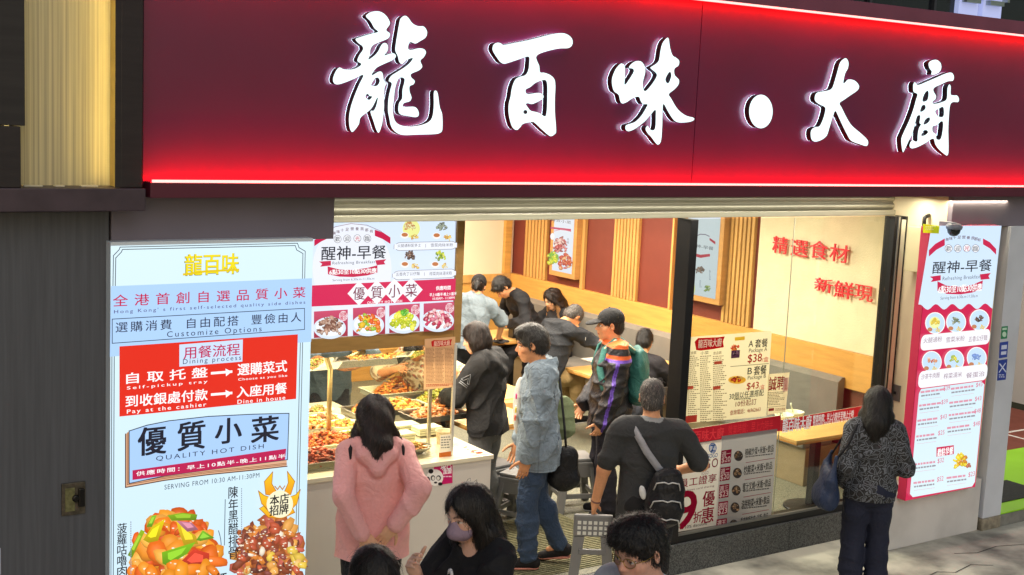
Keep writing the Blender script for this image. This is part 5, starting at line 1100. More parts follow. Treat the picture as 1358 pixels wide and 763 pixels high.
for _m in (M_HAIR, M_HAIRB, M_HAIRT, M_HAIRG):         # every strand a shade of its own
    _t = _m.node_tree; _b = _t.nodes['Principled BSDF']; _l = _b.inputs['Base Color'].links[0].from_socket
    _a = _t.nodes.new('ShaderNodeVertexColor'); _a.layer_name = 'Col'; _x = _t.nodes.new('ShaderNodeMix'); _x.data_type = 'RGBA'; _x.blend_type = 'MULTIPLY'; _x.inputs[0].default_value = 1
    _t.links.new(_l, _x.inputs[6]); _t.links.new(_a.outputs[0], _x.inputs[7]); _t.links.new(_x.outputs[2], _b.inputs['Base Color'])
def leopard_mat():
    m = bpy.data.materials.new('leopard_print'); m.use_nodes = True; t = m.node_tree; b = t.nodes['Principled BSDF']; tc = t.nodes.new('ShaderNodeTexCoord')
    n = t.nodes.new('ShaderNodeTexNoise'); n.inputs['Scale'].default_value = 14; t.links.new(tc.outputs['Object'], n.inputs['Vector'])
    ad = t.nodes.new('ShaderNodeVectorMath'); ad.operation = 'MULTIPLY_ADD'; ad.inputs[1].default_value = (.06,) * 3; t.links.new(n.outputs[1], ad.inputs[0]); t.links.new(tc.outputs['Object'], ad.inputs[2])
    v = t.nodes.new('ShaderNodeTexVoronoi'); v.inputs['Scale'].default_value = 21; v.feature = 'DISTANCE_TO_EDGE'; t.links.new(ad.outputs[0], v.inputs['Vector'])
    c = t.nodes.new('ShaderNodeValToRGB'); e = c.color_ramp.elements; e[0].position = .0; e[0].color = lin4((18, 18, 20)); e[1].position = .05; e[1].color = lin4((20, 20, 22))
    for p_, cc in ((.09, (104, 108, 116)), (.15, (92, 96, 104)), (.21, (16, 16, 18)), (.48, (40, 40, 44))): x = e.new(p_); x.color = lin4(cc)
    t.links.new(v.outputs[0], c.inputs[0]); t.links.new(c.outputs[0], b.inputs['Base Color']); b.inputs['Roughness'].default_value = .7; return m
def mesh_obj(name, V, F, m, parent, col=None, W=None):
    me = bpy.data.meshes.new(name); V = np.asarray(V, float)
    if isinstance(F, np.ndarray) and F.shape[1] == 4:
        me.vertices.add(len(V)); me.vertices.foreach_set('co', V.astype(np.float32).ravel()); me.loops.add(F.size); me.loops.foreach_set('vertex_index', F.astype(np.int32).ravel())
        me.polygons.add(len(F)); me.polygons.foreach_set('loop_start', np.arange(0, F.size, 4, dtype=np.int32)); me.update(calc_edges=True); me.validate()
    else: me.from_pydata([tuple(v) for v in V], [], [tuple(f) for f in F])
    me.polygons.foreach_set('use_smooth', [True] * len(me.polygons)); me.materials.append(m)
    if col is not None:
        c = np.asarray(col, float); c = np.tile(c, (len(V), 1)) if c.ndim == 1 else c
        a = me.color_attributes.new('Col', 'FLOAT_COLOR', 'POINT'); a.data.foreach_set('color', np.concatenate([c, np.ones((len(V), 1))], 1).astype(np.float32).ravel())
    o = bpy.data.objects.new(name, me); C.objects.link(o); o.parent = parent; return o
def rotm(ax, deg):
    return np.array(Matrix.Rotation(rad(deg), 3, Vector(ax)))
def ik(a, target, l1, l2, pole):
    d = target - a; L = np.linalg.norm(d); L2 = min(L, (l1 + l2) * .995); d = nrm(d); c = (l1 * l1 + L2 * L2 - l2 * l2) / (2 * L2); hgt = math.sqrt(max(l1 * l1 - c * c, 0))
    p = np.asarray(pole, float); p = nrm(p - d * p.dot(d)); return a + d * c + p * hgt, a + d * L2
class Person:
    """local frame: x to the person's right, y ahead, z up, origin on the ground"""
    def __init__(s, label, H=1.65, build=1.0, fem=False, lean=0, tilt=0, twist=0, yaw=0, pitch=0, roll=0, rw=None, lw=None, rp=(.7, -.6, -.2), lp=(-.7, -.6, -.2), rh=None, lh=None, ra=None, la=None, sit=None,
                 knee=(0, 1, 0), skin=(214, 160, 124), head_px=None, z=None, a=0, hs=None):
        s.H, s.B, s.fem, s.skin = H, build, fem, skin; hs = hs or H / 1.66; s.hs = hs
        pz = .53 * H if sit is None else sit; s.pel = A_(0, 0, pz)
        R = rotm((1, 0, 0), -lean) @ rotm((0, 1, 0), tilt) @ rotm((0, 0, 1), twist); s.R = R
        U = lambda x, y, q: s.pel + R @ A_(x * H, y * H, (q - .53) * H)
        sw = (.096 if fem else .110) * build ** .5
        s.waist, s.chest, s.nb = U(0, .004, .62), U(0, -.004, .735), U(0, -.014, .835)
        s.sh = {1: U(sw, -.012, .806), -1: U(-sw, -.012, .806)}
        s.hip = {1: s.pel + A_(.052 * H, 0, -.02 * H), -1: s.pel + A_(-.052 * H, 0, -.02 * H)}
        HR = R @ rotm((0, 0, 1), yaw) @ rotm((1, 0, 0), -pitch) @ rotm((0, 1, 0), roll); s.HR = HR
        s.hc = U(0, -.006, .852) + HR @ A_(0, .020 * H, .082 * H)
        s.el, s.wr, s.kn, s.an = {}, {}, {}, {}
        for sd, w, pl in ((1, rw, rp), (-1, lw, lp)):
            w = U(sd * .150, .035, .47) if w is None else A_(*w); s.el[sd], s.wr[sd] = ik(s.sh[sd], w, .178 * H, .150 * H, pl)
        for sd, an in ((1, ra), (-1, la)):
            an = A_(sd * .060 * H, -.012 * H, .045 * H) if an is None else A_(*an); s.kn[sd], s.an[sd] = ik(s.hip[sd], an, .232 * H, .236 * H, knee)
        s.hand = {1: rh or {}, -1: lh or {}}
        s.fwd = A_(0, 1, 0)
        # where it stands: the crown of the head falls on the photographed point
        f = A_(.561, .816); r = A_(.827, -.561); f = f / np.linalg.norm(f); r = r / np.linalg.norm(r); d = math.cos(rad(a)) * f - math.sin(rad(a)) * r; rz = math.atan2(-d[0], d[1])
        top = s.hc + HR @ A_(0, -.01, .118 * hs); s.crown = top
        g = z - top[2]; q = P(*head_px, Z=z); c_, s_ = math.cos(rz), math.sin(rz)
        x, y = q[0] - (c_ * top[0] - s_ * top[1]), q[1] - (s_ * top[0] + c_ * top[1])
        s.t = thing('person', label, 'person', (x, y, g), None, rz); s.rz = rz; s.loc = A_(x, y, g)
        s.hx, s.hy, s.hz = HR[:, 0], HR[:, 1], HR[:, 2]
    def hd(s, x, y, z): return s.hc + s.HR @ (A_(x, y, z) * s.hs)
    def w(s, p):
        c_, s_ = math.cos(s.rz), math.sin(s.rz); return A_(s.loc[0] + c_ * p[0] - s_ * p[1], s.loc[1] + s_ * p[0] + c_ * p[1], s.loc[2] + p[2])
    # ---- flesh
    def torso(s, t=0., loose=0.):
        H, B, R = s.H, s.B, s.R; f = (R[:, 1], 1.45)
        o = [Cap(s.pel + R @ A_(0, 0, -.02 * H), s.waist, .088 * H * B + t + loose, .080 * H * B + t + loose, .04, flat=f), Cap(s.waist, s.chest, .080 * H * B + t + loose, .092 * H * B + t + loose * .6, .04, flat=f),
             Cap(s.chest, s.nb - R @ A_(0, 0, .045 * H), .092 * H * B + t + loose * .6, .070 * H * B + t, .04, flat=f),
             Cap(s.sh[1] * .92 + s.sh[-1] * .08, s.sh[-1] * .92 + s.sh[1] * .08, .036 * H + t, None, .05),
             Cap(s.nb - R @ A_(0, 0, .03 * H), s.sh[1] * .75 + s.nb * .25, .034 * H + t, .032 * H + t, .05), Cap(s.nb - R @ A_(0, 0, .03 * H), s.sh[-1] * .75 + s.nb * .25, .034 * H + t, .032 * H + t, .05)]
        if s.fem:
            for sd in (1, -1): o.append(Ell(s.chest + R @ A_(sd * .048 * H, .052 * H, -.005 * H), A_(.040, .036, .042) * H + t, R, .04))
        o.append(Ell(s.pel + A_(0, -.028 * H, -.012 * H), A_(.092 * H * B, .062 * H * B, .066 * H) + t, None, .04))
        return o
    def arm(s, sd, t=0., a=0., b=1., loose=0.):
        """a..b run from shoulder (0) over elbow (.5) to wrist (1)"""
        H = s.H; o = []; rs = (.034 * H, .028 * H, .0255 * H, .0175 * H)
        pt = lambda u: s.sh[sd] + (s.el[sd] - s.sh[sd]) * u * 2 if u < .5 else s.el[sd] + (s.wr[sd] - s.el[sd]) * (u * 2 - 1)
        rr = lambda u: (rs[0] + (rs[1] - rs[0]) * u * 2 if u < .5 else rs[2] + (rs[3] - rs[2]) * (u * 2 - 1)) * s.B ** .35 + t + loose * (.4 + .6 * u)
        cut = [a] + [u for u in (.5,) if a < u < b] + [b]
        for u, v in zip(cut, cut[1:]): o.append(Cap(pt(u), pt(v), rr(u), rr(v), .025))
        return o
    def leg(s, sd, t=0., a=0., b=1., loose=0.):
        H = s.H; o = []; q = s.B ** .5
        pt = lambda u: s.hip[sd] + (s.kn[sd] - s.hip[sd]) * u * 2 if u < .5 else s.kn[sd] + (s.an[sd] - s.kn[sd]) * (u * 2 - 1)
        rr = lambda u: ((.056 - .022 * u * 2) if u < .5 else (.034 - .011 * (u * 2 - 1))) * H * q + t + loose * u
        cut = [a] + [u for u in (.25, .5, .68) if a < u < b] + [b]
        for u, v in zip(cut, cut[1:]): o.append(Cap(pt(u), pt(v), rr(u), rr(v), .025))
        if a < .7 < b: o.append(Ell(pt(.66) - .012 * H * s.fwd, A_(.031, .034, .06) * H * q + t, None, .03))
        return o
    def hands(s, sd):
        H = s.H; c = s.hand[sd]; w = s.wr[sd]; d = nrm(c.get('d', nrm(s.wr[sd] - s.el[sd]))); n = A_(*c.get('n', (-sd, .15, 0))); n = nrm(n - d * n.dot(d)); th = np.cross(d, n) * sd
        k = H / 1.68 * c.get('s', 1.0); curl = c.get('curl', 22); o = [Ell(w + d * .046 * k, A_(.052, .041, .0165) * k, np.stack([d, th, n], 1), .012), Cap(w - d * .01, w + d * .02, .021 * k, .022 * k, .02)]
        for i, (off, L, r) in enumerate(((.030, .072, .0088), (.010, .080, .0090), (-.010, .074, .0086), (-.029, .058, .0078))):
            p = w + d * .084 * k + th * off * k; dd = nrm(d + th * off * 1.6); an = curl * (1 + .12 * i)
            for q, f in enumerate((.45, .32, .25)):
                dd = nrm(dd * math.cos(rad(an)) + n * math.sin(rad(an))); e = p + dd * L * f * k; o.append(Cap(p, e, r * k * (1 - .08 * q), r * k * (.95 - .1 * q), .004)); nn = n - dd * n.dot(dd); p = e; an = curl * .9
                n_, n = n, n
        p = w + d * .022 * k + th * .030 * k; dd = nrm(d * .62 + th * .72 + n * .25)
        for L, r in ((.040, .0115), (.032, .0100), (.026, .0086)): e = p + dd * L * k; o.append(Cap(p, e, r * k, r * k * .92, .008)); p = e; dd = nrm(dd + d * .35 + n * .22)
        return o
    def head(s):
        q = s.hd; R = s.HR; k = s.hs; e = lambda c, r, kk=.02, op='+', RR=None: Ell(q(*c), A_(*r) * k, R if RR is None else RR, kk, op)
        c = lambda a, b, r1, r2, kk=.01, op='+': Cap(q(*a), q(*b), r1 * k, r2 * k, kk, op)
        o = [e((0, -.012, .028), (.073, .094, .088)), e((0, .024, -.040), (.056, .066, .072), .03), e((0, .064, -.098), (.024, .020, .018), .03), c((0, .045, -.062), (0, .066, -.055), .044, .030, .03)]
        for x in (1, -1):
            o += [e((x * .036, .050, -.026), (.030, .034, .028), .02), c((x * .014, .083, .022), (x * .044, .070, .020), .011, .010, .014)]
        o += [e((x * .031, .098, .002), (.019, .016, .012), .012, '-') for x in (1, -1)]
        for x in (1, -1): o += [e((x * .031, .0765, .001), (.0135, .0125, .0115), .003), c((x * .017, .0835, .0115), (x * .044, .076, .0105), .0055, .0055, .004), c((x * .019, .083, -.009), (x * .042, .077, -.008), .0045, .0045, .004)]
        o += [c((0, .083, .012), (0, .106, -.026), .0075, .0115, .010), e((.011, .094, -.030), (.010, .011, .008), .006), e((-.011, .094, -.030), (.010, .011, .008), .006),
              c((-.019, .083, -.061), (.019, .083, -.061), .0065, .0065, .006), c((0, .086, -.0585), (0, .086, -.0585), .0085, .0085, .006), c((-.014, .0825, -.071), (.014, .0825, -.071), .0075, .0075, .006), c((-.024, .0905, -.0655), (.024, .0905, -.0655), .0022, .0022, .003, '-')]
        for x in (1, -1):
            RR = R @ rotm((0, 0, 1), x * -24) @ rotm((1, 0, 0), -12)
            o += [e((x * .079, -.004, -.004), (.0095, .019, .032), .006, '+', RR), e((x * .084, .001, -.002), (.006, .010, .018), .004, '-', RR)]
        o += [Cap(q(0, -.022, -.055), s.nb - s.R @ A_(0, -.004, .03) , .050 * k * s.B ** .3, .056 * k * s.B ** .3, .03)]
        return o
    def face_col(s, V, lips=(176, 96, 86), brow=(40, 30, 26)):
        c = np.tile(np.array(lin(s.skin)), (len(V), 1)); L = (V - s.hc) @ s.HR / s.hs; x, y, z = np.abs(L[:, 0]), L[:, 1], L[:, 2]
        near = (y > .03) & (np.linalg.norm(L, axis=1) < .15)
        def mixc(w, col): w = np.clip(w, 0, 1)[:, None]; c[:] = c * (1 - w) + np.array(lin(col)) * w
        sk = np.array(s.skin, float)
        mixc(near * np.exp(-(((x - .040) / .022) ** 2 + ((z + .03) / .022) ** 2)) * .30, tuple(np.minimum(255, sk * (1.0, .80, .76))))
        mixc((np.linalg.norm(L - A_(0, .105, -.028), axis=1) < .02) * .25, tuple(np.minimum(255, sk * (1, .82, .78))))
        mixc(near * ((np.abs(z + .0655) < .0125 * (1 - (x / .027) ** 2)) & (x < .027) & (y > .07)) * .8, lips)
        mixc(near * ((np.abs(z + .0655) < .0016) & (x < .026)) * .8, (90, 44, 40))
        arch = .0235 + .006 * (1 - ((x - .032) / .020) ** 2) - .002
        mixc(near * ((np.abs(z - arch) < .0042) & (x > .012) & (x < .052)) * .85, brow)
        ev = np.sqrt(((x - .031) / .0150) ** 2 + ((z - .001) / .0066) ** 2); mixc(near * (ev < 1) * (y > .06), (226, 220, 214)); mixc(near * (np.hypot(x - .031, z - .001) < .0062) * (y > .06), (34, 24, 20))
        mixc(near * ((ev > .85) & (ev < 1.25) & (z > 0) & (y > .06)) * .9, (38, 26, 24))
        return c
    def body(s, h=.008, legs=True, hands=(1, -1)):
        pr = s.torso() + s.head()
        for sd in (1, -1):
            pr += s.arm(sd) + (s.hands(sd) if sd in hands else [])
            pr += s.leg(sd) + [Cap(s.an[sd] - A_(0, .02, .015), s.an[sd] + A_(0, .08, -.02) * s.H / 1.65, .026, .022, .02)]
        V, F = polygonise(pr, h); return mesh_obj('body', V, F, M_SKIN, s.t, s.face_col(V))
    def part(s, name, prims, col, m=None, h=.009, clips=(), amp=0., freq=26, seed=1, paint=None, k=None):
        V, F = polygonise(prims, h, clips, folds(amp, freq, seed) if amp else None)
        c = np.tile(np.array(lin(col)), (len(V), 1))
        if paint is not None: paint(V, c)
        return mesh_obj(name, V, F, m or M_CLOTH, s.t, c)
    def trousers(s, col, t=.010, loose=.012, m=None, a=.0, b=.97, amp=.005, seed=3, name='trousers', waist=.60, h=.009):
        pr = [p for p in s.torso(t, .004)[:2]] + [s.torso(t)[-1]]
        for sd in (1, -1): pr += s.leg(sd, t, a, b, loose)
        up = s.R @ A_(0, 0, 1)
        return s.part(name, pr, col, m, h, [(s.pel + up * (waist - .53) * s.H, up)], amp, 24, seed)
    def shoes(s, col=(24, 24, 26), sole=(200, 196, 190), name='shoe', dirs=None):
        for sd in (1, -1):
            k = s.H / 1.65; an = s.an[sd]; d = nrm((dirs or {}).get(sd, (sd * .08, 1, -.0))); up = A_(0, 0, 1)
            a = an + A_(0, 0, -.028 * k) - d * .045; b = an + A_(0, 0, -.036 * k) + d * .13 * k + A_(0, 0, d[2] * 0)
            o = s.part(name, [Cap(a, b, .040 * k, .034 * k, .02), Cap(an, a, .038 * k, .040 * k, .02)], col, M_CLOTH, .008)
            o2 = s.part('sole', [Cap(a - A_(0, 0, .034 * k), b - A_(0, 0, .026 * k), .036 * k, .034 * k, .01, flat=(up, 3.0))], sole, M_CLOTH, .007); o2.parent = o
    def top(s, name, col, t=.014, loose=.012, sleeve=1.0, sl_loose=.008, hem=.50, m=None, amp=.006, seed=5, h=.009, extra=(), paint=None, freq=24, neck=.056, carve=()):
        pr = s.torso(t, loose); R = s.R; H = s.H
        dn = s.R @ A_(0, 0, -1); pr.append(Cap(s.waist, s.pel + R @ A_(0, 0, (hem - .53) * H + .0), .086 * H * s.B + t + loose, .094 * H * s.B + t + loose * 1.3, .03, flat=(R[:, 1], 1.4)))
        for sd in (1, -1): pr += s.arm(sd, t, 0, sleeve, sl_loose)
        pr += list(extra)
        pr.append(Cap(s.nb - R @ A_(0, -.0, .030 * H), s.hc, neck * s.hs, neck * s.hs, .006, '-')); pr += list(carve)
        cl = []
        V, F = polygonise(pr, h, cl, folds(amp, freq, seed) if amp else None)
        # open hem: drop what hangs below it, sleeves excepted
        zrel = (V - s.pel) @ (R @ A_(0, 0, 1)); arm_d = np.min([np.linalg.norm(V - (s.el[sd] + (s.wr[sd] - s.el[sd]) * u), axis=1) for sd in (1, -1) for u in (0, .25, .5, .75, 1)], 0)
        keep = (zrel > (hem - .53) * H) | (arm_d < .075 + loose * .5)
        kf = keep[F].all(1); F = F[kf]
        c = np.tile(np.array(lin(col)), (len(V), 1))
        if paint is not None: paint(V, c)
        return mesh_obj(name, V, F, m or M_CLOTH, s.t, c)
    # ---- hair
    def hair(s, style, m=None, seed=1, h=.007, extra=(), wave=1.0, vol=1.0, dens=1.0):
        q = s.hd; k = s.hs; R = s.HR
        e = lambda c, r, kk=.02, op='+': Ell(q(*c), A_(*r) * k, R, kk, op)
        c = lambda a, b, r1, r2, kk=.02, op='+': Cap(q(*a), q(*b), r1 * k, r2 * k, kk, op)
        if style in ('short', 'crop'):
            g = .012 if style == 'short' else .007
            pr = [e((0, -.014, .034), (.073 + g, .094 + g, .087 + g * 1.2)), e((0, -.050, -.022), (.064 + g, .058 + g, .066), .02)]
            pr += [e((0, .085, -.030), (.064, .078, .076), .012, '-'), e((.085, .028, -.042), (.030, .040, .052), .01, '-'), e((-.085, .028, -.042), (.030, .040, .052), .01, '-'), e((.09, -.006, -.03), (.022, .026, .042), .008, '-'), e((-.09, -.006, -.03), (.022, .026, .042), .008, '-'), e((0, -.02, -.15), (.11, .12, .062), .01, '-')]
            if style == 'short': pr += [c((-.035, .072, .076), (.040, .078, .070), .020, .018, .02)]
        elif style == 'bob':
            pr = [e((0, -.014, .032), (.086, .106, .100)), e((0, -.030, -.040), (.090, .090, .090), .03), c((.070, .010, -.02), (.066, .022, -.098), .030, .020, .03), c((-.070, .010, -.02), (-.066, .022, -.098), .030, .020, .03),
                  e((0, .085, -.046), (.056, .070, .090), .015, '-'), e((0, -.02, -.185), (.16, .16, .062), .01, '-')]
        elif style == 'long':
            pr = [e((0, -.014, .034), (.089, .108, .100)), c((0, -.046, .0), (0, -.080, -.17), .092 * vol, .092 * vol, .04), c((0, -.078, -.16), (0, -.092, -.27), .086 * vol, .045, .03)]
            for x in (1, -1): pr += [c((x * .068, .000, .0), (x * .082 * vol, .006, -.14), .034, .036, .03), c((x * .080 * vol, -.04, -.1), (x * .092 * vol, -.05, -.265), .044, .024, .03)]
            pr += [e((0, .090, -.024), (.064, .076, .098), .010, '-')]
        pr += [f(e, c) for f in extra]
        Rr = np.random.RandomState(seed)
        def disp(p):
            L = (p - s.hc) @ R / k; ph = np.arctan2(L[:, 0], -L[:, 1]); z = L[:, 2]; w = .25 * wave * np.sin(z * 34 + 5 * np.sin(ph * 3)) if style == 'long' else .10 * np.sin(z * 60 + ph * 4)
            return -.0026 * (np.sin((ph + w) * 23 + 2 * np.sin(ph * 7 + z * 9)) * .6 + np.sin((ph + w) * 51 + z * 16) * .4) - (.006 * wave * np.sin(z * 40 + ph * 5) if style == 'long' else 0)
        V, F = polygonise(pr, h, (), disp); F = [tuple(f) for f in F]
        # strands combed over the shape, loose at their tips
        from mathutils.kdtree import KDTree
        VA = np.array(V); FA = np.array(F); fn = np.cross(VA[FA[:, 2]] - VA[FA[:, 0]], VA[FA[:, 3]] - VA[FA[:, 1]]); NR = np.zeros_like(VA)
        for j in range(4): np.add.at(NR, FA[:, j], fn)
        NR /= np.linalg.norm(NR, axis=1)[:, None] + 1e-12
        kd = KDTree(len(VA)); [kd.insert(v, i) for i, v in enumerate(VA)]; kd.balance()
        V = list(map(tuple, VA)); cr = q(0, -.035, .115); lg = style in ('bob', 'long'); CO = [(.55,) * 3] * len(V)
        for i in Rr.randint(0, len(VA), int(dens * {'short': 2200, 'crop': 1300, 'bob': 2200, 'long': 3400}[style])):
            st = Rr.uniform(.012, .030) if lg else Rr.uniform(.006, .011); n_ = 5 if lg else 4; p = VA[i] + NR[i] * .001; wd = Rr.uniform(.0007, .0018); lift = Rr.uniform(.0005, .0065) * (3.2 if Rr.rand() < .07 else 1); nn = NR[i]; pts = []
            jit = Rr.normal(size=3) * (.22 if lg else .38)
            for j in range(n_):
                pts.append((p, nn)); g = (A_(0, 0, -1) if lg else nrm(p - cr) + A_(0, 0, -.25)) + jit
                d = nrm(g - nn * g.dot(nn) * (.85 if j < n_ - 2 else .35)); p = p + d * st
                if j < n_ - 2:
                    co, ix, _ = kd.find(p); nn = NR[ix]; p = np.array(co) * .85 + p * .15 + nn * lift
            b_ = len(V)
            for j, (c_, o_) in enumerate(pts):
                d = pts[min(j + 1, n_ - 1)][0] - pts[max(j - 1, 0)][0]; sd = nrm(np.cross(d, o_)) * wd * (1 - (j / (n_ - 1)) ** 2 * .9); V += [tuple(c_ - sd), tuple(c_ + sd)]
            F += [(b_ + 2 * j, b_ + 2 * j + 1, b_ + 2 * j + 3, b_ + 2 * j + 2) for j in range(n_ - 1)]; CO += [tuple(min(6., float(np.exp(Rr.normal() * .55))) * A_(1.12, 1, .92))] * (2 * n_)
        return mesh_obj('hair', V, F, m or M_HAIR, s.t, np.array(CO))
    def strip(s, name, pts, w, th, col, m=None):
        """a flat strap running through local points"""
        pts = [Vector(p) for p in pts]; V = []; F = []; cen = Vector(s.chest)
        for i, p in enumerate(pts):
            d = (pts[min(i + 1, len(pts) - 1)] - pts[max(i - 1, 0)]).normalized(); o = Vector((p.x - cen.x, p.y - cen.y, (p.z - cen.z) * .3)).normalized(); sd = d.cross(o).normalized() * w / 2; o = sd.cross(d).normalized() * th
            V += [p - sd - o, p + sd - o, p + sd + o, p - sd + o]
        for i in range(len(pts) - 1):
            a = 4 * i
            for k in range(4): F.append((a + k, a + (k + 1) % 4, a + 4 + (k + 1) % 4, a + 4 + k))
        F += [(3, 2, 1, 0), tuple(4 * (len(pts) - 1) + k for k in range(4))]
        return mesh_obj(name, V, F, m or M_CLOTH, s.t, lin(col))
def hood_prims(p, w=.088, drop=.095, r=.038):
    a = [A_(-w, .03, -.005), A_(-w * 1.12, -.045, .02), A_(-w * .85, -.105, -.03), A_(0, -.135, -drop), A_(w * .85, -.105, -.03), A_(w * 1.12, -.045, .02), A_(w, .03, -.005)]
    o = [Cap(p.nb + u, p.nb + v, r, r, .035) for u, v in zip(a, a[1:])]
    return o + [Ell(p.nb + A_(0, -.085, -.015), (w, .045, .055), None, .04)]
def loose_part(name, root, prims, col, m=None, h=.008, amp=0, freq=26, seed=1, paint=None):
    """a part of a bag or cap: modelled in the wearer's frame, then hung on its own thing"""
    V, F = polygonise(prims, h, (), folds(amp, freq, seed) if amp else None); c = np.tile(np.array(lin(col)), (len(V), 1))
    if paint is not None: paint(V, c)
    return mesh_obj(name, V, F, m or M_CLOTH, root, c)
# ================================================================ the people
def gz(px, py, z): q = P(px, py, Z=z); return street_z(q[0], q[1])
BLK = (30, 30, 33)
# ---- woman in a pink jacket, hands clasped behind her back
p = Person('woman in a pink hooded jacket with hands clasped behind her back', 1.63, 1.10, True, lean=3, pitch=8, head_px=(497, 527), z=1.76, a=14, rw=(.085, -.245, .95), lw=(-.095, -.250, .90), rp=(1, -1.3, -.1), lp=(-1, -1.3, -.1),
           rh=dict(d=(-.6, -.05, -.8), n=(0, 1, -.1), curl=14), lh=dict(d=(.72, -.25, -.65), n=(0, 1, -.1), curl=26))
p.body(.007)
p.trousers((26, 26, 29)); p.shoes()
hood = hood_prims(p, .092, .115, .042)
def pk(V, c):
    z = (V[:, 2] - p.pel[2]) / p.H + .53; c[(z < .455)] = lin((196, 118, 112))
p.top('jacket', (230, 164, 158), .017, .036, .965, .010, .425, M_NYLON, .015, 11, .008, hood, None, 17, .060)
p.hair('long', M_HAIRB, 3, vol=1.18, dens=1.6, wave=1.5)
for sx in (-1, 1): p.strip('bag_strap', [p.sh[sx] + A_(-sx * .012, .07, .03), p.sh[sx] + A_(-sx * .010, .0, .078), p.sh[sx] + A_(-sx * .006, -.068, .045), p.sh[sx] + A_(sx * .004, -.100, -.05), p.sh[sx] + A_(sx * .012, -.105, -.12)], .036, .006, (28, 26, 28))
# ---- woman with a face mask in the near foreground
p = Person('woman in a black printed shirt wearing a mauve face mask', 1.60, 1.02, True, lean=4, yaw=10, pitch=12, head_px=(616, 648), z=1.85, a=126, rw=(.04, .32, 1.24), lw=(-.10, .30, 1.0), rp=(.6, -.6, -.6), lp=(-.6, -.5, -.6), rh=dict(d=(-.35, .55, .75), n=(-.9, -.2, .1), curl=42), lh=dict(d=(.7, .6, .1), n=(.2, -.5, -.8), curl=40), skin=(222, 176, 152))
p.body(.007); p.trousers((28, 28, 34)); p.shoes()
p.top('shirt', (26, 26, 29), .012, .016, .42, .022, .46, None, .015, 13, .008, freq=17, neck=.066, carve=[Ell(p.nb + A_(0, .055, .0), (.075, .07, .055), None, .01, '-')])
p.hair('long', M_HAIR, 5, wave=.35, dens=1.6)
L = p.hd
msk = [Ell(L(0, .050, -.060), A_(.064, .062, .050) * p.hs, p.HR, .02), Cap(L(0, .085, -.02), L(0, .105, -.052), .022, .026, .03)]
p.part('face_mask', msk, (142, 122, 138), M_CLOTH, .005, [], .002, 60, 2)
for sx in (-1, 1): p.strip('mask_loop', [L(sx * .060, .062, -.035), L(sx * .076, .02, -.022), L(sx * .086, -.006, -.012)], .004, .002, (150, 132, 146))
b = MB()
for k in range(26):
    t_ = k / 25; x = -.115 + .22 * t_; q = p.chest + A_(x, .145 * p.H / 1.6 - .25 * x * x - .015, -.015 + .045 * math.sin(t_ * 12) + .02 * math.cos(t_ * 21)); 
    if k: b.tube([tuple(q0), tuple(q)], .008, 6)
    q0 = q
o = b.build('shirt_print', mat('print_white', (206, 206, 210), .6)); o.parent = p.t
# ---- dark crown of a head at the very bottom
p = Person('person cut off by the bottom of the photo, only the crown of dark hair showing', 1.62, 1.0, True, pitch=8, head_px=(495, 727), z=1.86, a=30)
p.body(.010); p.trousers((40, 44, 60), h=.012); p.top('shirt', (60, 62, 70), h=.012); p.hair('bob', M_HAIR, 7, dens=1.6); p.shoes()
# ---- man with glasses in the near foreground
p = Person('man with short black hair and glasses looking down in the foreground', 1.74, 1.05, False, pitch=14, yaw=0, head_px=(846, 690), z=1.97, a=134, skin=(206, 158, 138))
p.body(.007); p.trousers((38, 40, 48), h=.012); p.top('shirt', (200, 204, 210), sleeve=.42, h=.010); p.hair('short', M_HAIR, 9, .006, dens=2, extra=[lambda e, c: e((.02, .03, .085), (.07, .07, .05), .03), lambda e, c: c((-.055, .062, .060), (.055, .066, .058), .020, .020, .02)]); p.shoes()
L = p.hd; b = MB()
for sx in (-1, 1):
    b.tube([tuple(L(sx * .031 + .024 * math.cos(u), .097 - .010 * abs(math.cos(u)) * (sx * math.cos(u) > 0), .0 + .019 * math.sin(u))) for u in np.linspace(0, 6.283, 17)], .0017, 6)
    b.tube([tuple(L(sx * .055, .088, .004)), tuple(L(sx * .076, .055, .006)), tuple(L(sx * .082, -.002, .008))], .0016, 6)
b.tube([tuple(L(-.008, .100, .004)), tuple(L(0, .104, .006)), tuple(L(.008, .100, .004))], .0016, 6)
g = thing('glasses', 'thin gold framed glasses on the man looking down in the foreground', 'glasses', tuple(p.loc), None, p.rz); o = b.build('frame', mat('gold_wire', (170, 136, 70), .3, metal=.9)); o.parent = g
b = MB()
for sx in (-1, 1): b.poly([tuple(L(sx * .031 + .0235 * math.cos(u), .096, .0185 * math.sin(u))) for u in np.linspace(0, 6.1, 16)])
o = b.build('lens', mat_glass('lens_glass', (240, 240, 240), .8)); o.parent = g
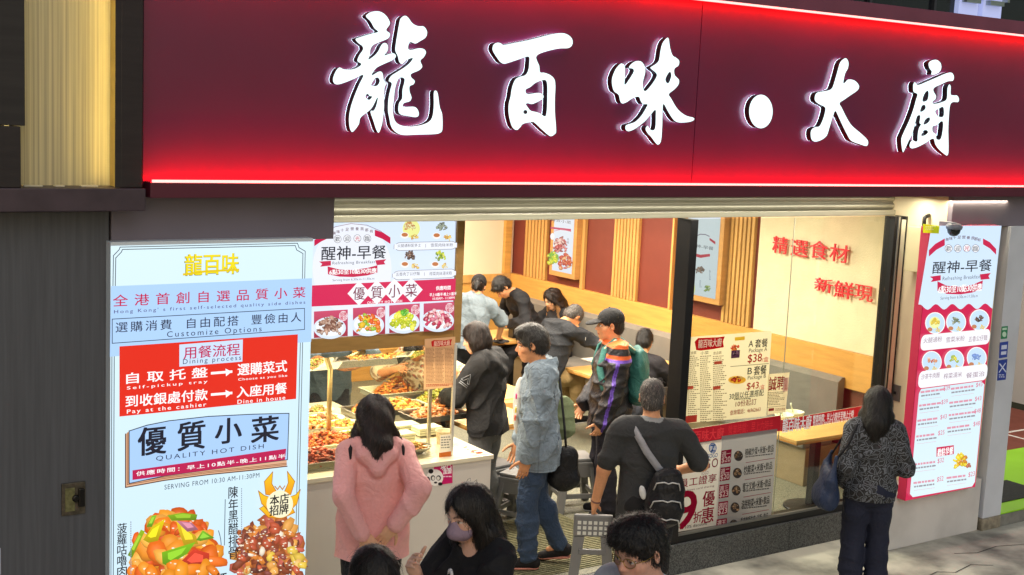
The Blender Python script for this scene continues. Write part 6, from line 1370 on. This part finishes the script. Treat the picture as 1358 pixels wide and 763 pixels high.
# ---- man in a denim jacket at the doorway
p = Person('man in a pale denim jacket and jeans standing sideways at the door', 1.80, .95, False, lean=2, pitch=10, head_px=(703, 433), z=1.93, a=92, lw=(-.215, .10, .80), lp=(-.9, -.5, 0), rw=(.20, .12, .88), rp=(.8, -.6, 0), lh=dict(d=(.05, .12, -1), n=(1, .2, 0), curl=14), la=(-.085, .03, .08), ra=(.085, -.22, .12), skin=(196, 138, 98))
p.body(.007)
DN = (52, 68, 92)
p.trousers(DN, .010, .016, M_DENIM, b=.965, amp=.009); p.shoes((24, 22, 24), (206, 136, 120), dirs={1: (.1, 1, -.30), -1: (-.1, 1, 0)})
col = [Cap(p.nb + A_(-.085, -.03, .028), p.nb + A_(0, -.082, .034), .020, .020, .015), Cap(p.nb + A_(.085, -.03, .028), p.nb + A_(0, -.082, .034), .020, .020, .015), Cap(p.nb + A_(-.088, -.03, .024), p.nb + A_(-.098, .085, -.055), .022, .015, .012), Cap(p.nb + A_(.088, -.03, .024), p.nb + A_(.098, .085, -.055), .022, .015, .012)]
col += [Cap(p.pel + A_(0, 0, -.088 * p.H), p.pel + A_(0, 0, -.066 * p.H), .094 * p.H * p.B + .066, .094 * p.H * p.B + .066, .006, flat=(A_(0, 1, 0), 1.4)), Cap(p.chest + A_(-.085, .165, .03), p.chest + A_(-.115, .150, .03), .010, .010, .004), Cap(p.chest + A_(-.085, .168, -.02), p.chest + A_(-.12, .150, -.02), .006, .006, .004)]
for sd in (-1, 1): col.append(Cap(p.wr[sd] - nrm(p.wr[sd] - p.el[sd]) * .075, p.wr[sd] - nrm(p.wr[sd] - p.el[sd]) * .015, .058, .060, .006))
def dn(V, c):
    z = (V[:, 2] - p.pel[2]) / p.H + .53; ang = np.arctan2(V[:, 0], -V[:, 1]); tors = np.abs(V[:, 0]) < p.sh[1][0] - .01
    c *= (.92 + .13 * np.sin(V[:, 2] * 33 + V[:, 1] * 27 + 2 * np.sin(V[:, 1] * 40)) * np.sin(V[:, 0] * 29 + V[:, 2] * 14 + 2 * np.sin(V[:, 2] * 37)))[:, None]
    for zz in (.452, .448 - .012): c[np.abs(z - zz) < .0020] *= .72
    c[tors & (np.abs(z - .735) < .0022)] *= .66; c[tors & (np.abs(z - .742) < .0018)] *= 1.25
    for sd in (1, -1):
        c[np.abs(np.abs(V[:, 0]) - (p.sh[1][0] - .030)) + (z < .64) < .0042] *= .66
        w = np.linalg.norm(V - (p.wr[sd] - nrm(p.wr[sd] - p.el[sd]) * .045), axis=1); c[w < .075] *= 1.14
    c[(V[:, 1] > .05) & (np.abs(np.abs(V[:, 0]) - .075) < .004)] *= .70
    c[(np.abs(V[:, 1]) < .0040) & (z < .60) & (V[:, 0] < 0)] *= .72
p.top('jacket', (124, 137, 148), .022, .036, .90, .024, .425, M_DENIM, .015, 21, .008, col, dn, 18, .060)
sh_ = [Ell(p.chest + A_(0, .135, -.12), (.075, .05, .22), None, .03)]
p.part('undershirt', sh_, (176, 176, 172), M_CLOTH, .010)
b = MB(); R_ = random.Random(2)
for k, (cc, dx, dz) in enumerate((((214, 60, 120)), 0, .02) if False else (((214, 60, 120), -.02, .04), ((230, 226, 220), .0, -.05), ((222, 190, 60), -.03, -.06), ((220, 90, 50), .02, -.13))):
    c_ = p.chest + A_(-.095 + dx, .150, -.06 + dz); b2 = MB(); b2.box(c_[0] - .014, c_[0] + .014, c_[1] + .012, c_[1] + .024, c_[2] - .018, c_[2] + .018, .003); o = b2.build('jacket_patch', mat('patch%d' % k, cc, .7)); o.parent = p.t
b = MB(); b.lathe([(.033, -.007), (.036, 0), (.033, .007), (.028, 0)], (0, 0, 0), 18); d = nrm(p.wr[-1] - p.el[-1])
bmesh.ops.transform(b.bm, matrix=Matrix.Translation(tuple(p.wr[-1] - d * .004)) @ Vector((0, 0, 1)).rotation_difference(Vector(tuple(d))).to_matrix().to_4x4(), verts=b.bm.verts[:]); o = b.build('wrist_band', mat('black_band', (20, 19, 19), .4)); o.parent = p.t
p.hair('short', M_HAIR, 11, .006, extra=[lambda e, c: e((0, -.055, .02), (.078, .058, .075), .03), lambda e, c: e((0, .02, .10), (.066, .075, .035), .03), lambda e, c: c((.07, .018, .02), (.072, .014, -.022), .014, .010, .01), lambda e, c: c((-.07, .018, .02), (-.072, .014, -.022), .014, .010, .01)])
g = thing('shoulder_bag', 'black shoulder bag hanging behind the man in denim', 'bag', tuple(p.loc), None, p.rz)
loose_part('pouch', g, [Cap((.05, -.215, .66), (.05, -.225, .82), .105, .09, .02, flat=(A_(1, 0, 0), 1.7)), Cap((.05, -.15, .66), (.05, -.27, .66), .065, .065, .03)], (22, 22, 25), M_NYLON, .009, .003, 20, 3)
b = MB(); b.tube([(.04, -.22, .88), (.05, -.20, 1.05), (.10, -.15, 1.40), (.16, -.02, 1.52)], .010, 6); o = b.build('strap', mat('strap_black', (20, 20, 22), .6)); o.parent = g
g = thing('tote_bag', 'olive green cloth tote bag behind the denim jacket', 'bag', tuple(p.loc), None, p.rz)
loose_part('pouch', g, [Ell((.22, -.20, 1.09), (.05, .085, .16), None, .03), Ell((.22, -.20, 1.0), (.055, .095, .09), None, .05)], (126, 136, 100), M_CLOTH, .010, .010, 18, 4)
b = MB(); b.tube([(.22, -.18, 1.24), (.20, -.10, 1.46), (.17, -.03, 1.54)], .012, 6); o = b.build('handle', mat('olive_strap', (112, 122, 88), .8)); o.parent = g
# ---- woman with a bob in a black hooded top behind the counter end
p = Person('woman with a dark bob in a black hooded top by the counter end', 1.65, 1.02, True, lean=6, pitch=14, yaw=14, head_px=(627, 429), z=1.80, a=66, lw=(-.06, .34, 1.02), rw=(.08, .34, 1.0), lp=(-.9, -.4, -.3), rp=(.9, -.4, -.3), lh=dict(d=(.4, .9, -.2), n=(.3, 0, -1), curl=24), rh=dict(d=(-.4, .9, -.2), n=(-.3, 0, -1), curl=24))
p.body(.008); p.trousers((92, 92, 92)); p.shoes()
hood = hood_prims(p, .086, .10, .040)
p.top('hooded_top', (32, 31, 32), .020, .022, .96, .014, .47, None, .018, 23, .009, hood, neck=.058, freq=17)
p.hair('bob', M_HAIRB, 13)
# reflective arm emblem: an open delta over two lines
q = p.sh[-1] * .62 + p.el[-1] * .38; b = MB(); out = nrm(A_(-1, -.25, .05)); ud = nrm(p.sh[-1] - p.el[-1]); sdv = np.cross(ud, out); c0 = q + out * (.034 * p.H + .030)
E_ = lambda u, v: tuple(c0 + sdv * u * .085 + ud * v * .085 - out * (abs(u) ** 2 * .02 ))
b.tube([E_(-.45, -.3), E_(0, .55), E_(.45, -.3)], .0035, 4); b.tube([E_(-.2, -.3), E_(.05, .15), E_(.25, -.3)], .003, 4); b.tube([E_(-.45, -.3), E_(-.2, -.3)], .0035, 4); b.tube([E_(.25, -.3), E_(.45, -.3)], .0035, 4)
for k in range(2): b.tube([E_(-.45, -.5 - .16 * k), E_(.45, -.5 - .16 * k)], .0035, 4)
o = b.build('sleeve_emblem', mat('reflective_grey', (120, 122, 126), .4)); o.parent = p.t
# ---- man in a cap with a teal rucksack
p = Person('man in a black cap and dark jacket with purple and orange shoulder stripes', 1.76, 1.04, False, pitch=4, head_px=(810, 411), z=1.87, a=98, lw=(-.20, .10, .86), lp=(-.9, -.5, 0), rw=(.17, .18, .92), rp=(.8, -.5, -.2), lh=dict(curl=26), skin=(206, 148, 110))
p.body(.007); p.trousers((36, 34, 44), loose=.02); p.shoes()
def jk(V, c):
    L_ = V - p.sh[-1]; arm = (V[:, 0] < p.sh[-1][0] + .05)
    ax = nrm(p.el[-1] - p.sh[-1]); u = L_ @ ax
    yy = L_[:, 1] - u * ax[1]
    st = arm & (V[:, 2] < p.sh[-1][2] + .01) & (np.abs(yy - .03) < .013); c[st] = lin((96, 66, 164)); c[arm & (V[:, 2] < p.sh[-1][2]) & (np.abs(yy - .030) < .0035)] = lin((60, 40, 120))
    band = (V[:, 2] > p.sh[-1][2] - .046) & (V[:, 2] < p.sh[-1][2] + .006) & arm; c[band & (V[:, 2] < p.sh[-1][2] - .022)] = lin((96, 66, 164)); c[band & (V[:, 2] >= p.sh[-1][2] - .022)] = lin((212, 96, 50))
    c[(V[:, 2] > p.nb[2] + .012)] = lin((218, 104, 52))
p.top('jacket', (34, 32, 38), .022, .030, .97, .022, .44, M_NYLON, .018, 29, .008, [Cap(p.nb + A_(-.05, -.02, .01), p.nb + A_(.05, -.02, .01), .034, .034, .03), Cap(p.nb + A_(-.05, .0, .015), p.nb + A_(.0, .06, -.01), .026, .026, .03), Cap(p.nb + A_(.05, .0, .015), p.nb + A_(.0, .06, -.01), .026, .026, .03)], jk, 17, .058)
p.hair('crop', M_HAIR, 15)
g = thing('baseball_cap', 'black baseball cap worn by the man with the teal rucksack', 'cap', tuple(p.loc), None, p.rz)
L = p.hd; k = p.hs
loose_part('crown', g, [Ell(L(0, -.012, .045), A_(.088, .108, .090) * k, p.HR, .01), Ell(L(0, -.01, -.055), A_(.2, .2, .075) * k, p.HR, .006, '-'), Cap(L(0, -.0, .134), L(0, -.0, .137), .008, .008, .006)], (26, 26, 28), M_CLOTH, .006)
loose_part('peak', g, [Ell(L(0, .115, .030), A_(.072, .082, .016) * k, p.HR @ rotm((1, 0, 0), -10), .01), Ell(L(0, .115, .006), A_(.085, .09, .018) * k, p.HR @ rotm((1, 0, 0), -10), .006, '-')], (24, 24, 26), M_CLOTH, .005)
g = thing('rucksack', 'teal rucksack on the back of the capped man', 'rucksack', tuple(p.loc), None, p.rz)
y0 = p.chest[1] - .19
loose_part('pack', g, [Ell((0, y0 - .02, p.chest[2] - .06), (.150, .095, .24), None, .03), Ell((0, y0 - .03, p.chest[2] - .20), (.155, .10, .12), None, .05), Cap((-.09, y0 - .07, p.chest[2] - .22), (.09, y0 - .07, p.chest[2] - .22), .06, .06, .02)], (52, 104, 100), M_NYLON, .009, .010, 22, 6)
for sx in (-1, 1):
    o = p.strip('shoulder_strap', [A_(sx * .075, y0 + .02, p.nb[2] - .04), A_(sx * .085, -.075, p.nb[2] + .03), A_(sx * .09, .0, p.nb[2] + .045), A_(sx * .10, .085, p.nb[2] - .02), A_(sx * .125, .125, p.chest[2]), A_(sx * .165, .09, p.chest[2] - .16), A_(sx * .16, -.02, p.chest[2] - .24)], .062, .008, (60, 112, 106)); o.parent = g
    o = p.strip('strap_trim', [A_(sx * .072, y0 + .02, p.nb[2] - .03), A_(sx * .082, -.08, p.nb[2] + .040), A_(sx * .087, .0, p.nb[2] + .056), A_(sx * .097, .09, p.nb[2] - .016)], .016, .006, (206, 202, 176)); o.parent = g
b = MB(); b.tube([(-.12, y0 - .115, p.chest[2] - .10), (0, y0 - .128, p.chest[2] - .085), (.12, y0 - .115, p.chest[2] - .10)], .006, 6); o = b.build('zip', mat('zip_grey', (150, 156, 150), .4, metal=.5)); o.parent = g
# ---- grey haired man seen from behind
p = Person('grey haired man in a black shirt seen from behind at the door', 1.68, 1.06, False, lean=2, pitch=8, yaw=-6, head_px=(866, 504), z=1.76, a=2, lw=(-.335, .10, .80), lp=(-.9, -.4, 0), rw=(.25, .27, 1.02), rp=(.9, -.3, -.5), lh=dict(d=(-.10, .15, -1), n=(1, -.3, .1), curl=48), rh=dict(d=(-.3, .9, .1), n=(-.6, -.2, -.6), curl=30), skin=(206, 148, 108))
p.body(.007)
p.trousers((30, 30, 32), .012, .030, b=.56, amp=.006, name='shorts'); p.shoes((52, 50, 48))
p.top('shirt', (56, 57, 58), .014, .020, .40, .010, .46, None, .012, 31, .008, freq=17, paint=lambda V, c: c.__setitem__((np.hypot(V[:, 0], V[:, 1] - p.nb[1]) < .078) & (V[:, 2] > p.nb[2] - .012), lin((150, 152, 150))), neck=.056)
p.hair('crop', M_HAIRG, 17, .006)
g = thing('sling_bag', 'black sling bag with white piping on the back of the grey haired man', 'bag', tuple(p.loc), None, p.rz)
bz = p.waist[2] - .02; yb_ = p.chest[1] - .205; RB = rotm((0, 1, 0), 7)
loose_part('pack', g, [Ell((.085, yb_ - .03, bz - .04), (.125, .075, .20), RB, .03), Ell((.085, yb_ - .05, bz - .13), (.115, .075, .11), RB, .04)], (26, 26, 29), M_NYLON, .008, .007, 26, 7)
b = MB()
for zz, ww in ((.07, .085), (-.05, .10), (-.17, .095)):
    b.tube([(.085 - ww, yb_ - .085, bz + zz - .05), (.085 - ww * .85, yb_ - .108, bz + zz), (.085 - ww * .3, yb_ - .130, bz + zz + .014), (.085, yb_ - .134, bz + zz + .006), (.085 + ww * .3, yb_ - .130, bz + zz + .014), (.085 + ww * .85, yb_ - .108, bz + zz), (.085 + ww, yb_ - .085, bz + zz - .05)], .0045, 6)
o = b.build('piping', mat('piping_white', (190, 190, 188), .5)); o.parent = g
o = p.strip('strap', [A_(-.15, .08, p.sh[1][2] + .02), A_(-.135, .0, p.sh[1][2] + .062), A_(-.115, -.085, p.sh[1][2] + .02), A_(-.04, -.162, p.chest[2] + .02), A_(.04, -.185, p.chest[2] - .08), A_(.13, -.165, p.chest[2] - .17)], .046, .007, (150, 150, 154)); o.parent = g
loose_part('hand_sanitiser', g, [Ell((-.06, yb_ - .02, bz - .02), (.022, .018, .048), rotm((0, 1, 0), -14), .01)], (214, 214, 212), M_NYLON, .005)
b = MB(); b.lathe([(.034, -.006), (.037, 0), (.034, .006), (.030, 0)], (0, 0, 0), 18); d = nrm(p.wr[-1] - p.el[-1])
bmesh.ops.transform(b.bm, matrix=Matrix.Translation(tuple(p.wr[-1] - d * .01)) @ Vector((0, 0, 1)).rotation_difference(Vector(tuple(d))).to_matrix().to_4x4(), verts=b.bm.verts[:]); o = b.build('bracelet', mat('bracelet_brown', (120, 80, 66), .4)); o.parent = p.t
# folding step stool carried in his left hand
hw = p.w(p.wr[-1] + nrm(A_(-.10, .15, -1)) * .095)
t = thing('folding_stool', 'grey folding step stool with white dimples held in his left hand', 'stool', tuple(hw), None, p.rz)
b = MB(); b.box(-.13, .13, -.05, -.012, -.14, .012, .012); o = b.build('step_top', m_stool); o.parent = t
b = MB()
for i in range(6):
    for j in range(3): b.box(-.105 + i * .036, -.082 + i * .036, -.0535, -.0495, -.125 + j * .036, -.102 + j * .036, .001)
o = b.build('grip_dots', mat('dimple_white', (206, 206, 198), .5)); o.parent = t
for sx in (-1, 1):
    b = MB(); b.prism([(sx * .055, -.045, -.142), (sx * .125, -.045, -.142), (sx * .150, -.06, -.42), (sx * .085, -.06, -.42)], (0, .028, 0)); o = b.build('leg', m_stool); o.parent = t
    b = MB(); b.prism([(sx * .06, .0, -.05), (sx * .115, .0, -.05), (sx * .14, .02, -.41), (sx * .09, .02, -.41)], (0, .024, 0)); o = b.build('leg', m_stool); o.parent = t
b = MB(); b.box(-.09, .09, -.06, -.035, -.26, -.225, .004); o = b.build('cross_bar', m_stool); o.parent = t
# ---- woman in leopard print
p = Person('woman in a leopard print blouse standing outside the shop glass', 1.57, 1.0, True, pitch=10, yaw=-14, head_px=(1166, 514), z=1.575, a=-4, rw=(.195, .20, .98), rp=(.25, -1, -.2), lw=(-.19, .10, .84), lp=(-.25, -1, 0), rh=dict(curl=40), lh=dict(curl=40))
p.body(.008); p.trousers((30, 34, 52), .014, .034, amp=.009); p.shoes()
p.top('blouse', (90, 88, 88), .016, .022, .94, .024, .475, leopard_mat(), .010, 37, .008, [Cap(p.nb + A_(-.05, -.03, .0), p.nb + A_(.05, -.03, .0), .030, .030, .03)], neck=.056)
p.hair('long', M_HAIR, 19, wave=.3, vol=1.1)
g = thing('hobo_bag', 'slouchy dark blue shoulder bag of the woman in leopard print', 'bag', tuple(p.loc), None, p.rz)
bx = -.315
loose_part('pouch', g, [Ell((bx - .01, -.02, .755), (.095, .20, .115), None, .03), Ell((bx, -.02, .85), (.060, .185, .12), None, .05), Cap((bx, -.17, .90), (bx + .03, -.12, 1.06), .035, .018, .06), Cap((bx, .13, .90), (bx + .03, .08, 1.06), .035, .018, .06)], (36, 48, 74), M_NYLON, .009, .014, 18, 8)
o = p.strip('strap', [A_(bx + .03, -.12, 1.05), A_(bx + .10, -.125, 1.16), A_(-.15, -.09, p.sh[-1][2] + .045), A_(-.14, -.01, p.sh[-1][2] + .072), A_(-.15, .08, p.sh[-1][2] + .03), A_(bx + .08, .10, 1.12), A_(bx + .03, .07, 1.04)], .020, .005, (26, 26, 32)); o.parent = g
b = MB(); b.box(bx + .085, bx + .115, -.112, -.102, 1.10, 1.16, .003); o = b.build('buckle', mat('buckle_silver', (170, 170, 172), .3, metal=.9)); o.parent = g
# ---- staff member wiping a table
p = Person('staff member in a pale grey shirt and black cap wiping a table', 1.60, 1.05, True, lean=14, tilt=6, pitch=18, head_px=(637, 367), z=1.62, a=-6, rw=(.30, .34, .86), rp=(.9, -.2, .2), lw=(-.05, .40, .95), lp=(-.9, 0, .1), rh=dict(d=(.2, .9, -.3), n=(0, -.2, -1), curl=10), skin=(214, 156, 112))
p.body(.010); p.trousers((30, 30, 34), h=.011); p.shoes()
p.top('shirt', (112, 124, 132), .016, .034, .44, .020, .47, None, .014, 41, .010, freq=16)
p.hair('crop', M_HAIR, 21, .009, extra=[lambda e, c: e((0, -.11, -.02), (.045, .04, .06), .03), lambda e, c: c((0, -.12, -.03), (0, -.125, -.09), .035, .02, .03)])
L = p.hd; g = thing('staff_cap', 'black cap with white clips on the staff member wiping a table', 'cap', tuple(p.loc), None, p.rz)
loose_part('crown', g, [Ell(L(0, -.014, .045), A_(.090, .110, .094) * p.hs, p.HR, .01), Ell(L(0, -.01, -.055), A_(.2, .2, .078) * p.hs, p.HR, .006, '-')], (28, 26, 27), M_CLOTH, .008)
loose_part('peak', g, [Ell(L(0, .115, .030), A_(.072, .08, .014) * p.hs, p.HR, .01)], (26, 26, 28), M_CLOTH, .007)
b = MB()
for k in range(4): b.lathe([(.001, -.009), (.010, 0), (.001, .009)], tuple(L(-.040 + .026 * k, -.118, -.004 + .004 * (k % 2))), 10)
o = b.build('hair_clip', mat('clip_white', (220, 220, 216), .4)); o.parent = g
p.strip('apron_tie', [p.waist + A_(-.16, -.0, -.055), p.waist + A_(-.10, -.155, -.06), p.waist + A_(0, -.185, -.06), p.waist + A_(.10, -.155, -.06), p.waist + A_(.16, 0, -.055)], .03, .006, (30, 30, 32))
g = thing('wiping_cloth', 'dark cloth under the hand wiping the table', 'cloth', tuple(p.w(p.wr[1])))
q = p.w(p.wr[1] + A_(.02, .10, 0)); b = MB(); c = bmesh.new(); bmesh.ops.create_icosphere(c, subdivisions=3, radius=.1)
for v in c.verts: v.co = Vector((v.co.x * 1.1, v.co.y * .7, v.co.z * .16 + .006 * math.sin(v.co.x * 60) + .005 * math.sin(v.co.y * 80)))
b.add(c, 0, Matrix.Translation((q[0], q[1], TZ + .018))); b.build('fabric', mat('cloth_dark', (44, 42, 44), .9), g)
# ---- seated diners
def seated(label, px, z, a, top, trous, hair, hairm=M_HAIR, H=1.66, lean=10, seed=50, fem=False, skin=(212, 152, 110), extra=(), B=1.0, pitch=20, yaw=0, rw=(.13, .34, .80), lw=(-.13, .34, .80), sl=.96, sit=.56, **kw):
    p = Person(label, H, B, fem, lean=lean, pitch=pitch, yaw=yaw, head_px=px, z=z, a=a, sit=sit, rw=rw, lw=lw, rp=(.9, -.3, -.3), lp=(-.9, -.3, -.3), ra=(.10, .40, .06), la=(-.10, .42, .06), knee=(0, .6, 1), skin=skin, rh=dict(curl=34), lh=dict(curl=30), **kw)
    p.body(.010); p.trousers(trous, h=.011, amp=.008); p.shoes(); p.top('shirt', top, .014, .020, sl, .014, .49, None, .015, seed, .010, freq=16); p.hair(hair, hairm, seed, .008, extra); return p
p = seated('woman with long tan ended hair eating on the grey bench', (729, 385), 1.38, 128, (32, 31, 33), (40, 40, 46), 'long', M_HAIRB, 1.62, 6, 51, True, (224, 172, 132), pitch=22, yaw=0, lw=(-.12, .30, .84), rw=(.12, .32, .86))
L = p.hd
for sx in (-1, 1):
    V, F = polygonise([Cap(L(sx * .082, .012, -.06), L(sx * .10, .055, -.24), .030, .034, .03), Cap(L(sx * .10, .055, -.22), L(sx * .085, .075, -.36), .034, .014, .03)], .008, (), lambda q: -.004 * np.sin(np.arctan2(q[:, 0], q[:, 1]) * 60 + q[:, 2] * 20)); mesh_obj('hair_length', V, F, M_HAIRT, p.t, A_(1, 1, 1))
b = MB(); c_ = p.chest + A_(0, .135, -.04); b.prism([tuple(c_ + A_(-.05, 0, -.05)), tuple(c_ + A_(.05, 0, -.05)), tuple(c_ + A_(.06, 0, .02)), tuple(c_ + A_(0, 0, .07)), tuple(c_ + A_(-.06, 0, .02))], (0, .012, 0)); o = b.build('shirt_print', mat('print_grey', (150, 150, 152), .6)); o.parent = p.t
p = seated('grey haired man in a dark top and khaki trousers bent over his meal', (770, 410), 1.44, -52, (34, 36, 40), (150, 126, 84), 'crop', M_HAIRG, 1.70, 26, 53, False, (206, 140, 92), B=1.12, pitch=30, rw=(.10, .36, .98), lw=(-.12, .38, .86))
q = p.sh[1] * .55 + p.el[1] * .45; b = MB(); b.box(q[0] + .055, q[0] + .066, q[1] - .03, q[1] + .03, q[2] - .016, q[2] + .016, .002); o = b.build('sleeve_tag', mat('tag_white', (214, 214, 212), .5)); o.parent = p.t
p = seated('man in black leaning across the table beside the staff member', (656, 373), 1.52, 112, (26, 26, 29), (34, 34, 38), 'short', M_HAIR, 1.70, 32, 55, False, (204, 146, 104), pitch=26, yaw=10, sit=.70)
p = seated('dark haired diner in a dark top facing the bench past the rucksack', (857, 438), 1.34, -22, (40, 38, 42), (50, 52, 60), 'short', M_HAIR, 1.62, 6, 57, False, (206, 150, 108), pitch=16)
stool('plastic_stool', 'grey plastic stool under the man with khaki trousers', *p.loc[:2], .1) if False else None
# ---- kitchen staff behind the glass
p = Person('kitchen worker in a flowery apron reaching up behind the food glass', 1.62, 1.05, True, lean=22, pitch=28, head_px=(545, 449), z=1.56, a=160, rw=(.16, .36, 1.20), lw=(-.24, .30, 1.28), rp=(.9, -.2, -.4), lp=(-.9, -.2, -.4), skin=(214, 152, 104), rh=dict(curl=34), lh=dict(curl=30))
p.body(.010); p.trousers((40, 40, 44), h=.012); p.shoes()
def flo(V, c):
    n = np.sin(V[:, 0] * 70 + 3 * np.sin(V[:, 2] * 31)) * np.sin(V[:, 2] * 64 + 3 * np.sin(V[:, 1] * 40)); c[n > .35] = lin((150, 120, 90)); c[n < -.5] = lin((90, 84, 80)); c[n < -.8] = lin((170, 90, 70))
p.top('apron', (196, 182, 150), .018, .026, .45, .016, .40, None, .008, 61, .010, paint=flo)
p.hair('short', M_HAIR, 23, .009)
p = Person('kitchen worker in a grey blue shirt serving beside the steel bracket', 1.66, 1.05, False, lean=16, pitch=20, head_px=(445, 408), z=1.70, a=196, rw=(.02, .52, 1.12), lw=(-.20, .40, 1.10), rp=(.9, -.2, -.4), lp=(-.9, -.2, -.4), skin=(210, 146, 100), rh=dict(curl=30), lh=dict(curl=30))
p.body(.010); p.trousers((40, 40, 44), h=.012); p.shoes(); p.top('shirt', (96, 112, 122), .016, .026, .45, .020, .45, None, .008, 63, .010); p.hair('short', M_HAIR, 25, .009)
